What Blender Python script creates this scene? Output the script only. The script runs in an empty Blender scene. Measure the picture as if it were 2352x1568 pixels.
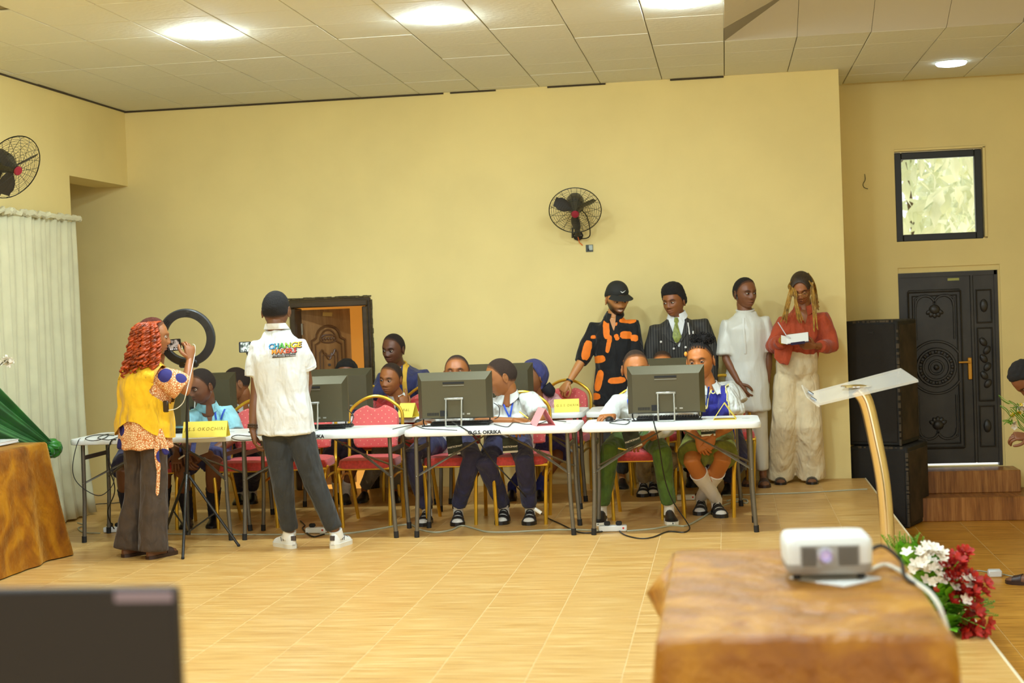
import bpy, bmesh, math, random
import numpy as np
from mathutils import Vector, Matrix, noise
from mathutils.bvhtree import BVHTree

SC = bpy.context.scene
COL = SC.collection
PI = math.pi
random.seed(7)

# ------------------------------------------------------------------ camera
FPX = 3400.0
ROLL, PITCH, YAW = .038, math.atan(85 / FPX), math.atan(493 / FPX)
EYE = Vector((0, 0, 1.57))
FW = Vector((-math.sin(YAW) * math.cos(PITCH), math.cos(YAW) * math.cos(PITCH), -math.sin(PITCH)))
_r0 = Vector((math.cos(YAW), math.sin(YAW), 0))
_u0 = _r0.cross(FW)
RT = _r0 * math.cos(ROLL) - _u0 * math.sin(ROLL)
UP = _r0 * math.sin(ROLL) + _u0 * math.cos(ROLL)
cam_d = bpy.data.cameras.new('camera')
cam_d.sensor_fit = 'HORIZONTAL'
cam_d.sensor_width = 36
cam_d.lens = FPX * 36 / 2352
cam_d.clip_start = .05
cam_d.clip_end = 200
cam_d.dof.use_dof = True
cam_d.dof.focus_distance = 10.6
cam_d.dof.aperture_fstop = 2.4
cam = bpy.data.objects.new('camera', cam_d)
COL.objects.link(cam)
_m = Matrix((RT, UP, -FW)).transposed().to_4x4()
_m.translation = EYE
cam.matrix_world = _m
SC.camera = cam

def ray(x, y):
    return FW + RT * ((x - 1176) / FPX) - UP * ((y - 784) / FPX)
def at(x, y, Y):            # the point at depth Y that the photograph shows there
    d = ray(x, y); return EYE + d * (Y / d.y)
def onz(x, y, z=0.0):       # the point of the level z
    d = ray(x, y); return EYE + d * ((z - EYE.z) / d.z)
def onx(x, y, X):
    d = ray(x, y); return EYE + d * (X / d.x)

# ------------------------------------------------------------------ world, exposure
w = bpy.data.worlds.new('world'); SC.world = w
w.use_nodes = True
bg = w.node_tree.nodes['Background']
bg.inputs['Color'].default_value = (1.0, .985, .90, 1)
bg.inputs['Strength'].default_value = .85
SC.view_settings.view_transform = 'Standard'
SC.view_settings.look = 'None'
SC.view_settings.gamma = 1
SC.view_settings.use_curve_mapping = False
SC.view_settings.exposure = .92
LAMP_E = 175.0
CEIL = 3.43

# ------------------------------------------------------------------ materials
def lin(c):
    o = []
    for v in c[:3]:
        v /= 255.0
        o.append(v / 12.92 if v <= .04045 else ((v + .055) / 1.055) ** 2.4)
    return (*o, 1)
_M = {}
def new_mat(name):
    m = bpy.data.materials.new(name); m.use_nodes = True
    nt = m.node_tree
    return m, nt, nt.nodes['Principled BSDF']
def mat(name, rgb, rough=.6, metal=0, var=0, scale=8, bump=0, bscale=40, stretch=(1, 1, 1), emit=0, coords='Object', spec=None, sheen=0, trans=0, alpha=1, rgb2=None):
    if name in _M: return _M[name]
    m, nt, b = new_mat(name)
    L = nt.links
    b.inputs['Base Color'].default_value = lin(rgb)
    b.inputs['Roughness'].default_value = rough
    b.inputs['Metallic'].default_value = metal
    if spec is not None: b.inputs['Specular IOR Level'].default_value = spec
    if sheen: b.inputs['Sheen Weight'].default_value = sheen
    if trans: b.inputs['Transmission Weight'].default_value = trans
    if alpha < 1: b.inputs['Alpha'].default_value = alpha
    if emit:
        b.inputs['Emission Color'].default_value = lin(rgb); b.inputs['Emission Strength'].default_value = emit
    if var or bump or rgb2:
        tc = nt.nodes.new('ShaderNodeTexCoord'); mp = nt.nodes.new('ShaderNodeMapping')
        mp.inputs['Scale'].default_value = stretch
        L.new(tc.outputs[coords], mp.inputs['Vector'])
    if var or rgb2:
        n = nt.nodes.new('ShaderNodeTexNoise'); n.inputs['Scale'].default_value = scale; n.inputs['Detail'].default_value = 5
        L.new(mp.outputs[0], n.inputs['Vector'])
        r = nt.nodes.new('ShaderNodeValToRGB')
        c1 = rgb2 or tuple(min(255, v * (1 + var)) for v in rgb)
        c0 = rgb if rgb2 else tuple(v * (1 - var) for v in rgb)
        r.color_ramp.elements[0].position = .32; r.color_ramp.elements[1].position = .68
        r.color_ramp.elements[0].color = lin(c0); r.color_ramp.elements[1].color = lin(c1)
        L.new(n.outputs['Fac'], r.inputs[0]); L.new(r.outputs[0], b.inputs['Base Color'])
    if bump:
        n2 = nt.nodes.new('ShaderNodeTexNoise'); n2.inputs['Scale'].default_value = bscale; n2.inputs['Detail'].default_value = 4
        L.new(mp.outputs[0], n2.inputs['Vector'])
        bp = nt.nodes.new('ShaderNodeBump'); bp.inputs['Strength'].default_value = bump; bp.inputs['Distance'].default_value = .01
        L.new(n2.outputs['Fac'], bp.inputs['Height']); L.new(bp.outputs[0], b.inputs['Normal'])
    _M[name] = m
    return m

def wood_mat(name, base, light, dark, stretch, scale, rough=.35, rnd=True):
    if name in _M: return _M[name]
    m, nt, b = new_mat(name); L = nt.links
    tc = nt.nodes.new('ShaderNodeTexCoord'); geo = nt.nodes.new('ShaderNodeNewGeometry'); oi = nt.nodes.new('ShaderNodeObjectInfo')
    add = nt.nodes.new('ShaderNodeVectorMath'); add.operation = 'ADD'
    mul = nt.nodes.new('ShaderNodeVectorMath'); mul.operation = 'SCALE'; mul.inputs['Scale'].default_value = 37.0
    cb = nt.nodes.new('ShaderNodeCombineXYZ')
    for i in range(3): L.new(oi.outputs['Random'], cb.inputs[i])
    L.new(cb.outputs[0], mul.inputs[0]); L.new(geo.outputs['Position'], add.inputs[0])
    if rnd: L.new(mul.outputs[0], add.inputs[1])
    mp = nt.nodes.new('ShaderNodeMapping'); mp.inputs['Scale'].default_value = stretch
    L.new(add.outputs[0], mp.inputs['Vector'])
    n = nt.nodes.new('ShaderNodeTexNoise'); n.inputs['Scale'].default_value = scale; n.inputs['Detail'].default_value = 6; n.inputs['Roughness'].default_value = .62
    L.new(mp.outputs[0], n.inputs['Vector'])
    r = nt.nodes.new('ShaderNodeValToRGB'); e = r.color_ramp.elements
    e[0].position = .3; e[0].color = lin(dark); e[1].position = .72; e[1].color = lin(light)
    k = e.new(.5); k.color = lin(base)
    L.new(n.outputs['Fac'], r.inputs[0])
    hs = nt.nodes.new('ShaderNodeHueSaturation')
    mr = nt.nodes.new('ShaderNodeMapRange'); mr.inputs['To Min'].default_value = .975; mr.inputs['To Max'].default_value = 1.02
    L.new(oi.outputs['Random'], mr.inputs['Value']); L.new(mr.outputs[0], hs.inputs['Value'])
    L.new(r.outputs[0], hs.inputs['Color']); L.new(hs.outputs[0], b.inputs['Base Color'])
    b.inputs['Roughness'].default_value = rough
    _M[name] = m
    return m

def velvet_mat():
    if 'velvet' in _M: return _M['velvet']
    m, nt, b = new_mat('velvet'); L = nt.links
    tc = nt.nodes.new('ShaderNodeTexCoord')
    n = nt.nodes.new('ShaderNodeTexNoise'); n.inputs['Scale'].default_value = 4; n.inputs['Detail'].default_value = 6; n.inputs['Distortion'].default_value = 1.2
    L.new(tc.outputs['Object'], n.inputs['Vector'])
    r = nt.nodes.new('ShaderNodeValToRGB'); e = r.color_ramp.elements
    e[0].position = .3; e[0].color = lin((108, 54, 0)); e[1].position = .72; e[1].color = lin((190, 128, 14))
    k = e.new(.5); k.color = lin((150, 88, 3))
    L.new(n.outputs['Fac'], r.inputs[0]); L.new(r.outputs[0], b.inputs['Base Color'])
    b.inputs['Roughness'].default_value = .48
    b.inputs['Sheen Weight'].default_value = .65; b.inputs['Sheen Roughness'].default_value = .35
    b.inputs['Sheen Tint'].default_value = lin((255, 206, 110))
    bp = nt.nodes.new('ShaderNodeBump'); bp.inputs['Strength'].default_value = .6; bp.inputs['Distance'].default_value = .035
    n2 = nt.nodes.new('ShaderNodeTexNoise'); n2.inputs['Scale'].default_value = 10; n2.inputs['Detail'].default_value = 4
    L.new(tc.outputs['Object'], n2.inputs['Vector'])
    L.new(n2.outputs['Fac'], bp.inputs['Height']); L.new(bp.outputs[0], b.inputs['Normal'])
    _M['velvet'] = m
    return m

def vcol_mat(name='skin', rough=.42, bump=0):
    if name in _M: return _M[name]
    m, nt, b = new_mat(name)
    a = nt.nodes.new('ShaderNodeAttribute'); a.attribute_name = 'Col'
    nt.links.new(a.outputs['Color'], b.inputs['Base Color'])
    b.inputs['Roughness'].default_value = rough
    b.inputs['Specular IOR Level'].default_value = .45
    if bump:
        tc = nt.nodes.new('ShaderNodeTexCoord'); n = nt.nodes.new('ShaderNodeTexNoise'); n.inputs['Scale'].default_value = 220; n.inputs['Detail'].default_value = 3
        bp = nt.nodes.new('ShaderNodeBump'); bp.inputs['Strength'].default_value = bump; bp.inputs['Distance'].default_value = .01
        nt.links.new(tc.outputs['Object'], n.inputs['Vector']); nt.links.new(n.outputs['Fac'], bp.inputs['Height']); nt.links.new(bp.outputs[0], b.inputs['Normal'])
    _M[name] = m
    return m

def cloth(name, rgb, var=.06, bump=.25, rough=.8, bscale=25, sheen=.15):
    if name in _M: return _M[name]
    m = mat(name, rgb, rough=rough, var=var, scale=14, sheen=sheen)
    nt = m.node_tree; L = nt.links; b = nt.nodes['Principled BSDF']
    tc = nt.nodes.new('ShaderNodeTexCoord'); prev = None
    for sc_, st, dist, stg in ((6.5, (1, 1, .42), .09, .75), (15, (1, .9, .55), .035, .5), (bscale * 8, (1, 1, 1), .002, bump)):
        mp = nt.nodes.new('ShaderNodeMapping'); mp.inputs['Scale'].default_value = st; mp.inputs['Rotation'].default_value = (0, .35 if sc_ < 10 else -.6, 0)
        n = nt.nodes.new('ShaderNodeTexNoise'); n.inputs['Scale'].default_value = sc_; n.inputs['Detail'].default_value = 2.5; n.inputs['Distortion'].default_value = .6
        bp = nt.nodes.new('ShaderNodeBump'); bp.inputs['Strength'].default_value = stg; bp.inputs['Distance'].default_value = dist
        L.new(tc.outputs['Object'], mp.inputs['Vector']); L.new(mp.outputs[0], n.inputs['Vector']); L.new(n.outputs['Fac'], bp.inputs['Height'])
        if prev: L.new(prev.outputs[0], bp.inputs['Normal'])
        prev = bp
    L.new(prev.outputs[0], b.inputs['Normal'])
    return m

# ------------------------------------------------------------------ mesh builder
ORG = {}
class MB:
    def __init__(s):
        s.v = []; s.f = []; s.mi = []; s.cm = 0
    def add(s, vs, fs, m=None):
        o = len(s.v)
        s.v += [Vector(p) for p in vs]
        s.f += [tuple(i + o for i in f) for f in fs]
        s.mi += [s.cm if m is None else m] * len(fs)
    def box(s, c, d, M=None, m=None, bev=0):
        x, y, z = d[0] / 2, d[1] / 2, d[2] / 2
        if bev:
            b = min(bev, x * .9, y * .9, z * .9)
            P = []
            for sx in (-1, 1):
                for sy in (-1, 1):
                    for sz in (-1, 1):
                        P += [(sx * x, sy * (y - b), sz * (z - b)), (sx * (x - b), sy * y, sz * (z - b)), (sx * (x - b), sy * (y - b), sz * z)]
            bm = bmesh.new()
            for p in P: bm.verts.new(p)
            bmesh.ops.convex_hull(bm, input=bm.verts)
            bm.verts.index_update()
            vs = [v.co.copy() for v in bm.verts]; fs = [tuple(q.index for q in f.verts) for f in bm.faces]
            bm.free()
        else:
            vs = [(-x, -y, -z), (x, -y, -z), (x, y, -z), (-x, y, -z), (-x, -y, z), (x, -y, z), (x, y, z), (-x, y, z)]
            fs = [(3, 2, 1, 0), (4, 5, 6, 7), (0, 1, 5, 4), (1, 2, 6, 5), (2, 3, 7, 6), (3, 0, 4, 7)]
        vs = [(M @ Vector(p) if M else Vector(p)) + Vector(c) for p in vs]
        s.add(vs, fs, m)
    def loft(s, rings, cap=True, m=None, closed=True):
        n = len(rings[0]); vs = [p for r in rings for p in r]; fs = []
        for i in range(len(rings) - 1):
            for j in range(n if closed else n - 1):
                k = (j + 1) % n
                fs.append((i * n + j, i * n + k, (i + 1) * n + k, (i + 1) * n + j))
        if cap:
            fs.append(tuple(reversed(range(n)))); o = (len(rings) - 1) * n
            fs.append(tuple(range(o, o + n)))
        s.add(vs, fs, m)
    def tube(s, pts, r, n=8, cap=True, m=None, flat=1.0, ref=None, rnd=False):
        pts = [Vector(p) for p in pts]
        rs = list(r) if isinstance(r, (list, tuple)) else [r] * len(pts)
        if rnd:      # rounded ends
            d0 = (pts[0] - pts[1]).normalized(); d1 = (pts[-1] - pts[-2]).normalized()
            pts = [pts[0] + d0 * rs[0] * .8] + pts + [pts[-1] + d1 * rs[-1] * .45, pts[-1] + d1 * rs[-1] * .85]
            rs = [rs[0] * .5] + rs + [rs[-1] * .82, rs[-1] * .4]
        rings = []; u = None
        for i, p in enumerate(pts):
            if i == 0: d = pts[1] - p
            elif i == len(pts) - 1: d = p - pts[-2]
            else: d = (pts[i + 1] - p).normalized() + (p - pts[i - 1]).normalized()
            if d.length < 1e-9: d = Vector((0, 0, 1))
            d.normalize()
            if u is None:
                u = Vector(ref) if ref else (Vector((1, 0, 0)) if abs(d.x) < .8 else Vector((0, 1, 0)))
            u = u - d * u.dot(d)
            if u.length < 1e-6: u = d.orthogonal()
            u.normalize(); v = d.cross(u)
            rings.append([p + u * (rs[i] * math.cos(2 * PI * k / n)) + v * (rs[i] * flat * math.sin(2 * PI * k / n)) for k in range(n)])
        s.loft(rings, cap, m)
    def lathe(s, prof, c=(0, 0, 0), n=16, M=None, m=None, cap=True):
        rings = []
        for r, z in prof:
            ring = []
            for k in range(n):
                p = Vector((r * math.cos(2 * PI * k / n), r * math.sin(2 * PI * k / n), z))
                ring.append((M @ p if M else p) + Vector(c))
            rings.append(ring)
        s.loft(rings, cap, m)
    def prism(s, poly, depth, M, m=None):          # poly in local xy, extruded along local z
        n = len(poly)
        vs = [M @ Vector((x, y, 0)) for x, y in poly] + [M @ Vector((x, y, depth)) for x, y in poly]
        fs = [tuple(reversed(range(n))), tuple(range(n, 2 * n))] + [(i, (i + 1) % n, n + (i + 1) % n, n + i) for i in range(n)]
        s.add(vs, fs, m)
    def sphere(s, c, r, n=12, k=8, M=None, m=None):
        r = r if isinstance(r, (tuple, list)) else (r, r, r)
        vs = []; fs = []
        for i in range(k + 1):
            t = PI * i / k
            for j in range(n):
                q = 2 * PI * j / n
                p = Vector((r[0] * math.sin(t) * math.cos(q), r[1] * math.sin(t) * math.sin(q), r[2] * math.cos(t)))
                vs.append((M @ p if M else p) + Vector(c))
        for i in range(k):
            for j in range(n):
                fs.append((i * n + j, (i + 1) * n + j, (i + 1) * n + (j + 1) % n, i * n + (j + 1) % n))
        s.add(vs, fs, m)
    def build(s, name, mats, parent=None, smooth=True, ang=40):
        if not isinstance(mats, (list, tuple)): mats = [mats]
        org = ORG.get(parent.name, Vector()) if parent else Vector()
        me = bpy.data.meshes.new(name)
        me.from_pydata([tuple(p - org) for p in s.v], [], s.f)
        for mm in mats: me.materials.append(mm)
        if len(mats) > 1: me.polygons.foreach_set('material_index', s.mi)
        me.validate()
        if smooth:
            me.polygons.foreach_set('use_smooth', [True] * len(me.polygons))
            if ang: me.set_sharp_from_angle(angle=math.radians(ang))
        me.update()
        o = bpy.data.objects.new(name, me); COL.objects.link(o)
        if parent: o.parent = parent
        ORG[o.name] = org
        return o

def thing(name, label, cat, loc=(0, 0, 0), group=None):
    o = bpy.data.objects.new(name, None); o.empty_display_size = .1
    COL.objects.link(o); o.location = loc
    o['label'] = label; o['category'] = cat
    if group: o['group'] = group
    ORG[o.name] = Vector(loc)
    return o
def tag(o, label, cat, group=None):
    o['label'] = label; o['category'] = cat
    if group: o['group'] = group
    return o
def struct(o):
    o['kind'] = 'structure'; return o
def dup(root, loc, rz=0, label=None, group=None):
    r = root.copy(); COL.objects.link(r); r.location = loc; r.rotation_euler = (0, 0, rz)
    ORG[r.name] = Vector(loc)
    if label: r['label'] = label
    if group: r['group'] = group
    def rec(src, dst):
        for ch in [c for c in src.children]:
            c = ch.copy(); COL.objects.link(c); c.parent = dst
            ORG[c.name] = ORG[r.name]
            rec(ch, c)
    rec(root, r)
    return r
def rot(x=0, y=0, z=0):
    return (Matrix.Rotation(z, 3, 'Z') @ Matrix.Rotation(y, 3, 'Y') @ Matrix.Rotation(x, 3, 'X'))
def frame(o, x, y):           # 4x4 with local x, y given
    x = Vector(x).normalized(); y = Vector(y); y = (y - x * y.dot(x)).normalized(); z = x.cross(y)
    m = Matrix((x, y, z)).transposed().to_4x4(); m.translation = Vector(o); return m
def text_mesh(body, size, extrude=.0006, offset=0, spacing=1, shear=0):
    c = bpy.data.curves.new('t', 'FONT'); c.body = body; c.size = size; c.align_x = 'CENTER'; c.align_y = 'CENTER'
    c.extrude = extrude; c.offset = offset; c.space_character = spacing; c.shear = shear; c.resolution_u = 2
    o = bpy.data.objects.new('t', c); COL.objects.link(o)
    dg = bpy.context.evaluated_depsgraph_get()
    me = bpy.data.meshes.new_from_object(o.evaluated_get(dg))
    vs = [v.co.copy() for v in me.vertices]; fs = [tuple(p.vertices) for p in me.polygons]
    bpy.data.objects.remove(o); bpy.data.curves.remove(c); bpy.data.meshes.remove(me)
    return vs, fs
def lettering(name, body, size, M, m, parent, **k):
    vs, fs = text_mesh(body, size, **k)
    b = MB(); b.add([M @ v for v in vs], fs)
    return b.build(name, m, parent, smooth=False)
def catmull(pts, k=6):
    pts = [Vector(p) for p in pts]
    if len(pts) < 3: return pts
    out = []
    P = [pts[0]] + pts + [pts[-1]]
    for i in range(1, len(P) - 2):
        for j in range(k):
            t = j / k
            a, b, c, d = P[i - 1], P[i], P[i + 1], P[i + 2]
            out.append(.5 * ((2 * b) + (c - a) * t + (2 * a - 5 * b + 4 * c - d) * t * t + (3 * b - a - 3 * c + d) * t ** 3))
    out.append(pts[-1])
    return out
def smooth01(a, b, x):
    t = min(1, max(0, (x - a) / (b - a))); return t * t * (3 - 2 * t)

# =================================================================== THE SETTING
M_WALL = mat('wall_paint', (236, 214, 144), rough=.75, var=.02, scale=1.3, bump=.06, bscale=9)
M_CEIL = mat('ceiling_tile', (224, 222, 204), rough=.85, bump=.35, bscale=22, stretch=(1, 1.6, 1))
M_GAP = mat('ceiling_gap', (140, 128, 98), rough=.9)
M_FLOOR = wood_mat('floor_tile', (208, 160, 86), (238, 206, 142), (176, 122, 54), (1.1, 34, 1), 3.0, rough=.34)
M_GROUT = mat('grout', (218, 186, 128), rough=.8)
M_FLOOR2 = wood_mat('lower_floor_tile', (206, 142, 44), (228, 168, 70), (168, 106, 24), (1.0, 14, 1), 3.2, rough=.34)
M_STEP = wood_mat('step_tile', (150, 94, 40), (188, 130, 66), (108, 62, 24), (12, 2, .8), 2.6, rough=.35)
M_BLACK = mat('black_plastic', (30, 28, 25), rough=.45)
M_STEEL = mat('steel', (150, 150, 150), rough=.3, metal=1)

XL, YB, XE = -5.27, 12.7, 1.0      # left wall, back wall, its right end
EDGE, LOW = 1.12, -.44             # edge of the raised floor, level of the lower floor

def tiles(parent, x0, x1, y0, y1, tx, ty, z, th, m, gap, keep, down=False, sag=0, name='tile', gy=1):
    """one mesh shared by all whole tiles, one object per tile"""
    protos = {}
    nx = int(math.ceil((x1 - x0) / tx - 1e-6)); ny = int(math.ceil((y1 - y0) / ty - 1e-6))
    for i in range(nx):
        for j in range(ny):
            xa, ya = x0 + i * tx, y0 + j * ty
            xb, yb = min(x1, xa + tx), min(y1, ya + ty)
            if xb - xa < .03 or yb - ya < .03 or not keep((xa + xb) / 2, (ya + yb) / 2): continue
            key = (round(xb - xa, 3), round(yb - ya, 3))
            if key not in protos:
                b = MB(); b.box((0, 0, 0), (key[0] - gap, key[1] - gap * gy, th), bev=.0012 if gy < 1 else .003)
                o = b.build(name, m, parent, smooth=False); protos[key] = o
                for v in o.data.vertices: v.co += ORG[o.name]
                o.data.update()
            else:
                o = protos[key].copy(); COL.objects.link(o)
            dz = random.uniform(-sag, sag)
            o.location = Vector(((xa + xb) / 2, (ya + yb) / 2, (z + th / 2 if down else z - th / 2) + dz)) - ORG[parent.name]

# --- raised floor: slab with grout, every tile of it in view a part
b = MB(); b.box(((EDGE + XL) / 2 - .6, 5.85, -.0012 - .21), (EDGE - XL + 1.2, 13.7, .42))
floor = struct(b.build('floor', M_GROUT, None, smooth=False))
def seen(x, y, z=0, mg=60):
    v = Vector((x, y, z)) - EYE; d = v.dot(FW)
    if d < .5: return False
    px, py = 1176 + FPX * v.dot(RT) / d, 784 - FPX * v.dot(UP) / d
    return -mg - 400 / d < px < 2352 + mg + 400 / d and -mg - 400 / d < py < 1568 + mg + 1200 / d
tiles(floor, EDGE - 16 * .4, EDGE - .012, 3.1, YB, .4, .6, 0, .012, M_FLOOR, .0036, lambda x, y: seen(x, y), gy=.35)
b = MB(); b.box((EDGE - .006, 5.85, -.02), (.012, 13.7, .045), bev=.003)
struct(b.build('trim_1', mat('edge_trim', (236, 222, 186), rough=.4), None))
# --- lower floor
b = MB(); b.box((4.4, 6.5, LOW - .1012), (8.0, 15.4, .2))
low = struct(b.build('floor_lower', M_GROUT, None, smooth=False))
tiles(low, EDGE + .005, EDGE + .005 + 5 * .4, 4.9, 13.7, .4, .6, LOW, .012, M_FLOOR2, .003, lambda x, y: seen(x, y, LOW), gy=.5)
b = MB(); b.box((EDGE + .012, 5.85, LOW / 2 - .025), (.012, 13.7, -LOW - .05))
struct(b.build('trim_2', M_STEP, None, smooth=False))

# --- back wall with the doorway cut out
DX0, DX1, DZ = -3.80, -3.10, 1.665
b = MB()
def wallbox(x0, x1, y0, y1, z0, z1): b.box(((x0 + x1) / 2, (y0 + y1) / 2, (z0 + z1) / 2), (x1 - x0, y1 - y0, z1 - z0))
wallbox(-7.2, DX0, YB, YB + .2, -.45, CEIL + .03); wallbox(DX1, XE - .18, YB, YB + .2, -.45, CEIL + .03); wallbox(DX0, DX1, YB, YB + .2, DZ, CEIL + .03)
struct(b.build('wall_back', M_WALL, None, smooth=False))
b = MB(); wallbox(XE - .18, XE, YB, 13.9, -.45, CEIL + .03)
struct(b.build('wall_return', M_WALL, None, smooth=False))
# --- the recessed wall at the right, with window and door openings
YR = 13.7
WX0, WX1, WZ0, WZ1 = 1.545, 2.335, 2.0, 2.83
QX0, QX1, QZ0, QZ1 = 1.53, 2.43, -.035, 1.765
b = MB()
wallbox(XE - .1, WX0, YR, YR + .22, -.5, CEIL + .05); wallbox(QX1, 5.5, YR, YR + .22, -.5, CEIL + .05)
wallbox(WX0, QX1, YR, YR + .22, WZ1, CEIL + .05); wallbox(WX0, QX1, YR, YR + .22, QZ1, WZ0); wallbox(WX1, QX1, YR, YR + .22, WZ0, WZ1)
wallbox(QX0, QX1, YR, YR + .22, -.5, QZ0)
wallbox(QX0, QX1, YR + .02, YR + .22, QZ1 - .052, QZ1); wallbox(QX1 - .022, QX1, YR + .02, YR + .22, QZ0, QZ1 - .05)
struct(b.build('wall_right', M_WALL, None, smooth=False))
b = MB(); wallbox(2.62, 5.5, YR - .015, YR, LOW, LOW + .1)
struct(b.build('baseboard_right', M_STEP, None, smooth=False))
# --- left wall with the opening beside the back wall (lintel above)
OY, OZ = 11.5, 2.76
b = MB()
wallbox(XL - .3, XL, -2, OY, -.45, CEIL + .03); wallbox(XL - .3, XL, OY, YB, OZ, CEIL + .03)
wallbox(XL - 1.4, XL - 1.2, 9.5, YB, -.45, CEIL); wallbox(XL - 1.3, XL - .3, 9.4, 9.5, -.45, CEIL)
wallbox(XL - 1.4, XL - .3, 9.4, YB, OZ + .25, OZ + .35)
struct(b.build('wall_left', M_WALL, None, smooth=False))
b = MB(); wallbox(5.3, 5.5, -2, YR, -.5, CEIL + .03)
struct(b.build('wall_far_right', M_WALL, None, smooth=False))

# --- ceiling: every tile in view a part; hipped tray at the right
T = .525; GX, GY = .055, 10.98
TX0, TX1, TY0, TY1 = GX, GX + 5 * T, GY - 8 * T, GY
b = MB()
def slab(x0, x1, y0, y1, z0, z1): b.box(((x0 + x1) / 2, (y0 + y1) / 2, (z0 + z1) / 2), (x1 - x0, y1 - y0, z1 - z0))
z0, z1 = CEIL + .014, CEIL + .06
slab(XL - .3, TX0, -2, 14, z0, z1); slab(TX1, 5.5, -2, 14, z0, z1); slab(TX0, TX1, TY1, 14, z0, z1); slab(TX0, TX1, -2, TY0, z0, z1)
slab(TX0 - .1, TX1 + .1, TY0 - .1, TY1 + .1, CEIL + .7, CEIL + .75)  # unseen roof and sides, added to keep outside light out of the tray
for q_ in (TX0 - .05, TX1): slab(q_, q_ + .05, TY0 - .1, TY1 + .1, z0, CEIL + .7)
for q_ in (TY0 - .05, TY1): slab(TX0 - .1, TX1 + .1, q_, q_ + .05, z0, CEIL + .7)
ceil = struct(b.build('ceiling', M_GAP, None, smooth=False))
tiles(ceil, GX - 11 * T + .001, GX + 6 * T, GY - 7 * T, GY + 6 * T, T, T, CEIL, .012, M_CEIL, .006,
      lambda x, y: seen(x, y, CEIL) and not (TX0 < x < TX1 and TY0 < y < TY1) and not (x > XE - .15 and y > YR) and not (x < XE - .2 and y > YB + .12), down=True, sag=.0018, name='ceiling_tile')
# sloping panels of the tray
M_TRAY = mat('tray_board', (204, 196, 176), rough=.85, bump=.15, bscale=14)
t, r_ = 1.25, .62
def panel(A, B, C_, D):
    mb = MB(); nn = (B - A).cross(C_ - A).normalized() * .012
    vs = [A, B, C_, D]; up = nn if nn.z > 0 else -nn
    mb.add(vs + [p + up for p in vs], [(0, 1, 2, 3), (7, 6, 5, 4), (0, 4, 5, 1), (1, 5, 6, 2), (2, 6, 7, 3), (3, 7, 4, 0)])
    mb.build('tray_panel', M_TRAY, ceil, smooth=False)
zc = CEIL
c00, c10, c11, c01 = Vector((TX0, TY0, zc)), Vector((TX1, TY0, zc)), Vector((TX1, TY1, zc)), Vector((TX0, TY1, zc))
i00, i10, i11, i01 = Vector((TX0 + t, TY0 + t, zc + r_)), Vector((TX1 - t, TY0 + t, zc + r_)), Vector((TX1 - t, TY1 - t, zc + r_)), Vector((TX0 + t, TY1 - t, zc + r_))
def strip(a, bq, ia, ib, n):       # trapezoid split in boards at the tile lines
    for k in range(n):
        u0, u1 = k / n + (.0006 if k else 0), (k + 1) / n - (.0006 if k < n - 1 else 0)
        a0, a1 = a.lerp(bq, u0), a.lerp(bq, u1)
        L_ = (bq - a).length
        def top(u):
            s_ = u * L_
            f = min(1, s_ / t, (L_ - s_) / t)
            d_ = (ia - a) - (bq - a).normalized() * (ia - a).dot((bq - a).normalized())
            return a.lerp(bq, u) + d_ * f
        panel(a0, a1, top(u1), top(u0))
strip(c01, c11, i01, i11, 5); strip(c00, c10, i00, i10, 5); strip(c00, c01, i00, i01, 8); strip(c10, c11, i10, i11, 8)
panel(i00, i10, i11, i01)
# dark shadow gap where the ceiling meets the walls
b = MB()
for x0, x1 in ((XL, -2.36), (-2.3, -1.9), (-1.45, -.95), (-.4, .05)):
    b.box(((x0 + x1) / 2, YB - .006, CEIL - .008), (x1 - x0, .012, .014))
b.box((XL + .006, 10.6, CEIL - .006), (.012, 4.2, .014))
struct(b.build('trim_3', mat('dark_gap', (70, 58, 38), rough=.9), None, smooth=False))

# --- ceiling lamps (three lit, one dim over the recess, more of the same row behind the camera)
def lamp(x, y, e, label, group=None):
    t_ = thing('ceiling_lamp', label, 'lamp', (x, y, CEIL), group)
    m = MB(); m.lathe([(.131, -.001), (.130, -.005), (.124, -.006), (.122, -.002)], (x, y, CEIL), 32)
    m.build('rim', mat('lamp_rim', (235, 235, 230), rough=.4), t_)
    m = MB(); m.lathe([(.122, -.002), (.124, -.014), (.114, -.026), (.07, -.034), (.002, -.036)], (x, y, CEIL), 32)
    m.build('diffuser', mat('lamp_glow_%d' % e, (222, 244, 255), emit=e), t_)
    return t_
lp = ['round lit ceiling lamp nearest the left wall', 'round lit ceiling lamp, the middle one of the three bright ones', 'round lit ceiling lamp cut by the top of the picture']
for x, l in zip((-3.32, -1.77, -.21), lp):
    lamp(x, 9.4, LAMP_E, l, 'bright round ceiling lamps in a row')
lamp(1.91, 12.67, 4, 'dim oval ceiling lamp over the black door')
for y, ry in ((6.3, 'second'), (3.2, 'third')):
    for x, rx in ((-3.32, 'left'), (-1.77, 'middle left'), (-.21, 'middle right'), (2.9, 'right')):
        lamp(x, y, LAMP_E, 'round lit ceiling lamp out of the picture, %s one of the %s row' % (rx, ry), 'ceiling lamps over the audience')

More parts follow.
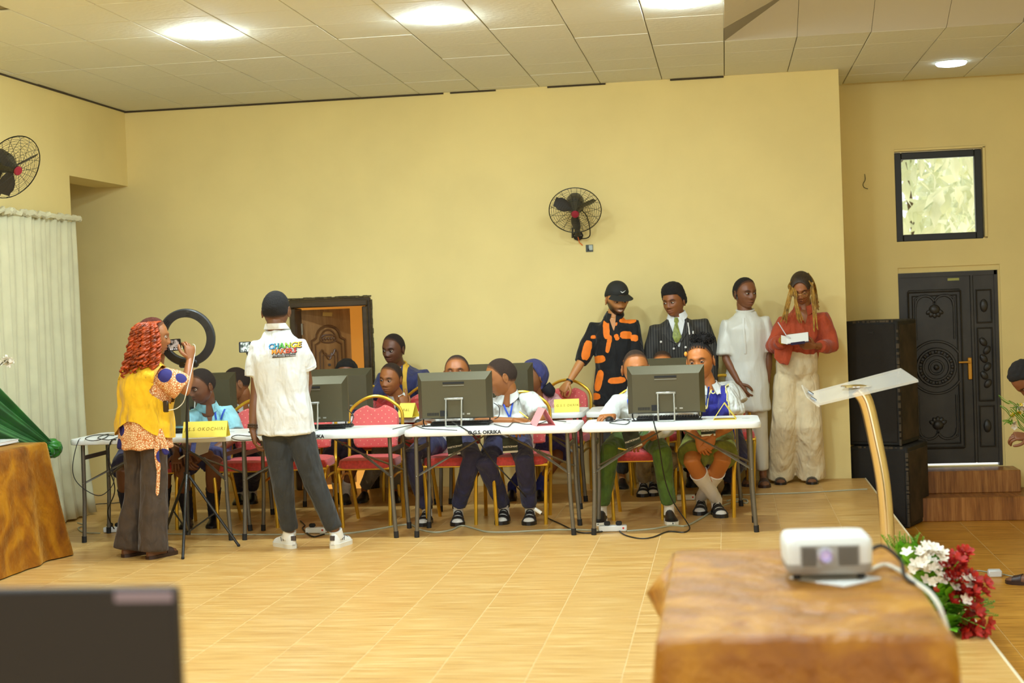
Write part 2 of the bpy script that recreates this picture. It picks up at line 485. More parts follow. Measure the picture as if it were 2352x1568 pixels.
# --- window
wn = struct(thing('window_1', 'square window', 'window', (0, 0, 0)))
del wn['category']; del wn['label']
fr, gl = MB(), MB()
xa, xb, za, zb, fy, ft = WX0, WX1 - .03, WZ0, WZ1 - .03, YR + .06, .062
for c, d in (((xa + ft / 2, fy, (za + zb) / 2), (ft, .07, zb - za)), ((xb - ft / 2, fy, (za + zb) / 2), (ft, .07, zb - za)),
             (((xa + xb) / 2, fy, za + ft / 2), (xb - xa - 2 * ft, .07, ft)), (((xa + xb) / 2, fy, zb - ft / 2), (xb - xa - 2 * ft, .07, ft))):
    fr.box(c, d, bev=.006)
fr.build('window_frame', mat('window_frame', (30, 30, 26), rough=.45), wn, smooth=False)
gl.box(((xa + xb) / 2, fy, (za + zb) / 2), (xb - xa - 2 * ft + .01, .006, zb - za - 2 * ft + .01))
gm = mat('window_glass', (240, 245, 240), rough=.02, trans=1); 
gm.node_tree.nodes['Principled BSDF'].inputs['IOR'].default_value = 1.02
gl.build('pane', gm, wn, smooth=False)
fr = MB(); fr.box(((WX0 + WX1) / 2, YR + .1, WZ1 - .012), (WX1 - WX0, .22, .02)); fr.box((WX1 - .012, YR + .1, (WZ0 + WZ1) / 2), (.02, .22, WZ1 - WZ0 - .03))
fr.build('reveal', M_WALL, wn, smooth=False)

# --- black carved double door with the right-hand narrow leaf
BD = mat('black_door', (44, 40, 34), rough=.42, var=.18, scale=5, bump=.1, bscale=30)
d2 = struct(thing('door_2', 'd', 'd')); del d2['label']; del d2['category']
dy = YR + .05
DXA, DXB, DXC = QX0 + .01, 2.185, QX1 - .05          # leaf, split, narrow leaf
b = MB()
b.box((QX1 - .035, dy, (QZ0 + QZ1 - .05) / 2), (.03, .08, QZ1 - QZ0 - .05)); b.box((QX0 + .008, dy, (QZ0 + QZ1 - .05) / 2), (.016, .08, QZ1 - QZ0 - .05))
b.box(((QX0 + QX1) / 2 - .01, dy, QZ1 - .07), (QX1 - QX0 - .03, .08, .04))
b.build('door_frame', BD, d2, smooth=False)
def ring_path(mb, pts, r, n=6): mb.tube(pts, r, n=n)
def rect_path(x0, x1, z0, z1, y): return [(x0, y, z0), (x1, y, z0), (x1, y, z1), (x0, y, z1), (x0, y, z0), (x1, y, z0)]
leaf = MB(); leaf.box(((DXA + DXB) / 2 + .003, dy, .84), (DXB - DXA - .008, .05, 1.70))
lo = leaf.build('door_leaf', BD, d2, smooth=False)
sl = MB(); sl.box((DXB, dy - .01, .84), (.03, .055, 1.69), bev=.006); sl.build('leaf_gap_strip', BD, d2)  # strip added over the split so no light leaks between the leaves
cv = MB(); yf = dy - .026
x0, x1 = DXA + .09, DXB - .1; xc = (x0 + x1) / 2; hw = (x1 - x0) / 2
cv.box((xc, yf, .84), (x1 - x0, .016, 1.44), bev=.012)
for q in (.0, .035): ring_path(cv, rect_path(x0 + q, x1 - q, .14 + q, 1.54 - q, yf - .012), .012 - q * .1)
def arc(cx, cz, r, a0, a1, y, n=14): return [(cx + r * math.cos(a0 + (a1 - a0) * i / n), y, cz + r * math.sin(a0 + (a1 - a0) * i / n)) for i in range(n + 1)]
zc2 = .86
for r, tr in ((.165, .014), (.115, .012), (.06, .011)): ring_path(cv, arc(xc, zc2, r, 0, 2 * PI, yf - .016, 28), tr)
for k in range(16):
    a = 2 * PI * k / 16
    cv.sphere((xc + .14 * math.cos(a), yf - .016, zc2 + .14 * math.sin(a)), (.017, .014, .017), 8, 6)
cv.sphere((xc, yf - .016, zc2), (.026, .022, .026), 10, 8)
for s in (1, -1):
    ring_path(cv, arc(xc, zc2, .235, PI / 2 - 1.0 if s > 0 else -PI / 2 - 1.0, PI / 2 + 1.0 if s > 0 else -PI / 2 + 1.0, yf - .014, 16), .012)
    zz = zc2 + s * .53
    ring_path(cv, arc(xc - .08, zz + .03 * s, .085, .1, 3.3 if s > 0 else -3.3, yf - .014), .012); ring_path(cv, arc(xc + .08, zz + .03 * s, .085, 3.04 if s > 0 else 3.24, -.1 if s > 0 else 6.4, yf - .014), .012)
    cv.sphere((xc, yf - .014, zz - .01 * s), (.05, .026, .045), 12, 8)
    for k in range(5):
        a = -PI / 2 * s + (k - 2) * .5
        cv.sphere((xc + .06 * math.cos(a), yf - .012, zz + .06 * math.sin(a)), (.02, .014, .03), 8, 6, M=rot(y=PI / 2 - a))
    ring_path(cv, [(x0 + .06, yf - .012, zc2 + s * .25), (x0 + .06, yf - .012, zz + .09 * s), (x0 + .12, yf - .012, zz + .12 * s)], .01)
    ring_path(cv, [(x1 - .06, yf - .012, zc2 + s * .25), (x1 - .06, yf - .012, zz + .09 * s), (x1 - .12, yf - .012, zz + .12 * s)], .01)
cv.build('carving', BD, lo)
n2 = MB(); n2.box(((DXB + DXC) / 2 + .004, dy, .84), (DXC - DXB - .006, .05, 1.70))
no = n2.build('door_leaf', BD, d2, smooth=False)
cv = MB(); xa_, xb_ = DXB + .04, DXC - .03; xm = (xa_ + xb_) / 2
for za_, zb_ in ((.14, .5), (.55, 1.2), (1.25, 1.54)): ring_path(cv, rect_path(xa_, xb_, za_, zb_, yf - .004), .01)
for k in range(6): cv.sphere((xm + .015 * (-1) ** k, yf - .004, .7 + k * .075), (.03, .018, .045), 8, 6, M=rot(y=.6 * (-1) ** k))
for z in (.32, 1.4): cv.sphere((xm, yf - .004, z), (.035, .02, .06), 8, 6)
cv.build('carving', BD, no)
BR = mat('brass', (196, 140, 50), rough=.35, metal=.7)
hm = MB(); hx = DXB - .035; hm.box((hx, yf - .008, .84), (.038, .014, .2), bev=.006); hm.tube([(hx, yf - .01, .9), (hx, yf - .045, .9), (hx - .1, yf - .045, .9)], .009, 8)
hm.build('door_handle', BR, lo)
hm = MB(); hm.box((2.03, yf - .004, 1.645), (.1, .004, .022)); hm.build('sticker_or_glint', mat('door_sticker', (170, 170, 90), rough=.6), lo)
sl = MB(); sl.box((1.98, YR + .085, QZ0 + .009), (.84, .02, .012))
sl.build('under_door_light', mat('door_light_strip', (215, 220, 225), rough=.3, metal=.2, emit=.5), d2, smooth=False)  # glowing strip standing in for the light under the door
# steps up to it
st = MB()
def stepbox(x1, y0, z0, z1): st.box(((1.2 + x1) / 2, (y0 + YR) / 2, (z0 + z1) / 2), (x1 - 1.2, YR - y0, z1 - z0), bev=.006)
stepbox(2.5, 13.38, -.235, -.04); stepbox(2.6, 13.1, LOW, -.235)
struct(st.build('trim_4', M_STEP, None, smooth=False))

# --- doorway in the back wall: dark frame, brown panelled leaf ajar, next room's orange wall
d1 = struct(thing('door_1', 'd', 'd')); del d1['label']; del d1['category']
FM = mat('door_frame_brown', (62, 46, 28), rough=.35, var=.15, scale=3, stretch=(1, 1, 6))
b = MB()
for xx, w_, yy, dd in ((DX0, .048, YB - .02, .1), (DX1 - .0, .048, YB - .02, .1)):
    sx = xx + (w_ / 2 if xx == DX0 else -w_ / 2)
    b.box((sx, YB + .04, DZ / 2 - .03), (w_, .22, DZ - .06), bev=.008); b.box((sx - (.02 if xx == DX0 else -.02), YB - .012, DZ / 2 - .015), (.045, .03, DZ), bev=.01)
b.box(((DX0 + DX1) / 2, YB + .04, DZ - .028), (DX1 - DX0, .22, .056), bev=.008); b.box(((DX0 + DX1) / 2, YB - .012, DZ - .005), (DX1 - DX0 + .04, .03, .05), bev=.01)
b.build('door_frame', FM, d1)
# leaf hinged at the left jamb, opened into the next room
ang_ = math.radians(36)
hinge = Vector((DX0 + .05, YB + .12, 0)); LW = (at(809, 760, YB + .45).x - hinge.x) / math.cos(ang_); ux = Vector((math.cos(ang_), math.sin(ang_), 0)); FL = frame(hinge, ux, (0, 0, 1))   # local x along leaf, y up, z towards the hall
DWd = wood_mat('door_wood', (146, 102, 54), (172, 126, 74), (116, 78, 38), (6, 6, .7), 3, rough=.36, rnd=False)
DDk = mat('door_moulding', (100, 64, 32), rough=.35)
leaf = MB(); leaf.add([FL @ Vector(p) for p in [(x, y, z) for x in (0, LW) for y in (.01, DZ - .075) for z in (-.045, 0)]], [(0, 1, 3, 2), (4, 6, 7, 5), (0, 2, 6, 4), (1, 5, 7, 3), (0, 4, 5, 1), (2, 3, 7, 6)])
lo = leaf.build('door_leaf', DWd, d1, smooth=False)
cv = MB()
def mould(pts, r):
    cv.tube([FL @ Vector((x, y, .004)) for x, y in pts], r, n=6)
px0, px1 = .085, LW - .06; pc = (px0 + px1) / 2; ph = (px1 - px0) / 2
for off, r in ((0, .012), (.035, .009)):
    top = [(px0 + off, .2), (px0 + off, 1.31 - off), (px0 + off + .03, 1.325 - off)]
    top += [(pc + (ph - off - .045) * math.cos(a), 1.335 - off + .105 * math.sin(a)) for a in [PI - PI * i / 10 for i in range(11)]]
    top += [(px1 - off - .03, 1.325 - off), (px1 - off, 1.31 - off), (px1 - off, .2)]
    mould(top, r)
for off, r in ((0, .010), (.03, .008)):
    q = [(px0 + .075 + off, .25), (px0 + .075 + off, 1.20 - off), (px0 + .095 + off, 1.225 - off)]
    q += [(pc + (ph - .105 - off) * math.cos(a), 1.22 - off - .05 * math.sin(a)) for a in [PI - PI * i / 8 for i in range(9)]]
    q += [(px1 - .095 - off, 1.225 - off), (px1 - .075 - off, 1.20 - off), (px1 - .075 - off, .25)]
    mould(q, r)
mould([(pc + .08 * math.cos(a), 1.325 + .036 * math.sin(a)) for a in [2 * PI * i / 18 for i in range(19)]], .008)
for k in range(5): cv.sphere(FL @ Vector((pc + (k - 2) * .026, 1.325, .004)), (.011, .011, .018), 8, 6)
cv.build('carving', DDk, lo)
q = MB(); q.prism([(pc - .045, 1.53), (pc + .045, 1.525), (pc + .05, 1.56), (pc - .04, 1.565)], .003, FL); q.build('sticker_or_glint', mat('door_sticker_gold', (190, 150, 70)), lo, smooth=False)
q = MB(); q.tube([FL @ Vector((pc, 1.09, .001)), FL @ Vector((pc, 1.09, .012))], .012, 10); q.build('peephole', M_STEEL, lo)
q = MB()
for z in (1.2, 1.42): q.box((DX0 + .078, YB - .02 + .06, z), (.014, .03, .1))
q.build('hinge', M_STEEL, d1, smooth=False)
q = MB(); q.box((-3.1, 13.75, 1.5), (3.2, .1, 4.0)); struct(q.build('wall_next_room', mat('orange_paint', (246, 188, 92), rough=.7), None, smooth=False))
# rough plaster edge round the frame
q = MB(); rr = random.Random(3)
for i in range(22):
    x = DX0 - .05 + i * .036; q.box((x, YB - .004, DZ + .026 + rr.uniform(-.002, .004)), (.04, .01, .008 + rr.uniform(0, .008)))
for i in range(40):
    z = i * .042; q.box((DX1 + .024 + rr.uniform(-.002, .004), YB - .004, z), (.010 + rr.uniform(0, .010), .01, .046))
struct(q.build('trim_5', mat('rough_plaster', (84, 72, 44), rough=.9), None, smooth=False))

# --- trees outside the window, one by one
LEAF = mat('tree_leaf', (228, 236, 200), rough=.6, var=.12, scale=2)
LEAF.node_tree.nodes['Principled BSDF'].inputs['Transmission Weight'].default_value = .12
BARK = mat('tree_bark', (92, 74, 52), rough=.9)
for k, (x, y, lab) in enumerate([(2.3, 18.6, 'green leafy tree seen through the left of the square window'), (4.2, 23, 'green leafy tree seen through the right of the square window')]):
    tr = thing('tree', lab, 'tree', (x, y, -.5), 'trees outside the window')
    m = MB(); m.tube([(x, y, -.5), (x + .1, y, 1.5), (x - .1, y, 3.2)], [.07, .05, .03], 8); m.build('trunk', BARK, tr)
    m = MB(); rr = random.Random(k)
    for i in range(1500):
        a, c, q = rr.uniform(0, 2 * PI), rr.uniform(-1, 1), rr.uniform(.3, 1) ** .5
        s_ = math.sqrt(1 - c * c)
        p = Vector((x + 1.5 * q * s_ * math.cos(a), y + 1.3 * q * s_ * math.sin(a), 3.3 + 1.7 * q * c))
        M_ = rot(rr.uniform(0, 6), rr.uniform(0, 6), rr.uniform(0, 6)); l_ = rr.uniform(.10, .18)
        m.add([p + M_ @ Vector(v) for v in ((-l_, 0, 0), (0, -l_ * .42, .02), (l_, 0, 0), (0, l_ * .42, .02))], [(0, 1, 2, 3)])
    m.build('foliage', LEAF, tr, smooth=False)['kind'] = 'stuff'

# =================================================================== FURNITURE
M_WHITE = mat('white_plastic', (232, 232, 226), rough=.4)
M_LEG = mat('grey_tube', (112, 106, 94), rough=.4, metal=.5)
M_FOOT = mat('black_rubber', (26, 25, 24), rough=.7)
M_GOLD = mat('gold_frame', (220, 174, 52), rough=.28, metal=.65)
M_INK = mat('black_ink', (28, 26, 30), rough=.7)

def pad_mat():
    m, nt, b = new_mat('red_pad'); L = nt.links
    tc = nt.nodes.new('ShaderNodeTexCoord'); v = nt.nodes.new('ShaderNodeTexVoronoi'); v.inputs['Scale'].default_value = 1; v.inputs['Randomness'].default_value = 0
    mp = nt.nodes.new('ShaderNodeMapping'); mp.inputs['Scale'].default_value = (26, 26, 26); mp.inputs['Rotation'].default_value = (0, PI / 4, 0)
    L.new(tc.outputs['Object'], mp.inputs['Vector']); 
    sx = nt.nodes.new('ShaderNodeSeparateXYZ'); cb = nt.nodes.new('ShaderNodeCombineXYZ')
    L.new(mp.outputs[0], sx.inputs[0]); L.new(sx.outputs['X'], cb.inputs['X']); L.new(sx.outputs['Z'], cb.inputs['Z'])
    v.voronoi_dimensions = '3D'; L.new(cb.outputs[0], v.inputs['Vector'])
    r = nt.nodes.new('ShaderNodeValToRGB'); e = r.color_ramp.elements; r.color_ramp.interpolation = 'LINEAR'
    e[0].position = .05; e[0].color = lin((246, 196, 160)); e[1].position = .12; e[1].color = lin((222, 96, 92))
    L.new(v.outputs['Distance'], r.inputs[0]); L.new(r.outputs[0], b.inputs['Base Color'])
    b.inputs['Roughness'].default_value = .8; b.inputs['Sheen Weight'].default_value = .3
    return m
M_PAD = pad_mat()
M_SEAT = mat('red_seat', (204, 70, 68), rough=.8, var=.08, scale=60, sheen=.3)

# ------------------------------------------------------------------ banquet chair (faces -y)
def make_chair(label):
    t = thing('banquet_chair', label, 'chair', (0, 0, 0), 'gold framed banquet chairs with red pads')
    s = MB(); R = []
    for z, k in ((.425, .96), (.43, 1), (.46, 1.01), (.485, .97), (.495, .8), (.498, .4)):
        R.append([Vector((k * .205 * (1 if abs(c) > 0 else 1) * math.copysign(abs(c) ** .35, c), -.01 + k * .205 * math.copysign(abs(q) ** .35, q), z)) for c, q in [(math.cos(2 * PI * i / 28), math.sin(2 * PI * i / 28)) for i in range(28)]])
    s.loft(R); s.build('seat', M_SEAT, t)
    # backrest pad: rounded shield, arched top with a dip, slightly reclined
    def back_y(z): return .17 + (z - .5) * .14
    out = [(-.135, .545), (.135, .545), (.165, .58), (.178, .72), (.165, .80), (.12, .835), (.07, .855), (.045, .842), (0, .83), (-.045, .842), (-.07, .855), (-.12, .835), (-.165, .80), (-.178, .72), (-.165, .58)]
    poly = [p for p in catmull([(x, 0, z) for x, z in out] + [(out[0][0], 0, out[0][1])], 3)][:-1]
    s = MB(); rings = []
    cx, cz = 0, .70
    for k, dy in ((.93, .022), (1, .010), (1, -.014), (.95, -.026), (.7, -.034), (.3, -.036)):
        rings.append([Vector((p.x * k, back_y(p.z) + dy, cz + (p.z - cz) * k)) for p in poly])
    s.loft(rings); s.build('backrest', M_PAD, t)
    s = MB()
    fr = [(-.205, .135, .44), (-.202, back_y(.5), .5), (-.205, back_y(.75), .75), (-.19, back_y(.82), .82), (-.15, back_y(.86), .862), (-.08, back_y(.9), .905), (0, back_y(.92), .922)]
    fr = fr + [(-x, y, z) for x, y, z in fr[-2::-1]]
    s.tube(catmull(fr, 4), .0125, 8); s.build('back_frame', M_GOLD, t)
    s = MB()
    s.tube([(-.195, -.19, .425), (.195, -.19, .425), (.2, .15, .425), (-.2, .15, .425), (-.195, -.19, .425)], .011, 8); s.build('seat_frame', M_GOLD, t)
    for sx in (-1, 1):
        s = MB(); s.tube(catmull([(sx * .175, -.2, 0), (sx * .185, -.2, .3), (sx * .195, -.19, .40), (sx * .2, -.14, .435)], 4), .0135, 8); s.build('leg', M_GOLD, t)
        s = MB(); s.tube(catmull([(sx * .175, .25, 0), (sx * .19, .18, .25), (sx * .205, .135, .44)], 4), .0135, 8); s.build('leg', M_GOLD, t)
        s = MB(); s.tube(catmull([(sx * .188, -.19, .34), (sx * .2, -.05, .365), (sx * .2, .1, .36), (sx * .198, .165, .31)], 4), .009, 6); s.build('side_rail', M_GOLD, t)
    return t
chair0 = make_chair('empty gold banquet chair with dotted red back, facing the hall')
chair0.location = (-2.62, 10.6, 0); ORG[chair0.name] = Vector(chair0.location)
def chair(x, y, label, rz=0): return dup(chair0, (x, y, 0), rz, label)
chair(-4.25, 10.62, 'gold banquet chair under the student hidden behind the woman in yellow', .05)
chair(-3.56, 10.62, 'gold banquet chair under the student in light blue', -.05)
chair(-3.14, 10.66, 'empty gold banquet chair right behind the man in the white polo', .06)
chair(-2.0, 10.64, 'gold banquet chair under the student whose face is half hidden by a monitor', .0)
chair(-1.5, 10.6, 'gold banquet chair under the boy in white writing at the table', .05)
chair(-.66, 10.72, 'gold banquet chair under the boy in green trousers', -.03)
chair(-.17, 10.78, 'gold banquet chair under the girl in the blue vest', .02)
chair(-3.62, 12.02, 'gold banquet chair behind the second row under the boy in maroon', .1)
chair(-3.0, 12.02, 'gold banquet chair behind the second row, nearest the brown door')
chair(-2.50, 11.98, 'gold banquet chair under the boy in the red blazer', -.05)
chair(-1.72, 12.05, 'gold banquet chair in the second row behind the boy in white')
chair(-1.36, 12.1, 'gold banquet chair under the girl in pink with a dark blue scarf', -.1)
chair(-.62, 12.08, 'gold banquet chair in the second row behind the boy in green trousers')
chair(-.02, 12.08, 'gold banquet chair in the second row behind the girl in the blue vest', .1)

# ------------------------------------------------------------------ white folding table, 1.19 x .58
def make_table(label):
    t = thing('folding_table', label, 'table', (0, 0, 0), 'white folding tables')
    s = MB()
    def rr(hx, hy, r, z):
        pts = []
        for cx, cy, a0 in ((hx - r, hy - r, 0), (-hx + r, hy - r, PI / 2), (-hx + r, -hy + r, PI), (hx - r, -hy + r, 1.5 * PI)):
            for i in range(6): a = a0 + PI / 2 * i / 5; pts.append(Vector((cx + r * math.cos(a), cy + r * math.sin(a), z)))
        return pts
    s.loft([rr(.57, .27, .05, .705), rr(.583, .283, .055, .696), rr(.592, .292, .06, .70), rr(.595, .295, .06, .725), rr(.588, .288, .055, .738), rr(.575, .275, .05, .74)])
    s.build('tabletop', M_WHITE, t, ang=50)
    for sx in (-1, 1):
        for sy in (-1, 1):
            m = MB(); m.tube([(sx * .52, sy * .21, .70), (sx * .525, sy * .21, .3), (sx * .54, sy * .21, .01)], .0145, 10); lg = m.build('leg', M_LEG, t)
            m = MB(); m.tube([(sx * .5395, sy * .21, .045), (sx * .541, sy * .21, 0)], .0175, 10); m.build('rubber_foot', M_FOOT, lg)
            m = MB(); m.sphere((sx * .523, sy * .2255, .42), (.006, .004, .006), 8, 6); m.build('rivet', M_STEEL, lg)
        m = MB(); m.box((sx * .522, 0, .60), (.012, .41, .03)); m.build('crossbar', M_LEG, t, smooth=False)
        m = MB()
        A = Vector((sx * .04, 0, .69)); J = Vector((sx * .30, 0, .545))
        m.tube([A, J], .011, 6, flat=.6)
        for sy in (-1, 1): m.tube([J + Vector((-sx * .03, 0, .016)), J + Vector((0, sy * .02, 0)), (sx * .523, sy * .205, .42)], .010, 6, flat=.6)
        br = m.build('brace', M_LEG, t)
        m = MB(); m.tube([J + Vector((-sx * .014, 0, .008)), J + Vector((sx * .0, 0, 0))], .017, 10, flat=.8); m.build('locking_ring', M_STEEL, br)
        m = MB(); m.box((sx * .5, 0, .7405), (.05, .012, .0012)); m.build('mark', mat('faint_mark', (160, 160, 160)), t, smooth=False)
    return t
tab0 = make_table('white folding table at the left end of the front row, cables on it')
TY = 10.115
tab0.location = (-4.01, TY, 0); ORG[tab0.name] = Vector(tab0.location)
tb2 = dup(tab0, (-2.83, TY, 0), 0, 'white folding table in front of the empty red chair')
tb3 = dup(tab0, (-1.605, TY, 0), 0, 'white folding table with a pink tent card, in the front row')
tb4 = dup(tab0, (-.39, TY, 0), .012, 'white folding table at the right end of the front row')
dup(tab0, (-4.1, 11.36, 0), 0, 'white folding table in the second row behind the student in light blue')
dup(tab0, (-2.88, 11.36, 0), 0, 'white folding table in the second row in front of the red blazer')
dup(tab0, (-1.68, 11.36, 0), 0, 'white folding table in the second row holding the far yellow card')
dup(tab0, (-.475, 11.36, 0), 0, 'white folding table in the second row at the right end')
for tb in (tb2, tb3):
    lettering('stencil_lettering', 'O.G.S. OKRIKA', .034, frame(ORG[tb.name] + Vector((-.03, -.2962, .7165)), (1, 0, 0), (0, 0, 1)), M_INK, tb, offset=.0012, extrude=.0005).location = (0, 0, 0)

# ------------------------------------------------------------------ all-in-one monitor seen from behind (screen faces +y)
M_CASE = mat('monitor_case', (90, 84, 62), rough=.40, metal=.5)
M_CASE2 = M_CASE
M_WIRE = mat('stand_wire', (176, 176, 166), rough=.28, metal=.7)
def make_monitor(label):
    t = thing('desktop_monitor', label, 'monitor', (0, 0, 0), 'black all-in-one monitors seen from behind')
    s = MB(); W, Z0, Z1 = .262, .05, .375
    def rc(x, za, zb, y): return [Vector((-x, y, za)), Vector((x, y, za)), Vector((x, y, zb)), Vector((-x, y, zb))]
    A, B_, C_, D_ = rc(W, Z0, Z1, .012), rc(W, Z0, Z1, -.008), rc(W - .034, Z0 + .012, Z1 - .052, -.062), rc(W - .036, Z0 + .014, Z1 - .054, -.064)
    s.loft([A, B_], cap=False); s.add(A, [(3, 2, 1, 0)])
    s.loft([B_, C_], cap=False); s.loft([C_, D_], cap=False); s.add(D_, [(0, 1, 2, 3)])
    for i in range(len(s.f)):
        if i == 5 + 2: s.mi[i] = 1
    s.build('casing', [M_CASE, M_CASE2], t, smooth=False)
    s = MB(); s.box((0, .0135, .215), (.5, .004, .29)); s.build('screen', mat('screen_glow', (180, 190, 210), rough=.2, emit=.6), t, smooth=False)
    s = MB(); s.box((0, -.065, .302), (.15, .005, .014)); s.build('handle_slot', M_FOOT, t, smooth=False)
    s = MB(); s.box((.0, -.065, .285), (.15, .005, .003)); s.build('slot_lip', M_WIRE, t, smooth=False)
    s = MB()
    for i in range(14): s.box((-.19 + i * .006, -.065, .088), (.003, .004, .02))
    s.build('vent', M_FOOT, t, smooth=False)
    s = MB(); s.box((-.075, -.066, .092), (.05, .006, .04)); s.build('power_inlet', M_FOOT, t, smooth=False)
    s = MB(); s.box((.06, -.066, .086), (.02, .005, .014)); s.box((.10, -.066, .086), (.022, .005, .01)); s.build('port', M_WIRE, t, smooth=False)
    s = MB(); s.box((.248, -.022, .16), (.006, .02, .11), M=rot(z=-.55)); s.build('side_panel', M_FOOT, t, smooth=False)
    s = MB(); s.box((0, -.07, .192), (.135, .014, .016), bev=.004); s.build('stand_bracket', M_WIRE, t)
    s = MB()
    s.tube(catmull([(-.055, -.072, .19), (-.055, -.11, .03), (-.05, -.115, .008), (-.03, -.118, .006), (.03, -.118, .006), (.05, -.115, .008), (.055, -.11, .03), (.055, -.072, .19)], 5), .006, 8); s.build('stand_loop', M_WIRE, t)
    s = MB()
    s.tube(catmull([(-.235, .02, .055), (-.235, .0, .03), (-.22, -.03, .008), (-.2, -.04, .006), (.2, -.04, .006), (.22, -.03, .008), (.235, 0, .03), (.235, .02, .055)], 5), .0045, 8); s.build('base_frame', M_FOOT, t)
    return t
mon0 = make_monitor('black monitor on the front table, partly behind the woman in the yellow vest')
def put(o, x, y, z): o.location = (x, y, z); ORG[o.name] = Vector((x, y, z))
put(mon0, -4.085, 10.13, .74)
mons = {}
for k, x, y, rz, l in (('m3', -2.915, 10.13, .10, 'black monitor beside the white polo, cable hanging from its side'),
                       ('m5', -1.885, 10.15, 0, 'black monitor in the middle of the front row with a wire stand'),
                       ('m7', -.42, 10.13, 0, 'black monitor at the right end of the front row'),
                       ('m2', -4.15, 11.36, .05, 'black monitor in the second row behind the student in light blue'),
                       ('m4', -3.035, 11.36, .05, 'black monitor in the second row below the brown door'),
                       ('m6', -1.755, 11.36, .02, 'black monitor in the second row between the boy in white and the blue scarf'),
                       ('m8', -.43, 11.36, 0, 'black monitor in the second row, only its top edge showing')):
    mons[k] = dup(mon0, (x, y, .74), rz, l)

# keyboards and mice
def make_keyboard(label):
    t = thing('keyboard', label, 'keyboard', (0, 0, 0), 'black keyboards under the monitors')
    s = MB(); s.box((0, 0, .008), (.43, .13, .014), bev=.004); s.build('keyboard_body', M_BLACK, t)
    s = MB()
    for r in range(5):
        for c in range(22): s.box((-.2 + c * .019, -.045 + r * .021, .018), (.015, .016, .007))
    s.build('keys', M_FOOT, t, smooth=False)['kind'] = 'stuff'
    return t
kb0 = make_keyboard('black keyboard behind the middle front monitor'); put(kb0, -1.87, 10.28, .74)
dup(kb0, (-.42, 10.28, .74), 0, 'black keyboard behind the right-end front monitor')
dup(kb0, (-2.88, 10.28, .74), .1, 'black keyboard behind the monitor beside the polo')
dup(kb0, (-4.03, 10.28, .74), 0, 'black keyboard behind the monitor nearest the curtain')
def make_mouse(label):
    o = MB(); o.sphere((0, 0, .008), (.03, .052, .024), 12, 8); return tag(o.build('computer_mouse', M_BLACK, None), label, 'mouse', 'black computer mice')
ms = make_mouse('black computer mouse under the hand left of the middle monitor'); ms.location = onz(962, 972, .742)
m2_ = ms.copy(); COL.objects.link(m2_); m2_['label'] = 'black computer mouse under the hand of the boy in green trousers'; m2_.location = onz(1400, 966, .742)

# ------------------------------------------------------------------ tent cards
def card(c, L, h, w, rz, colr, label, words=None, size=.04, name='tent_card', shear=.1):
    t = thing(name, label, 'card', c, 'folded paper name cards')
    m = mat('paper_%d_%d_%d' % colr, colr, rough=.75)
    M_ = Matrix.Translation(c) @ Matrix.Rotation(rz, 4, 'Z')
    b = MB(); th = .0022
    def sheet(p, q):
        p0, p1 = Vector((-L / 2, *p)), Vector((L / 2, *p)); q0, q1 = Vector((-L / 2, *q)), Vector((L / 2, *q))
        n = (p1 - p0).cross(q0 - p0).normalized() * th
        vs = [p0, p1, q1, q0]; b.add([M_ @ v for v in vs] + [M_ @ (v + n) for v in vs], [(3, 2, 1, 0), (4, 5, 6, 7), (0, 1, 5, 4), (1, 2, 6, 5), (2, 3, 7, 6), (3, 0, 4, 7)])
    sheet((-w / 2, 0), (0, h)); sheet((0, h), (w / 2, 0)); sheet((w / 2, .001), (-w / 2, .001))
    b.build('folded_sheet', m, t, smooth=False)
    if words:
        up = Vector((0, w / 2, h)).normalized()
        fm = M_ @ frame(Vector((0, -w / 4, h / 2 )) + Vector((0, -h, w / 2)).normalized() * .003, (1, 0, 0), up)
        lettering('handwriting', words, size, fm, mat('pencil_ink', (150, 120, 30), rough=.8), t, shear=shear, extrude=.0004, spacing=1.25)
    return t
YEL, = ((250, 226, 92),)
card(onz(468, 1004, .741) + Vector((0, .05, 0)), .31, .105, .10, .05, YEL, 'yellow tent card in front of the student in light blue', 'J.S.S OKOCHIRI', .034)
card(onz(938, 957, .741), .13, .105, .12, -.28, YEL, 'small yellow tent card in front of the red blazer', 'R&L', .03)
card(onz(1302, 945, .741), .19, .095, .10, .12, YEL, 'yellow tent card in the second row beside the hand on the chair', 'G.G.S.S OKRIKA', .026)
card(onz(1665, 964, .741) + Vector((0, .075, 0)), .14, .108, .15, PI / 2 - .02, YEL, 'yellow tent card seen end-on at the right end of the front row')
card(onz(1252, 978, .741) + Vector((-.03, .10, 0)), .20, .115, .13, PI / 2 + .36, (240, 160, 160), 'pink tent card seen end-on beside the boy writing')

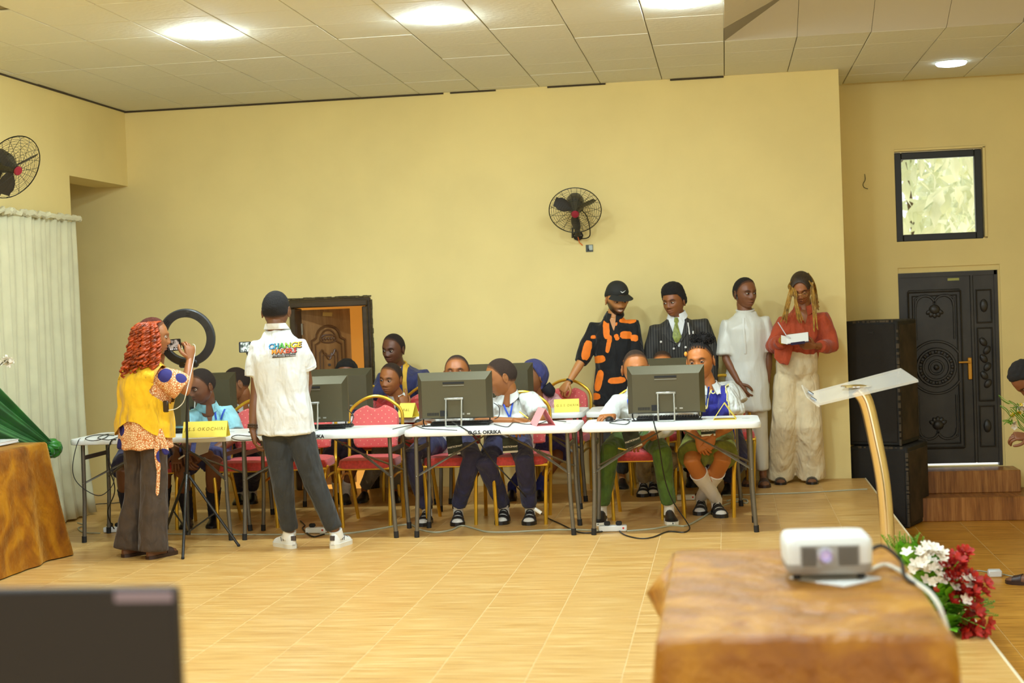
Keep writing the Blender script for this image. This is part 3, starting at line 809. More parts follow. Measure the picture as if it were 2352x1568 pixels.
# ------------------------------------------------------------------ draped tables
def draped(name, label, x0, x1, y0, y1, zt, seed, amp=.03, flare=.05, corner=None):
    rr = random.Random(seed)
    b = MB(); n = 160; rings = []
    per = []
    W, D = x1 - x0, y1 - y0
    P = 2 * (W + D)
    for i in range(n):
        s = P * i / n
        if s < W: p, nm = (x0 + s, y0), (0, -1)
        elif s < W + D: p, nm = (x1, y0 + s - W), (1, 0)
        elif s < 2 * W + D: p, nm = (x1 - (s - W - D), y1), (0, 1)
        else: p, nm = (x0, y1 - (s - 2 * W - D)), (-1, 0)
        # rounded corner normals
        cx = [(x0, y0), (x1, y0), (x1, y1), (x0, y1)]
        v = Vector((nm[0], nm[1], 0)); k = 0
        for c in cx:
            d = math.hypot(p[0] - c[0], p[1] - c[1])
            if d < .16:
                dv = Vector((c[0] - (x0 + x1) / 2, c[1] - (y0 + y1) / 2, 0)).normalized()
                k = max(k, 1 - d / .16); v = (v * (1 - k * .6) + Vector((math.copysign(.7, dv.x), math.copysign(.7, dv.y), 0)) * k * .6)
        if corner and math.hypot(p[0] - corner[0], p[1] - corner[1]) < .16: k *= corner[2]
        per.append((Vector((p[0], p[1], 0)), v.normalized(), s, k))
    c = Vector(((x0 + x1) / 2, (y0 + y1) / 2, zt + .002))
    ph = [rr.uniform(0, 6.28) for _ in range(6)]
    for f in (.05, .35, .7, .92, .985):
        rings.append([c.lerp(Vector((p.x, p.y, zt + .002)), f) + Vector((0, 0, .003 * noise.noise(Vector((p.x * 5 * f, p.y * 5 * f, seed))))) for p, v, s, k in per])
    H = 14
    for j in range(H + 1):
        t = j / H; z = zt - .012 - (zt - .02) * t
        ring = []
        for p, v, s, k in per:
            wv = sum(math.sin(s * f_ + ph[q] + .6 * t) * a_ for q, (f_, a_) in enumerate(((9, .5), (17, .4), (27, .25), (5, .4))))
            nz = noise.noise(Vector((s * 4, z * 5, seed * 3.1)))
            d = .006 + t ** 1.2 * (amp * wv * .55 + amp * .6 + flare) + .012 * nz * min(1, t * 3) + k * t ** .8 * flare * 1.5
            ring.append(Vector((p.x, p.y, z)) + v * max(.004, d))
        rings.append(ring)
    b.loft(rings, cap=False); b.add(rings[0], [tuple(range(n))])
    o = b.build(name, velvet_mat(), None, ang=0)
    return tag(o, label, 'tablecloth')
def plain_table(x0, x1, y0, y1, zt, label):
    t = thing('table', label, 'table', ((x0 + x1) / 2, (y0 + y1) / 2, 0))
    s = MB(); s.box(((x0 + x1) / 2, (y0 + y1) / 2, zt - .02), (x1 - x0, y1 - y0, .035), bev=.008); s.build('tabletop', M_WHITE, t)
    for x in (x0 + .06, x1 - .06):
        for y in (y0 + .08, y1 - .08):
            s = MB(); s.tube([(x, y, 0), (x, y, zt - .03)], .015, 8); s.build('leg', M_LEG, t)
    return t
FX0, FX1, FY0, FY1, FZ = -.19, .505, 3.56, 4.82, .75
plain_table(FX0 + .01, FX1 - .01, FY0 + .01, FY1 - .01, FZ - .002, 'table under the golden cloth in the right foreground')
# the gathered corner sticking out on the left side of that cloth
b = MB(); rows = []
A_, C_ = Vector((FX0 - .004, FY1 - .01, FZ - .002)), Vector((FX0 - .012, FY1 - .50, FZ - .03))
tip = at(1483, 1362, FY1 - .22)
for i in range(13):
    f = i / 12; e_ = A_.lerp(C_, f); k_ = math.exp(-((f - .5) / .26) ** 2); o_ = e_.lerp(tip, k_ * .98); 
    rows.append([e_, e_.lerp(o_, .5) + Vector((0, 0, .012 * k_)), o_, o_ + Vector((.004, 0, -.012)), e_.lerp(o_, .55) + Vector((.006, 0, -.055 - .06 * k_)), e_ + Vector((-.004, 0, -.10 - .12 * k_))])
b.loft(rows, cap=False, closed=False)
fold_ = b
tc_ = draped('tablecloth', 'golden brown velvet cloth on the foreground table under the projector', FX0, FX1, FY0, FY1, FZ, 5, amp=.045, flare=.03)
ORG[tc_.name] = Vector()
_o = fold_.build('cloth_fold', velvet_mat(), tc_, ang=0)
_sm = _o.modifiers.new('thick', 'SOLIDIFY'); _sm.thickness = .003
plain_table(-5.12, -4.53, 8.2, 9.3, .765, 'table under the golden cloth at the left edge')
draped('tablecloth', 'golden brown velvet cloth on the table at the left edge by the green drape', -5.14, -4.52, 8.18, 9.32, .77, 9, amp=.035, flare=.05)

# ------------------------------------------------------------------ projector on a paper, on the foreground table
pc_ = (onz(1830, 1325, FZ + .02) + onz(1985, 1325, FZ + .02)) / 2 + Vector((-.005, .09, 0)); PZ = FZ + .012
pr = thing('projector', 'white projector on the golden foreground table', 'projector', (pc_.x, pc_.y, PZ))
R4 = Matrix.Translation((pc_.x, pc_.y, PZ)) @ Matrix.Rotation(.06, 4, 'Z')
M_PROJ = mat('projector_white', (226, 226, 218), rough=.45); M_PGREY = mat('projector_grey', (168, 164, 154), rough=.5)
def rbox(hx, hy, r, z, ny=6):
    pts = []
    for cx, cy, a0 in ((hx - r, hy - r, 0), (-hx + r, hy - r, PI / 2), (-hx + r, -hy + r, PI), (hx - r, -hy + r, 1.5 * PI)):
        for i in range(ny): a = a0 + PI / 2 * i / (ny - 1); pts.append(Vector((cx + r * math.cos(a), cy + r * math.sin(a), z)))
    return pts
b = MB(); b.loft([[R4 @ p for p in rbox(*q)] for q in ((.112, .085, .02, .016), (.118, .09, .022, .024), (.12, .092, .024, .045))]); b.build('base_shell', M_PGREY, pr)
b = MB(); b.loft([[R4 @ p for p in rbox(*q)] for q in ((.12, .092, .024, .045), (.122, .094, .026, .09), (.12, .092, .026, .108), (.112, .085, .024, .118), (.09, .07, .02, .121))]); b.build('top_shell', M_PROJ, pr)
b = MB(); b.box((0, 0, 0), (.165, .006, .062)); 
for v in b.v: v += Vector((-.0, -.094, .068))
b.v = [R4 @ v for v in b.v]; b.build('front_grille_panel', M_PGREY, pr, smooth=False)
for i in range(9):
    for x0_, w_ in ((-.058, .04), (.05, .055)):
        b = MB(); b.box((x0_, -.0975, .044 + i * .006), (w_, .003, .0022)); b.v = [R4 @ v for v in b.v]; b.build('grille_slat', M_FOOT, pr, smooth=False)
b = MB(); b.lathe([(.024, 0), (.024, .012), (.017, .016), (.016, .004), (.002, .002)], n=20, M=rot(x=PI / 2)); b.v = [R4 @ (v + Vector((-.012, -.094, .07))) for v in b.v]; b.build('lens_ring', mat('lens_ring', (190, 186, 196), rough=.3, metal=.3), pr)
b = MB(); b.sphere((-.012, -.098, .07), (.016, .006, .016), 14, 8); b.v = [R4 @ v for v in b.v]; b.build('lens', mat('lens_glare', (205, 190, 235), rough=.08, emit=.15), pr)  # pale colour and faint glow put in for the glare on the lens
for x in (-.09, .09):
    for y in (-.06, .06):
        b = MB(); b.lathe([(.012, -.0), (.01, .018)], n=10); b.v = [R4 @ (v + Vector((x, y, 0))) for v in b.v]; b.build('foot', M_FOOT, pr)
b = MB(); b.box((0, 0, 0), (.16, .2, .004)); b.v = [R4 @ (rot(z=.75) @ v + Vector((.02, -.03, -.006))) for v in b.v]
tag(b.build('paper_sheet', mat('paper_white', (238, 236, 228), rough=.8), None, smooth=False), 'white folded paper under the projector', 'paper')
a = R4 @ Vector((.115, .03, .05))
b = MB(); b.tube(catmull([a, a + Vector((.05, .02, .02)), a + Vector((.1, .0, -.02)), Vector((FX1 - .03, a.y - .12, FZ + .012)), Vector((FX1 + .03, a.y - .3, FZ - .02)), Vector((FX1 + .07, a.y - .34, FZ - .3))], 6), .006, 6)
tag(b.build('projector_cable', M_BLACK, None), 'black cable leaving the projector over the table edge', 'cable')
b = MB(); b.tube(catmull([R4 @ Vector((.13, .05, -.002)), (FX1 - .06, 4.45, FZ + .012), (FX1 - .015, 4.2, FZ + .012), (FX1 + .02, 3.95, FZ - .01), (FX1 + .06, 3.9, FZ - .2)], 6), .006, 6)
tag(b.build('white_cable', mat('cable_white', (226, 218, 196), rough=.5), None), 'pale cable running along the right edge of the golden table', 'cable')

# ------------------------------------------------------------------ dark screen in the left foreground, on a floor stand
tv = thing('display_screen', 'dark blurred screen panel at the bottom left of the picture', 'screen', (-1.12, 2.2, 0))
b = MB(); b.box((-1.14, 2.2, .97), (.56, .03, .36), bev=.006); b.build('panel', mat('dark_panel', (36, 24, 9), rough=.6), tv)
b = MB(); b.box((-.91, 2.183, 1.138), (.094, .003, .016)); b.build('sticker_or_glint', mat('reflection_lilac', (150, 130, 140), rough=.5), tv, smooth=False)  # lilac strip painted in for the reflection at the top corner
b = MB(); b.tube([(-1.14, 2.22, .02), (-1.14, 2.22, .9)], .025, 10); b.build('pole', M_BLACK, tv)
b = MB(); b.lathe([(.22, 0), (.22, .012), (.03, .03)], (-1.14, 2.22, 0), 20); b.build('base', M_BLACK, tv)

# ------------------------------------------------------------------ wall fans
def make_fan(name, c, nrm, wall_pt, wall_n, R, label):
    t = thing('wall_fan', label, 'fan', wall_pt, 'black wall fans')
    z = Vector(nrm).normalized(); x = Vector((0, 0, 1)).cross(z).normalized(); y = z.cross(x)
    M_ = Matrix((x, y, z)).transposed().to_4x4(); M_.translation = c
    CG = mat('fan_wire', (40, 36, 24), rough=.4, metal=.3)
    g = MB()
    for i in range(11):
        f = .16 + .84 * i / 10
        for s in (1, -1):
            h = .06 * math.sqrt(max(0, 1 - f * f)) * s * 1.0
            g.tube([M_ @ Vector((R * f * math.cos(a), R * f * math.sin(a), h)) for a in [2 * PI * k / 40 for k in range(41)]], .0010 if i < 10 else .004, 4, cap=False)
    for k in range(16):
        a = 2 * PI * k / 16
        for s in (1, -1):
            g.tube([M_ @ Vector((R * f * math.cos(a + (.12 * s)), R * f * math.sin(a + .12 * s), .06 * math.sqrt(max(0, 1 - f * f)) * s)) for f in (.1, .4, .7, .9, 1)], .0015, 4, cap=False)
    g.build('cage', CG, t)
    h = MB(); h.lathe([(.001, .075), (.028, .073), (.034, .062), (.03, .055)], n=18); h.v = [M_ @ v for v in h.v]; h.build('badge', mat('fan_badge', (150, 30, 44), rough=.35), t)
    for k in range(3):
        a0 = PI / 2 + 2 * PI * k / 3 + PI
        h = MB(); rings = []
        for i in range(8):
            f = .16 + .72 * i / 7; w_ = .055 * math.sin(min(1, (i + 1) / 5) * PI / 2) * (1 if i < 6 else .75)
            ring = []
            for q in range(8):
                u = math.cos(2 * PI * q / 8) * w_; v = math.sin(2 * PI * q / 8) * .004
                tw = .75
                p = Vector((R * f, u * math.cos(tw) - v * math.sin(tw), u * math.sin(tw) + v * math.cos(tw)))
                ring.append(M_ @ (rot(z=a0) @ p))
            rings.append(ring)
        h.loft(rings); h.build('blade', mat('fan_blade', (48, 42, 34), rough=.4), t)
    h = MB(); h.lathe([(.03, .05), (.034, .02), (.055, -.03), (.072, -.06), (.075, -.15), (.06, -.19), (.02, -.2)], n=20); h.v = [M_ @ v for v in h.v]; h.build('motor', mat('fan_motor', (66, 60, 44), rough=.4), t)
    back = M_ @ Vector((0, -.01, -.12))
    wp = Vector(wall_pt); wn_ = Vector(wall_n)
    h = MB(); h.tube(catmull([back, back + (wp - back) * .3 + wn_ * .04, wp + wn_ * .06 + Vector((0, 0, .05)), wp + wn_ * .02], 5), .024, 10); h.build('bracket_arm', mat('fan_motor', (0, 0, 0)), t)
    h = MB(); h.lathe([(.045, 0), (.045, .014), (.03, .024)], n=8, M=wn_.to_track_quat('Z', 'Y').to_matrix()); h.v = [v + wp for v in h.v]; h.build('wall_plate', CG, t)
    side = wn_.cross(Vector((0, 0, 1)))
    h = MB(); h.tube(catmull([back - Vector((0, 0, .02)), back - side * .09 + Vector((0, 0, -.1)), wp + wn_ * .08 - side * .11 + Vector((0, 0, .0)), wp + wn_ * .05 - side * .04 - Vector((0, 0, .03)), wp + wn_ * .03], 6), .005, 6); h.build('power_cord', CG, t)
    h = MB(); h.tube([wp + wn_ * .05 + side * .045 - Vector((0, 0, .02)), wp + wn_ * .06 + side * .04 + Vector((0, 0, .07))], .008, 6); h.build('pull_switch', CG, t)
    for s in (-1, 1):
        h = MB(); h.sphere(wp + wn_ * .026 + side * s * .028, .006, 8, 6); h.build('screw', M_STEEL, t)
    h = MB(); h.tube([wp + wn_ * .03 - Vector((0, 0, .01)), wp + wn_ * .02 - side * .01 - Vector((0, 0, .06)), wp + wn_ * .004 - side * .035 - Vector((0, 0, .085))], .004, 5); h.build('orange_wire', mat('orange_wire', (230, 110, 30)), t)
make_fan('a', at(1321, 483, 12.36), (.06, -.80, -.56), at(1328, 541, YB - .005), (0, -1, 0), .218, 'black wall fan in the middle of the back wall')
pl = onx(28, 384, -4.9)
make_fan('b', pl, (.78, -.30, -.45), Vector((XL + .005, pl.y + .1, pl.z - .28)), (1, 0, 0), .235, 'black wall fan on the left wall, cut by the picture edge')
s_ = at(1354, 570, YB)
sk = thing('wall_socket', 'small open socket box on the wall below the fan', 'socket', s_)
b = MB(); b.box(s_ + Vector((0, -.004, 0)), (.062, .008, .06)); b.build('box', mat('socket_dark', (60, 66, 56), rough=.5), sk, smooth=False)
b = MB(); b.box(s_ + Vector((.012, -.011, .004)), (.034, .006, .044), bev=.003); b.build('faceplate', mat('socket_pale', (170, 180, 168), rough=.4), sk)
b = MB(); b.box(s_ + Vector((-.008, -.013, -.012)), (.014, .006, .016)); b.build('switch', M_FOOT, sk, smooth=False)
q = at(1985, 415, YR - .004)
b = MB(); b.tube(catmull([q + Vector((.005, 0, .06)), q + Vector((.008, -.006, .01)), q + Vector((-.012, -.012, -.03)), q + Vector((-.004, -.006, -.06)), q + Vector((.03, -.003, -.075))], 5), .003, 5)
tag(b.build('wire_stub', M_BLACK, None), 'short dark wire stub sticking from the yellow wall left of the window', 'wire')

# ------------------------------------------------------------------ speaker stack
SPK = mat('speaker_black', (34, 31, 25), rough=.75, var=.25, scale=9, bump=.2, bscale=60)
SPW = mat('speaker_worn', (74, 62, 44), rough=.8, var=.3, scale=7)
def spk(name, label, A, l, d, z0, z1, a, worn):
    t = thing('loudspeaker', label, 'speaker', (A[0], A[1], z0), 'old black loudspeakers by the black door')
    L_, R_ = Vector((-math.cos(a), math.sin(a), 0)), Vector((math.sin(a), math.cos(a), 0))
    A = Vector((A[0], A[1], 0)); h = z1 - z0
    C_ = A + L_ * l / 2 + R_ * d / 2 + Vector((0, 0, (z0 + z1) / 2)); Rm = Matrix((-L_, R_, Vector((0, 0, 1)))).transposed()
    b = MB(); b.box(C_, (l, d, h), M=Rm, bev=.012); b.build('cabinet', SPK, t)
    b = MB(); b.box(C_ - R_ * (d / 2 + .004), (l - .05, .012, h - .06), M=Rm, bev=.005); b.build('grille', mat('speaker_grille', (40, 35, 28), rough=.85, bump=.5, bscale=260), t)
    b = MB(); rr = random.Random(int(z1 * 100))
    for i in range(16):
        z = z0 + .03 + (h - .06) * i / 16; b.box(A + Vector((0, 0, z)) + L_ * .004 - R_ * .001, (.014 + rr.uniform(0, .012), .014, h / 16 * rr.uniform(.3, .95)), M=Rm)
    for i in range(9):
        b.box(A + L_ * (l * (.1 + .09 * i)) + Vector((0, 0, z1 - .008)), (rr.uniform(.01, .05), .01, rr.uniform(.006, .022)), M=Rm)
    b.build('worn_edge', SPW, t, smooth=False)['kind'] = 'stuff'
    b = MB(); b.box(C_ - L_ * (l / 2 + .002), (.006, d - .06, h - .08), M=Rm, bev=.002); b.build('side_panel', mat('speaker_side', (52, 42, 30), rough=.8, var=.3, scale=6), t)
    for z in (z0 + .1, z1 - .1):
        b = MB(); b.box(A + L_ * (l / 2) - R_ * .012 + Vector((0, 0, z)), (.05, .008, .016), M=Rm); b.build('badge', SPK, t, smooth=False)
spk('a', 'tall upper black loudspeaker with worn edges', (1.43, 12.82), .46, .52, .25, 1.315, .42, 1)
spk('b', 'lower black loudspeaker standing on the lower floor', (1.47, 12.76), .50, .58, LOW, .245, .42, 0)

# ------------------------------------------------------------------ clear lectern
le = thing('lectern', 'clear acrylic lectern on a curved metal pole', 'lectern', (.9, 8.96, 0))
ACR = mat('acrylic', (250, 246, 232), rough=.06, trans=.9, alpha=1); ACR.node_tree.nodes['Principled BSDF'].inputs['IOR'].default_value = 1.2
ACE = mat('acrylic_frost', (252, 248, 236), rough=.12, alpha=.36, spec=1.0)
A, B_, C_, D_ = at(1875, 933, 8.72), at(2110, 877, 8.72), at(2070, 850, 9.2), at(1862, 905, 9.2)
def plate(mb, a, b_, c, d, th):
    n = (b_ - a).cross(d - a).normalized() * th
    vs = [a, b_, c, d]; mb.add(vs + [v + n for v in vs], [(3, 2, 1, 0), (4, 5, 6, 7), (0, 1, 5, 4), (1, 2, 6, 5), (2, 3, 7, 6), (3, 0, 4, 7)])
b = MB(); plate(b, A, B_, C_, D_, .014); b.build('reading_board', ACE, le, smooth=False)
lip = Vector((-.05, 0, .06))
b = MB(); plate(b, D_ + Vector((.02, 0, 0)), A + Vector((.02, 0, 0)), A + lip, D_ + lip, .008); b.build('book_stop', ACE, le, smooth=False)
for f in (.25, .75):
    b = MB(); p = A.lerp(D_, f) + Vector((.005, 0, .012)); b.tube([p, p + Vector((-.03, 0, .02))], .012, 8); b.build('screw', M_STEEL, le)
mid = (A + B_ + C_ + D_) / 4
b = MB(); b.lathe([(.09, 0), (.09, .006), (.03, .012)], mid + Vector((-.03, 0, .01)), 20); b.build('mount_disc', mat('chrome', (225, 222, 214), rough=.12, metal=1), le)
pts = catmull([mid + Vector((-.02, 0, -.01)), at(1990, 925, 8.96), at(2010, 1010, 8.96), at(2027, 1100, 8.96), at(2036, 1190, 8.96), at(2040, 1268, 8.96)], 6)
b = MB(); b.tube(pts, .043, 20); b.build('curved_pole', mat('pole_chrome', (232, 214, 176), rough=.14, metal=.95), le)
b = MB(); b.box((.88, 8.96, .012), (.4, .34, .024), bev=.006); b.build('foot_plate', ACE, le)

# ------------------------------------------------------------------ flower arrangement on the floor by the golden table
fl = thing('flower_arrangement', 'artificial bouquet of red and white flowers with green leaves by the floor edge', 'flowers', (.86, 6.95, 0))
ft = lambda dx, dy, z: Vector((.86 + dx, 6.95 + dy, z))
b = MB(); b.lathe([(.07, 0), (.09, .02), (.1, .1), (.095, .105), (.08, .10), (.002, .09)], ft(0, 0, 0), 20); b.build('pot', mat('clay_pot', (120, 80, 50)), fl)
GR = mat('leaf_green', (104, 166, 34), rough=.5, var=.2, scale=12); GR2 = mat('fern_green', (104, 156, 30), rough=.55)
RED = mat('petal_red', (176, 34, 22), rough=.55, var=.15, scale=30); WHP = mat('petal_white', (240, 230, 212), rough=.55)
rr = random.Random(11)
def blossom_mesh(np_, r, cup):
    b = MB()
    for k in range(np_):
        a = 2 * PI * k / np_; M_ = rot(z=a) @ rot(y=-cup)
        pts = [(0, 0, 0), (.5 * r, -.36 * r, .05 * r), (r, -.2 * r, .16 * r), (1.06 * r, .02 * r, .1 * r), (r, .24 * r, .16 * r), (.5 * r, .36 * r, .05 * r), (.55 * r, 0, -.02 * r)]
        b.add([M_ @ Vector(p) for p in pts], [(0, 1, 6), (1, 2, 6), (2, 3, 6), (3, 4, 6), (4, 5, 6), (5, 0, 6)])
    b.sphere((0, 0, .1 * r), .16 * r, 6, 4)
    return b
def leaf_mesh(l, w_):
    b = MB(); R = []
    for i, (f, k) in enumerate(((0, .08), (.2, .7), (.45, 1), (.7, .75), (.9, .3), (1, .03))):
        z = .18 * l * math.sin(f * PI * .8)
        R.append((Vector((f * l, -k * w_, z + .1 * k * w_)), Vector((f * l, 0, z - .0)), Vector((f * l, k * w_, z + .1 * k * w_))))
    for i in range(5):
        o = len(b.v); b.add([*R[i], *R[i + 1]], [(0, 1, 4, 3), (1, 2, 5, 4)])
    return b
def frond_mesh(l):
    b = MB()
    b.tube([(0, 0, 0), (l * .5, 0, .06 * l), (l, 0, 0)], .0025, 4)
    for i in range(16):
        f = .15 + .85 * i / 16; z = .12 * l * math.sin(f * PI); ln = .22 * l * (1 - f * .7)
        for s in (-1, 1):
            b.add([(f * l, 0, z), (f * l + ln * .5, s * ln * .75, z + .004), (f * l + ln * .62, s * ln * .62, z - .002)], [(0, 1, 2)])
    return b
def scatter(proto, name, m, spots):
    first = None
    for p, d, s in spots:
        d = Vector(d).normalized()
        if first is None:
            o = proto.build(name, m, fl, smooth=True)
            for v in o.data.vertices: v.co += ORG[fl.name]
            first = o
        else:
            o = first.copy(); COL.objects.link(o)
        q = d.to_track_quat('Z' if 'flower' in name or 'bud' in name else 'X', 'Y' if 'flower' in name else 'Z')
        o.rotation_mode = 'QUATERNION'; o.rotation_quaternion = q; o.scale = (s, s, s); o.location = p - ORG[fl.name]
def sp(cx, cy, cz, sx, sy, sz, n, s0, s1, up=.5):
    out = []
    for _ in range(n):
        p = Vector((rr.gauss(cx, sx), rr.gauss(cy, sy), max(.02, rr.gauss(cz, sz))))
        d = p - ft(-.02, 0, .06); d.z += up * .1; d += Vector((rr.uniform(-.1, .1), rr.uniform(-.25, -.0), rr.uniform(-.05, .1)))
        out.append((p, d, rr.uniform(s0, s1)))
    return out
def px(x, y, Y): return at(x, y, Y)
W_, Rd, Gn, Fr = [], [], [], []
for x, y, n in ((2125, 1275, 10), (2110, 1300, 9), (2150, 1262, 6), (2160, 1305, 6), (2190, 1335, 3), (2222, 1335, 4), (2225, 1382, 3), (2140, 1330, 4)):
    c = px(x, y, 6.84); W_ += sp(c.x, c.y, c.z, .022, .03, .02, int(n * 1.3), .6, .95)
for x, y, n in ((2200, 1290, 8), (2180, 1318, 8), (2210, 1312, 8), (2235, 1340, 8), (2215, 1360, 9), (2250, 1350, 5), (2195, 1370, 6), (2235, 1395, 7), (2245, 1390, 5), (2230, 1440, 10), (2250, 1440, 7), (2215, 1455, 8), (2205, 1278, 4)):
    c = px(x, y, 6.86); Rd += sp(c.x, c.y, c.z, .022, .03, .02, int(n * 1.4), .7, 1.1)
for x, y, n in ((2110, 1330, 8), (2095, 1320, 6), (2085, 1340, 5), (2110, 1370, 6), (2150, 1325, 6), (2125, 1350, 9), (2160, 1365, 9), (2140, 1385, 8), (2175, 1350, 6), (2165, 1400, 8), (2185, 1420, 8), (2100, 1305, 6), (2195, 1400, 6), (2180, 1450, 6), (2080, 1300, 5)):
    c = px(x, y, 6.95); Gn += sp(c.x, c.y, c.z, .022, .03, .02, int(n * 1.7), .7, 1.2)
for x, y, n in ((2060, 1290, 7), (2075, 1285, 6), (2095, 1290, 6), (2150, 1410, 6), (2185, 1440, 6), (2210, 1400, 4), (2190, 1465, 6), (2225, 1410, 4), (2130, 1400, 4)):
    c = px(x, y, 7.0); Fr += sp(c.x, c.y, c.z, .015, .02, .015, n, .7, 1.1)
scatter(blossom_mesh(5, .034, .25), 'white_flower', WHP, W_)
scatter(blossom_mesh(5, .036, .45), 'red_flower', RED, Rd)
scatter(leaf_mesh(.10, .034), 'leaf', GR, Gn)
scatter(frond_mesh(.20), 'fern_frond', GR2, [(p - Vector(d).normalized() * .06, d, s) for p, d, s in Fr])
b = MB(); 
for i in range(26):
    p = (Rd + W_)[i * 4 % len(Rd + W_)][0]; b.tube([ft(0, 0, .08), ft(0, 0, .08).lerp(p, .5) + Vector((0, 0, .03)), p], .003, 4)
b.build('stems', GR2, fl)['kind'] = 'stuff'
c = px(2153, 1351, 6.88)
b = MB(); b.sphere(c, .019, 10, 8); b.build('berry', mat('berry', (196, 60, 40), rough=.35), fl)

# ------------------------------------------------------------------ power strips, plugs, cables
CW = mat('cable_white', (0, 0, 0)); CG_ = mat('cable_grey', (176, 176, 150), rough=.5)
def strip_box(px_, py_, L_, rz, label, plugs=2):
    p = onz(px_, py_); t = thing('power_strip', label, 'power strip', p, 'white power strips on the floor')
    M_ = Matrix.Translation(p) @ Matrix.Rotation(rz, 4, 'Z')
    b = MB(); b.box((0, 0, .022), (L_, .06, .04), bev=.006); b.v = [M_ @ v for v in b.v]; b.build('housing', M_WHITE, t)
    for i in range(plugs):
        b = MB(); b.box((-L_ * .2 + i * L_ * .42, 0, .056), (.042, .036, .028), bev=.008); b.v = [M_ @ v for v in b.v]; b.build('plug', M_FOOT, t)
    b = MB(); b.box((L_ * .38, -.031, .026), (.012, .004, .012)); b.v = [M_ @ v for v in b.v]; b.build('switch', mat('red_switch', (210, 60, 50), rough=.4), t, smooth=False)
strip_box(262, 1222, .145, .08, 'white power strip on the floor left of the woman in yellow')
strip_box(727, 1224, .15, -.1, 'white power strip on the floor beside the white sneakers', 1)
strip_box(1408, 1220, .19, .03, 'white power strip under the right end table with two black plugs')
strip_box(1576, 1148, .14, 0, 'white power strip under the second row behind the girl', 0)
p = onz(2285, 1324, LOW); t = thing('power_adapter', 'white power adapter lying on the lower floor', 'adapter', p)
b = MB(); b.box(p + Vector((0, 0, .025)), (.09, .07, .05), bev=.008); b.build('housing', M_WHITE, t)
def cable(label, pts, r=.004, m=None, name='floor_cable'):
    b = MB(); b.tube(catmull(pts, 6), r, 6)
    return tag(b.build(name, m or M_BLACK, None), label, 'cable')
fz = lambda L_, z=.006: [onz(x, y, z) for x, y in L_]
cable('thin white cable on the lower floor to the white adapter', [onz(x, y, LOW + .006) for x, y in ((2225, 1314), (2245, 1310), (2272, 1314))], .005, CG_)
cable('thin white cable on the lower floor right of the adapter', [onz(x, y, LOW + .006) for x, y in ((2296, 1316), (2320, 1322), (2352, 1326))], .004, CG_)
cable('pale floor cable running under the middle table to the power strip', fz([(735, 1226), (800, 1224), (870, 1214), (915, 1206), (945, 1205), (965, 1216), (1000, 1222), (1035, 1217), (1060, 1207), (1085, 1212), (1120, 1221), (1180, 1221), (1250, 1217), (1320, 1216), (1375, 1218)]), .0065, CG_)
cable('pale floor cable curling from the right power strip past the girl\'s feet', fz([(1440, 1219), (1500, 1214), (1545, 1206), (1575, 1207), (1610, 1190), (1650, 1165), (1690, 1152), (1715, 1155), (1714, 1147), (1690, 1146), (1670, 1150)]), .0065, CG_)
cable('pale floor cable coming from the far right across the floor', fz([(1660, 1137), (1760, 1134), (1850, 1131), (1950, 1125), (1992, 1123)]), .005, CG_)
cable('pale floor cable on the left from the strip toward the sneakers', fz([(300, 1224), (400, 1226), (520, 1227), (640, 1227), (700, 1226)]), .005, CG_)
cable('black floor cable looping in front of the right power strip', fz([(1418, 1214), (1435, 1228), (1470, 1236), (1500, 1233), (1535, 1220), (1570, 1222), (1584, 1213)]) + [at(1575, 1195, 10.2), at(1545, 1150, 10.2), at(1527, 1100, 10.15), at(1515, 1030, 10.0), at(1510, 1000, 9.82), at(1503, 975, 9.83), at(1500, 955, 10.06)], .0045)
cable('black floor cable leading from the right strip to the left under the table', fz([(1400, 1216), (1370, 1222), (1330, 1222), (1290, 1204), (1260, 1190), (1243, 1178)]) + [at(1180, 1110, 10.1), at(1125, 1050, 10.0), at(1095, 1005, 9.81), at(1075, 990, 9.8), at(1050, 975, 9.93), at(1038, 968, 10.08)], .0045)
b = MB(); a_, c_ = at(1243, 1178, 10.1), at(1228, 1168, 10.1); b.tube([a_, c_], .013, 8); tag(b.build('cable_joint', M_WHITE, None), 'white connector on the black cable under the middle table', 'connector')
cable('black cable hanging from the left table to the power strip', [at(275, 1012, 9.84), at(258, 1010, 9.81), at(250, 1030, 9.8), at(250, 1070, 9.8), at(262, 1110, 9.84), at(262, 1135, 9.9)] + [at(248, 1170, 10.0), at(252, 1195, 10.05), onz(262, 1214, .06)], .0045)
cable('thin black cable looping in front of the left table legs', [at(280, 998, 10.2), at(240, 1003, 10.1), at(195, 1008, 10.0), at(180, 1012, 9.81), at(168, 1060, 9.77), at(170, 1095, 9.77), at(190, 1120, 9.77), at(225, 1138, 9.77), at(250, 1125, 9.78), at(262, 1100, 9.79), at(252, 1060, 9.79), at(246, 1035, 9.79), at(255, 1018, 9.8)], .003)
cable('tangle of thin cable on the left table top', [onz(x, y, .745) for x, y in ((262, 1000), (230, 998), (205, 1002), (196, 1008), (215, 1012), (240, 1006), (250, 997), (235, 1000), (225, 1006), (250, 1010), (270, 1004))], .003)
cable('thin cable loop on the table beside the polo man\'s wrist', [onz(x, y, .745) for x, y in ((605, 996), (575, 1001), (545, 999), (532, 1004), (540, 1009), (560, 1011), (590, 1008))], .003)
cable('thin mouse cable by the middle monitor', [onz(x, y, .745) for x, y in ((902, 985), (925, 980), (950, 976), (975, 984), (1010, 986), (1050, 988))], .0028)
cable('thin cable lying by the writing boy\'s arm', [onz(x, y, .746) for x, y in ((1135, 974), (1165, 980), (1180, 970), (1210, 974), (1240, 972), (1262, 965), (1300, 968))], .0028)
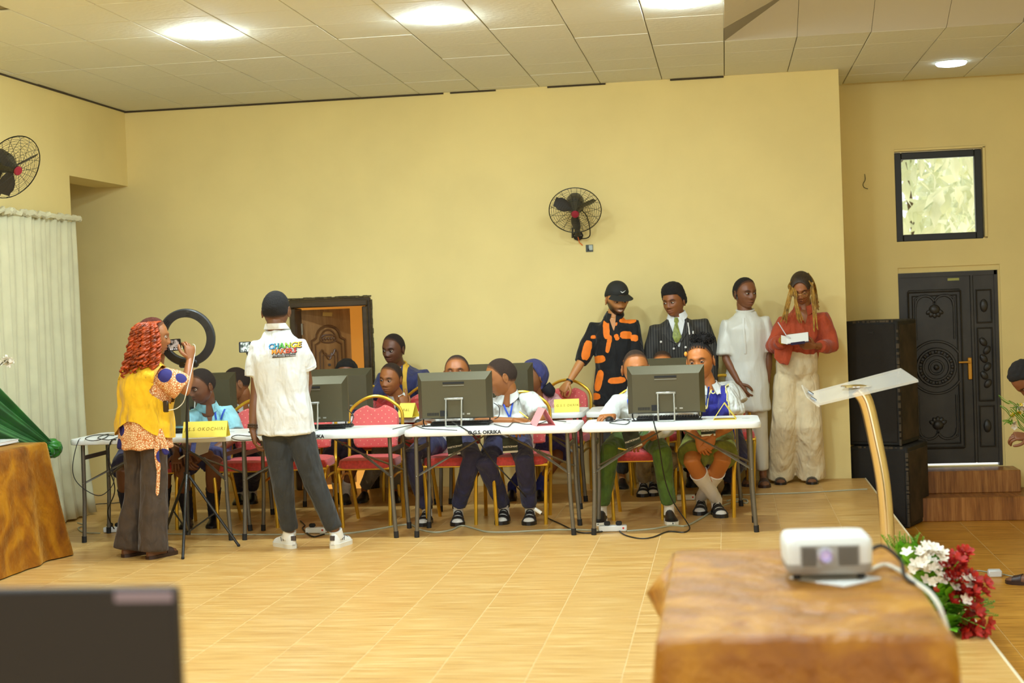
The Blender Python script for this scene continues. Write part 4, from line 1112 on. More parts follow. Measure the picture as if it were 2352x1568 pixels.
cable('thin mouse cable curled at the left end of the right table', [onz(x, y, .745) for x, y in ((1410, 968), (1425, 962), (1445, 966), (1438, 974), (1415, 973), (1400, 970), (1420, 966), (1450, 962))], .0028)
cable('black cable hanging from the side of the monitor beside the polo', [at(798, 940, 10.1), at(812, 955, 10.08), at(808, 968, 10.05), at(800, 979, 10.0)], .003)
cable('black cable on the side of the middle monitor', [at(1134, 925, 10.12), at(1146, 935, 10.1), at(1146, 955, 10.1), at(1136, 962, 10.08)], .003)
cable('dark cables lying on the floor beside the curtain', fz([(175, 1166), (215, 1158), (260, 1155), (300, 1150)]), .004)
cable('black cable from the strip under the polo man', fz([(690, 1196), (700, 1206), (695, 1213), (708, 1226), (722, 1232), (745, 1226)]), .005)
# white charger lying near the table leg (left)
b = MB(); b.tube(catmull(fz([(178, 1200), (195, 1206), (180, 1212), (192, 1222), (230, 1224)]), 5), .005, 6); tag(b.build('floor_cable', CG_, None), 'pale cable curling on the floor behind the left table leg', 'cable')

# ------------------------------------------------------------------ curtain, green drape, flower, booklet at the left
M_CUR = mat('curtain_cloth', (208, 201, 162), rough=.85, var=.03, scale=5, sheen=.2)
cu = thing('curtain', 'long cream curtain hanging on the left wall', 'curtain', (XL + .08, 10.4, 0))
b = MB(); F_, B2 = [], []
y0, y1 = 8.6, 11.40; n = 220
for i in range(n + 1):
    u = i / n; y = y0 + (y1 - y0) * u; col = []
    for j in range(17):
        f = j / 16; z = 2.37 - f * (2.37 - .02)
        wv = .016 * math.sin(y * 34 + 1.3 * math.sin(y * 5)) * (.6 + .5 * f) + .012 * math.sin(y * 71 + 2 * f) + .02 * noise.noise(Vector((y * 3, f * 2, 1)))
        fl_ = .10 * f ** 2 * smooth01(.9, 1, u)
        col.append(Vector((XL + .09 + wv + .10 * f ** 6 * .6, y + fl_ * .2, z)))
    F_.append(col)
vs = [p for c in F_ for p in c]; fs = []
for i in range(n):
    for j in range(16): fs.append((i * 17 + j, i * 17 + j + 1, (i + 1) * 17 + j + 1, (i + 1) * 17 + j))
b.add(vs, fs); o = b.build('cloth_panel', M_CUR, cu, ang=0)
sm = o.modifiers.new('thick', 'SOLIDIFY'); sm.thickness = .004
b = MB(); rr = random.Random(5); pts = []
for i in range(90): y = y0 + (y1 + .02 - y0) * i / 89; pts.append(Vector((XL + .1 + rr.uniform(-.012, .02), y, 2.385 + rr.uniform(-.01, .018))))
b.tube(pts, [rr.uniform(.016, .03) for _ in pts], 7); b.build('ruffle', M_CUR, cu)
# green drape gathered into a knot
GRN = mat('green_satin', (34, 116, 24), rough=.36, var=.12, scale=6, sheen=.3)
gd = thing('green_drape', 'green satin drape stretched down to a knot beside the golden table', 'drape', (-4.9, 10.0, .6))
KX = -4.93; kn = onx(116, 1030, KX); b = MB(); rows = []
top0, top1 = onx(-160, 745, KX - .12), onx(-160, 1020, KX - .05)
for i in range(25):
    f = i / 24; row = []
    for j in range(49):
        g = j / 48; a_ = top0.lerp(top1, g); k_ = kn + Vector((0, 0, .05 - .10 * g))
        p = a_.lerp(k_, f); sag_ = -.06 * math.sin(f * PI) * g
        wv = .075 * (1 - f * .8) * math.sin(g * 26 + 1.8 * math.sin(g * 7)) + .02 * (1 - f * .6) * math.sin(g * 71)
        row.append(p + Vector((wv, 0, sag_)))
    rows.append(row)
b.loft(rows, cap=False, closed=False); o = b.build('gathered_cloth', GRN, gd, ang=0)
sm = o.modifiers.new('thick', 'SOLIDIFY'); sm.thickness = .004
b = MB(); rr = random.Random(8)
for i in range(7):
    a_ = rr.uniform(0, 6.28); M_ = rot(rr.uniform(0, 3), rr.uniform(0, 3), rr.uniform(0, 3))
    b.tube([kn + Vector((0, .03, 0)) + M_ @ Vector((.05 * math.cos(t_), .05 * math.sin(t_), .012 * math.sin(3 * t_))) for t_ in [2 * PI * q_ / 14 for q_ in range(15)]], .024, 8)
b.sphere(kn + Vector((0, .03, 0)), .055, 12, 8)
b.build('knot', GRN, gd)
# vase with white flowers (only one blossom head in view) and booklet on the left table
p = onx(15, 828, -4.75); va = thing('flower_vase', 'white artificial flowers sticking in from the left edge', 'flowers', (-4.9, p.y - .25, .775))
b = MB(); b.lathe([(.05, .005), (.06, .06), (.045, .18), (.05, .2), (.04, .2), (.035, .17)], (-4.9, p.y - .25, .772), 16); b.build('vase', M_WHITE, va)
b = MB(); b.tube(catmull([(-4.9, p.y - .25, .9), (-4.88, p.y - .22, 1.1), p + Vector((-.01, -.06, -.02)), p], 5), .004, 6); b.build('stem', mat('stem_brown', (90, 80, 50)), va)
rr = random.Random(2)
for i in range(16):
    M_ = rot(rr.uniform(0, 6), rr.uniform(0, 6), rr.uniform(0, 6)); bl = blossom_mesh(5, .024, .5)
    q = p + Vector((rr.gauss(0, .01), rr.gauss(0, .022), rr.gauss(0, .016))); bl.v = [q + M_ @ v for v in bl.v]; bl.build('blossom', WHP, va)
q = onz(8, 1022, .775); bk = thing('booklet', 'white booklet lying on the left golden table', 'book', q)
b = MB(); b.box(q + Vector((-.06, 0, .018)), (.2, .26, .014), bev=.002); b.build('pages', mat('paper_white', (0, 0, 0)), bk)
b = MB(); b.box(q + Vector((-.06, 0, .027)), (.205, .265, .003)); b.box(q + Vector((-.06, 0, .009)), (.205, .265, .003)); b.build('cover', M_WHITE, bk, smooth=False)

# ------------------------------------------------------------------ ring light on its tripod
rl = thing('ring_light', 'large black ring light with a phone in its clamp on a tripod', 'ring light')
RC = at(429, 775, 9.62); RR = .196
z_ = Vector((.05, -.99, -.12)).normalized(); x_ = Vector((0, 0, 1)).cross(z_).normalized(); y_ = z_.cross(x_)
RM = Matrix((x_, y_, z_)).transposed().to_4x4(); RM.translation = RC
BLK = mat('ring_black', (46, 48, 50), rough=.4)
b = MB(); rings = []
for k in range(49):
    a = 2 * PI * k / 48; d = Vector((math.cos(a), math.sin(a), 0))
    rings.append([RM @ (d * r + Vector((0, 0, z))) for r, z in ((.140, -.012), (.140, .012), (.146, .017), (.190, .017), (.197, .01), (.197, -.012))])
b.loft(rings, cap=False); b.build('ring_body', BLK, rl, ang=30)
b = MB()
for a in (.35, .9, 1.4, 2.4, 2.7):
    for q in (-.012, .0, .012):
        p0, p1 = [RM @ (Vector((math.cos(a + da) * (.168 + q), math.sin(a + da) * (.168 + q), .0175))) for da in (-.09, .09)]
        b.tube([p0, p1], .002, 4)
b.build('vent', M_FOOT, rl)
b = MB(); b.box((0, -.178, .0), (.13, .055, .05), bev=.01); b.v = [RM @ v for v in b.v]; b.build('control_box', M_BLACK, rl)
b = MB(); b.box((.0, -.172, .0265), (.05, .004, .003)); b.box((.0, -.186, .0265), (.02, .012, .003)); b.v = [RM @ v for v in b.v]; b.build('button', M_STEEL, rl, smooth=False)
b = MB(); b.tube([RM @ Vector((-.0, -.155, -.005)), RM @ Vector((-.03, -.05, .0)), RM @ Vector((-.075, -.01, .006))], .008, 8); b.build('phone_arm', M_BLACK, rl)
ft_ = onz(430, 1228); hub = at(429, 1085, 9.62); base = Vector((hub.x, 9.62, 0))
b = MB(); b.tube([RM @ Vector((0, -.19, -.01)), at(429, 960, 9.62), at(430, 1040, 9.62)], .009, 10); b.tube([at(430, 1040, 9.62), hub, at(432, 1225, 9.62)], .013, 10); b.build('pole', mat('tripod_black', (52, 50, 46), rough=.35, metal=.4), rl)
b = MB(); b.tube([at(429, 1084, 9.62), at(429, 1098, 9.62)], .022, 10); b.build('collar', mat('tripod_black', (0, 0, 0)), rl); b = MB(); b.tube([at(432, 1218, 9.62), at(432, 1228, 9.62)], .018, 10); b.build('collar', mat('tripod_black', (0, 0, 0)), rl)
b = MB(); b.tube([at(424, 1045, 9.6), at(410, 1054, 9.58)], .006, 6); b.build('knob', M_STEEL, rl)
for fx, fy in ((420, 1281), (548, 1252), (372, 1240)):
    foot = onz(fx, fy, .008); m = MB(); m.tube([hub, foot], .010, 8); lg = m.build('leg', mat('tripod_black', (0, 0, 0)), rl)
    m = MB(); m.tube([at(432, 1222, 9.62), hub.lerp(foot, .55)], .006, 6); m.build('strut', mat('tripod_black', (0, 0, 0)), lg)
    m = MB(); m.sphere(foot, .012, 8, 6); m.build('rubber_foot', M_FOOT, lg)
def phone(name, label, C_, nrm, up, L_, W_2, screen, sname):
    t = thing(name, label, 'phone', C_, 'mobile phones')
    z = Vector(nrm).normalized(); x = Vector(up).cross(z).normalized(); y = z.cross(x)
    M_ = Matrix((x, y, z)).transposed().to_4x4(); M_.translation = C_
    b = MB(); b.loft([[M_ @ p for p in rbox(L_ / 2, W_2 / 2, .008, q, 4)] for q in (-.004, .004)]); b.build('phone_body', M_BLACK, t)
    b = MB(); b.loft([[M_ @ p for p in rbox(L_ / 2 - .012, W_2 / 2 - .005, .002, q, 2)] for q in (.004, .0046)]); b.build('screen', screen, t, smooth=False)
    b = MB()
    for i in range(7):
        b.box((-L_ / 2 + .03 + i * .014, -W_2 / 2 + .012, .005), (.007, .004, .001))
    b.v = [M_ @ v for v in b.v]; b.build('icons', mat('icon_white', (230, 230, 230), emit=.5), t, smooth=False)
def scr_mat(name, a, c_):
    m, nt, bs = new_mat(name); L = nt.links
    tc = nt.nodes.new('ShaderNodeTexCoord'); n_ = nt.nodes.new('ShaderNodeTexNoise'); n_.inputs['Scale'].default_value = 38; r = nt.nodes.new('ShaderNodeValToRGB')
    L.new(tc.outputs['Object'], n_.inputs['Vector']); L.new(n_.outputs['Fac'], r.inputs[0])
    e = r.color_ramp.elements; e[0].position = .42; e[0].color = lin(a); e[1].position = .58; e[1].color = lin(c_)
    L.new(r.outputs[0], bs.inputs['Base Color']); L.new(r.outputs[0], bs.inputs['Emission Color']); bs.inputs['Emission Strength'].default_value = .45
    return m
phone('mobile_phone', 'phone held sideways by the woman in yellow, its camera view on the screen', at(399, 792, 9.40), (-.15, -.99, .02), (-.04, 0, 1), .105, .078, scr_mat('phone_screen_a', (30, 28, 26), (150, 140, 130)), 'a')
phone('mobile_phone', 'phone showing beside the left sleeve of the white polo', at(563, 797, 9.9), (.2, -.97, .1), (0, 0, 1), .085, .075, scr_mat('phone_screen_b', (40, 50, 40), (190, 200, 190)), 'b')
ps = thing('phone_stand', 'thin black desk stand holding the phone left of the polo man', 'stand', (at(572, 1000, 10.0).x, 10.0, .74))
p0 = at(566, 806, 9.915); q0 = Vector((at(585, 990, 10.0).x, 10.02, .742))
b = MB(); b.tube([p0, at(583, 860, 9.95), q0], .006, 8); b.build('pole', M_BLACK, ps)
b = MB(); b.lathe([(.05, 0), (.05, .008), (.01, .014)], q0, 16); b.build('base', M_BLACK, ps)

# =================================================================== PEOPLE
SKIN = vcol_mat()
def rgb(c): return np.array(lin(c)[:3])
def mesh_arrays(me):
    n = len(me.vertices); v = np.empty(n * 3, 'f'); me.vertices.foreach_get('co', v)
    return v.reshape(-1, 3).astype(float), [tuple(p.vertices) for p in me.polygons]
def solid(mb, voxel=.011, sm=4, wr=0, wf=9, seed=0, ws=(1.25, 1.25, .55)):
    """closed overlapping lofts -> one continuous skin (verts, faces)"""
    me = bpy.data.meshes.new('tmp'); me.from_pydata([tuple(p) for p in mb.v], [], mb.f); me.validate()
    o = bpy.data.objects.new('tmp', me); COL.objects.link(o)
    r = o.modifiers.new('r', 'REMESH'); r.mode = 'VOXEL'; r.voxel_size = voxel
    s = o.modifiers.new('s', 'SMOOTH'); s.factor = .5; s.iterations = sm
    dg = bpy.context.evaluated_depsgraph_get()
    out = bpy.data.meshes.new_from_object(o.evaluated_get(dg))
    V, F = mesh_arrays(out)
    if wr:
        N = np.empty(len(V) * 3, 'f'); out.vertices.foreach_get('normal', N); N = N.reshape(-1, 3)
        K = np.empty(len(V)); sv = Vector((seed, 0, 0)); sw_ = Vector((0, seed, 0))
        for i, v in enumerate(V):
            p = Vector((v[0] * ws[0], v[1] * ws[1], v[2] * ws[2])) * wf
            q = noise.noise(p + sv); q2 = noise.noise(p * 2.3 + sw_)
            K[i] = (1 - abs(q) * 2.2) * .7 + q2 * .3
        V = V + N * (wr * K)[:, None]
    bpy.data.objects.remove(o); bpy.data.meshes.remove(me); bpy.data.meshes.remove(out)
    return V, F
def clip(V, F, f, th=0, attr=None):
    """the part of a surface where f >= 0 (clean cut), pushed out by th along its normals"""
    V = np.asarray(V); tri = []
    for p in F:
        for i in range(1, len(p) - 1): tri.append((p[0], p[i], p[i + 1]))
    val = np.array([f(Vector(v)) for v in V])
    N = np.zeros_like(V)
    T_ = np.array(tri); nn = np.cross(V[T_[:, 1]] - V[T_[:, 0]], V[T_[:, 2]] - V[T_[:, 0]])
    for k in range(3): np.add.at(N, T_[:, k], nn)
    N /= (np.linalg.norm(N, axis=1, keepdims=True) + 1e-12)
    P = V + N * th
    nv, idx, ed, fs, na = [], {}, {}, [], []
    def vid(i):
        if i not in idx:
            idx[i] = len(nv); nv.append(P[i])
            if attr is not None: na.append(attr[i])
        return idx[i]
    def eid(i, j):
        k = (min(i, j), max(i, j))
        if k not in ed:
            t = val[i] / (val[i] - val[j]); ed[k] = len(nv); nv.append(P[i] + (P[j] - P[i]) * t)
            if attr is not None: na.append(attr[i] + (attr[j] - attr[i]) * t)
        return ed[k]
    for t in tri:
        ins = [val[i] >= 0 for i in t]
        if all(ins): fs.append(tuple(vid(i) for i in t)); continue
        if not any(ins): continue
        poly = []
        for a in range(3):
            i, j = t[a], t[(a + 1) % 3]
            if ins[a]: poly.append(vid(i))
            if ins[a] != ins[(a + 1) % 3]: poly.append(eid(i, j))
        fs.append(tuple(poly))
    return (nv, fs, na) if attr is not None else (nv, fs)
def put_mesh(name, V, F, mats, parent, cols=None, ang=0):
    b = MB(); b.v = [Vector(v) for v in V]; b.f = list(F); b.mi = [0] * len(b.f)
    org = ORG[parent.name]
    me = bpy.data.meshes.new(name); me.from_pydata([tuple(p - org) for p in b.v], [], b.f)
    me.materials.append(mats)
    if cols is not None:
        ca = me.color_attributes.new('Col', 'FLOAT_COLOR', 'POINT')
        ca.data.foreach_set('color', np.concatenate([np.asarray(cols, 'f'), np.ones((len(cols), 1), 'f')], 1).ravel())
    me.polygons.foreach_set('use_smooth', [True] * len(me.polygons)); me.update()
    o = bpy.data.objects.new(name, me); COL.objects.link(o); o.parent = parent; ORG[o.name] = org
    return o

# ------------------------------------------------------------------ head with a face (face towards -y, centre of the head at the origin, .23 tall)
def g2(x, z, cx, cz, sx, sz): return np.exp(-((x - cx) / sx) ** 2 - ((z - cz) / sz) ** 2)
def sst(a, b, x):
    t = np.clip((x - a) / (b - a), 0, 1); return t * t * (3 - 2 * t)
HN, HK = 88, 68
_u = np.linspace(0, 2 * PI, HN, endpoint=False); _u = _u - .42 * np.sin(_u)        # denser at the front (u = 0 -> -y)
_t = np.linspace(0, PI, HK + 1)
UU, TT = np.meshgrid(_u, _t)
def head_shape(smile=0, jaw=1.0, open_=0):
    x = .076 * np.sin(TT) * np.sin(UU); y = -.098 * np.sin(TT) * np.cos(UU); z = .116 * np.cos(TT)
    low = sst(.0, -.116, z)
    x = x * (1 - .20 * low * jaw) * (1 + .05 * sst(.0, .07, z))
    x = np.sign(x) * .076 * (np.abs(x) / .076) ** .92
    front = sst(0, -.06, y); back = sst(0, .06, y)
    y = y + back * .035 * sst(.02, -.1, z) * -1 + back * .004
    y = np.where(y < 0, y + front * (-.010 * sst(-.03, -.105, z) + .006 * g2(x, z, 0, -.01, .06, .05)), y)
    f = front
    # features
    nz = np.exp(-(x / (.010 + .010 * sst(.01, -.03, z))) ** 2)
    prof = np.interp(z, [-.052, -.045, -.040, -.030, -.015, .005, .025, .04], [0, .003, .013, .022, .016, .008, .003, 0])
    d = nz * prof
    d += .010 * (g2(x, z, .017, -.034, .008, .008) + g2(x, z, -.017, -.034, .008, .008))
    d -= .011 * (g2(x, z, .031, .004, .019, .012) + g2(x, z, -.031, .004, .019, .012))
    d += .005 * g2(x, z, 0, .026, .06, .010)
    d += .005 * (g2(x, z, .046, -.026, .02, .018) + g2(x, z, -.046, -.026, .02, .018)) * (1 + smile * .8)
    zm = z - smile * .25 * np.abs(x) ** 1.0
    lw = .024 * (1 + .25 * smile)
    d += .0085 * g2(x, zm, 0, -.0585, lw, .006) + .009 * g2(x, zm, 0, -.071, lw * .85, .006)
    d -= .006 * g2(x, zm, 0, -.0648, lw, .0022)
    d += .007 * g2(x, z, 0, -.098, .02, .014) - .003 * g2(x, z, 0, -.083, .02, .006)
    y = y - d * f
    return x, y, z, f
def make_head(M_, s, skin, lip=(150, 84, 70), smile=0, beard=0, gaze=0.0, lid=.35, teeth=0, ears=True, brow=1):
    x, y, z, f = head_shape(smile)
    P = np.stack([x, y, z], -1)
    sk = rgb(skin); C_ = np.broadcast_to(sk, P.shape).copy()
    def mixc(c, w):
        nonlocal C_
        w = np.clip(w, 0, 1)[..., None]; C_ = C_ * (1 - w) + rgb(c) * w
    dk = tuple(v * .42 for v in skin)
    zm = z - smile * .25 * np.abs(x); lw = .023 * (1 + .25 * smile)
    lipc = tuple(.5 * a + .5 * b for a, b in zip(skin, lip))
    mixc(lipc, f * 1.2 * (g2(x, zm, 0, -.0585, lw, .0055) ** 1.2) * .8); mixc(lipc, f * 1.3 * g2(x, zm, 0, -.071, lw * .85, .0055))
    mixc((40, 20, 14), f * 1.1 * g2(x, zm, 0, -.0648, lw, .0016))
    if teeth: mixc((240, 236, 225), f * 1.3 * g2(x, zm, 0, -.0640, lw * .62, .0030))
    for s_ in (1, -1):
        xx = x * s_
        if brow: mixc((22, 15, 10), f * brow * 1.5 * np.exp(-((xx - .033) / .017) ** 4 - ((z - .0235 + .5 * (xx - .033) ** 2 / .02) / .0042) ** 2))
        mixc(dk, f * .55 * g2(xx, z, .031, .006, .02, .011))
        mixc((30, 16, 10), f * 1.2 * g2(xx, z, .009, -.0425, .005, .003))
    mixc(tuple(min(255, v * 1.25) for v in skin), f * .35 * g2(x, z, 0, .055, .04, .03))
    if beard:
        wv = beard * sst(-.02, -.05, z - .9 * np.maximum(0, np.abs(x) - .045)) * sst(.075, .02, y) * (1 - 1.0 * g2(x, z, 0, -.05, .04, .012) * 0)
        wv = wv * (1 - np.clip(1.4 * g2(x, zm, 0, -.0645, .026, .012), 0, 1)) * (1 - np.clip(1.6 * g2(x, z, 0, -.02, .045, .024), 0, 1))
        mixc((22, 16, 12), wv)
        mixc((22, 16, 12), f * beard * .9 * np.exp(-(np.abs(x) / .026) ** 4 - ((z + .0495) / .0045) ** 2))
    V = [P.reshape(-1, 3)]; CC = [C_.reshape(-1, 3)]; F = []
    for i in range(HK):
        for j in range(HN):
            k = (j + 1) % HN; F.append((i * HN + j, (i + 1) * HN + j, (i + 1) * HN + k, i * HN + k))
    off = HN * (HK + 1)
    def addm(mb, col):
        nonlocal off
        V.append(np.array([tuple(v) for v in mb.v])); F.extend([tuple(i + off for i in q) for q in mb.f]); off += len(mb.v)
        CC.append(col if isinstance(col, np.ndarray) and col.ndim == 2 else np.broadcast_to(rgb(col), (len(mb.v), 3)))
    if ears:
        for s_ in (1, -1):
            b = MB(); b.sphere((0, 0, 0), (.010, .020, .033), 14, 10, M=rot(z=.35 * s_))
            for v in b.v:
                v.x += s_ * .006 if abs(v.x) > 0 else 0
                if v.x * s_ > .004 and abs(v.y) < .011 and abs(v.z) < .02: v.x -= s_ * .007
                if v.z < -.018: v.y *= .7
            b.v = [v + Vector((s_ * .076, .010, -.008)) for v in b.v]; addm(b, tuple(v * .92 for v in skin))
    for s_ in (1, -1):
        c = Vector((s_ * .031, -.0775, .003))
        b = MB(); b.sphere((0, 0, 0), .0128, 14, 12, M=rot(x=PI / 2))
        gz = Vector((math.sin(gaze), -math.cos(gaze), -.08)).normalized()
        col = []
        for v in b.v:
            cs = v.normalized().dot(gz); col.append(rgb((18, 10, 8)) if cs > .86 else (rgb((52, 30, 18)) if cs > .84 else rgb((206, 194, 174))))
        b.v = [v + c for v in b.v]; addm(b, np.array(col))
        b = MB(); ring = []
        for i in range(8):          # upper lid
            t = -1.25 + (i / 7) * (1.25 - .46 + lid * .62)
            ring.append([c + Vector((.0139 * math.cos(a) * math.cos(0), -.0139 * math.sin(a) * math.cos(-t), .0139 * math.sin(a) * math.sin(-t) * 1.0)) for a in [PI * q / 12 for q in range(13)]])
        b.loft(ring, cap=False, closed=False); addm(b, tuple(v * .8 for v in skin))
        b = MB(); ring = []
        for i in range(4):          # lower lid
            t = .46 + i * .3
            ring.append([c + Vector((.0136 * math.cos(a), -.0136 * math.sin(a) * math.cos(t), -.0136 * math.sin(a) * math.sin(t))) for a in [PI * q / 12 for q in range(13)]])
        b.loft(ring, cap=False, closed=False); addm(b, tuple(v * .86 for v in skin))
    V = np.concatenate(V) * s; CC = np.concatenate(CC)
    R = np.array(M_.to_3x3()); V = V @ R.T + np.array(M_.translation)
    return V, F, CC
def head_mat(c, yaw, pitch=0, roll=0):
    m = (Matrix.Rotation(math.radians(yaw), 4, 'Z') @ Matrix.Rotation(math.radians(pitch), 4, 'X') @ Matrix.Rotation(math.radians(roll), 4, 'Y'))
    m.translation = c; return m
def hair_cap(M_, s, th, line=None, name='hair', col=(24, 19, 15), parent=None, rough=.9, noise_amp=.0015, top=0, freq=90, m=None, skin=None):
    x, y, z, f = head_shape()
    P = np.stack([x, y, z], -1).reshape(-1, 3)
    az = np.abs(np.arctan2(P[:, 0], -P[:, 1]))
    L0 = line or ([0, .5, .9, 1.25, 1.45, 1.7, 2.2, 3.15], [.086, .082, .070, .038, .005, -.018, -.040, -.050])
    zl = np.interp(az, *L0)
    h = P[:, 2] - zl
    n = P / np.array([.076, .098, .116]) ** 2; n /= np.linalg.norm(n, axis=1, keepdims=True)
    g = np.clip(h / .022, 0, 1) ** .5
    t_ = th * g + top * sst(.05, .12, P[:, 2])
    t_ = t_ + np.array([noise.noise(Vector(p * freq)) * noise_amp for p in P]) * g
    Q = P + n * t_[:, None] + n * .0008
    F = []
    for i in range(HK):
        for j in range(HN):
            k = (j + 1) % HN; F.append((i * HN + j, (i + 1) * HN + j, (i + 1) * HN + k, i * HN + k))
    hv = {tuple(np.round(q, 7)): a for q, a in zip(Q, h)}
    vals = h
    # clip on the hair line
    V2, F2, H2 = clip_vals(Q, F, vals)
    R = np.array(M_.to_3x3()); V2 = np.asarray(V2) * s @ R.T + np.array(M_.translation)
    if m is None and skin is not None:
        k_ = sst(-.001, .017, np.asarray(H2))[:, None]; cc = rgb(tuple(v * .8 for v in skin)) * (1 - k_) + rgb(col) * k_
        return put_mesh(name, V2, F2, vcol_mat('hair_faded', .88, .6), parent, cc)
    return put_mesh(name, V2, F2, m or mat('hair_%d_%d_%d' % tuple(col), col, rough=rough, bump=.6, bscale=220), parent)
def clip_vals(V, F, val):
    it = iter(val); return clip(V, F, lambda v: next(it), 0, np.asarray(val))

# ------------------------------------------------------------------ hand with five fingers
def hand(mb, wrist, d, n, side, curl=.35, spread=.06, s=1.0, curls=None, thumb=.5):
    d = Vector(d).normalized(); n = Vector(n); n = (n - d * n.dot(d)).normalized()
    t = d.cross(n) * (1 if side == 'L' else -1)
    w = Vector(wrist); rings = []
    for f, hw, ht in ((-.012, .024, .020), (.01, .027, .019), (.035, .036, .018), (.065, .041, .016), (.088, .040, .013), (.094, .034, .009)):
        rings.append([w + d * f * s + t * (hw * math.copysign(abs(math.cos(a)) ** .7, math.cos(a))) * s + n * (ht * math.copysign(abs(math.sin(a)) ** .8, math.sin(a))) * s for a in [2 * PI * k / 14 for k in range(14)]])
    mb.loft(rings)
    for i in range(4):
        L = (.074, .083, .077, .060)[i] * s; r = (.0092, .0095, .0090, .0080)[i] * s
        base = w + d * (.084 - .006 * abs(i - 1.2)) * s + t * (.0295 - .0195 * i) * s
        c = curls[i] if curls else curl * (1 + .12 * i)
        a = 0; p = base; pts = [base - d * .02 * s, base]; dd = (d + t * (1.4 - i) * spread).normalized()
        for q, fr in enumerate((.45, .30, .25)):
            a += c * (.75, 1.0, .8)[q]
            p = p + (dd * math.cos(a) - n * math.sin(a)) * L * fr; pts.append(p)
        mb.tube(catmull(pts, 3), [r] * (len(catmull(pts, 3)) - 3) + [r * .95, r * .88, r * .8], 8, rnd=True)
    base = w + d * .022 * s + t * .024 * s
    d1 = (d * .55 + t * .75 - n * .28).normalized(); d2 = (d * .85 + t * (.5 - thumb * .5) - n * (.2 + thumb * .35)).normalized(); d3 = (d * .95 + t * (.2 - thumb * .7) - n * (.2 + thumb * .4)).normalized()
    pts = [base, base + d1 * .042 * s, base + d1 * .042 * s + d2 * .033 * s, base + d1 * .042 * s + d2 * .033 * s + d3 * .026 * s]
    mb.tube(catmull(pts, 3), [.0135 * s, .013 * s, .0125 * s, .0115 * s, .011 * s, .0105 * s, .0105 * s, .0100 * s, .009 * s, .008 * s][:len(catmull(pts, 3))], 8, rnd=True)

# ------------------------------------------------------------------ shoes
FT = np.linspace(0, 1, 13)
def foot_rings(heel, toe, wk=1, hk=1, grow=0, z0=0, t0=0, t1=1, pitch=0, hfun=None):
    heel, toe = Vector(heel), Vector(toe); u = toe - heel; L = u.length; u.normalize(); up = Vector((0, 0, 1)); up = (up - u * up.dot(u)).normalized(); r = u.cross(up)
    R = []
    for t in [t0 + (t1 - t0) * q for q in FT]:
        w = np.interp(t, [0, .04, .15, .35, .6, .75, .9, .97, 1], [.012, .026, .034, .033, .042, .047, .040, .024, .006]) * wk + grow
        h = np.interp(t, [0, .05, .2, .32, .5, .7, .88, 1], hfun or [.05, .075, .085, .085, .062, .043, .032, .012]) * hk + grow
        c = heel + u * (t * L)
        ring = [c + r * w + up * z0, c + r * w * 1.03 + up * (z0 + h * .3)]
        for k in range(7):
            a = PI * k / 6; ring.append(c + r * (w * .95 * math.cos(a)) + up * (z0 + h * (.45 + .55 * math.sin(a))))
        ring += [c - r * w * 1.03 + up * (z0 + h * .3), c - r * w + up * z0]
        R.append(ring)
    return R
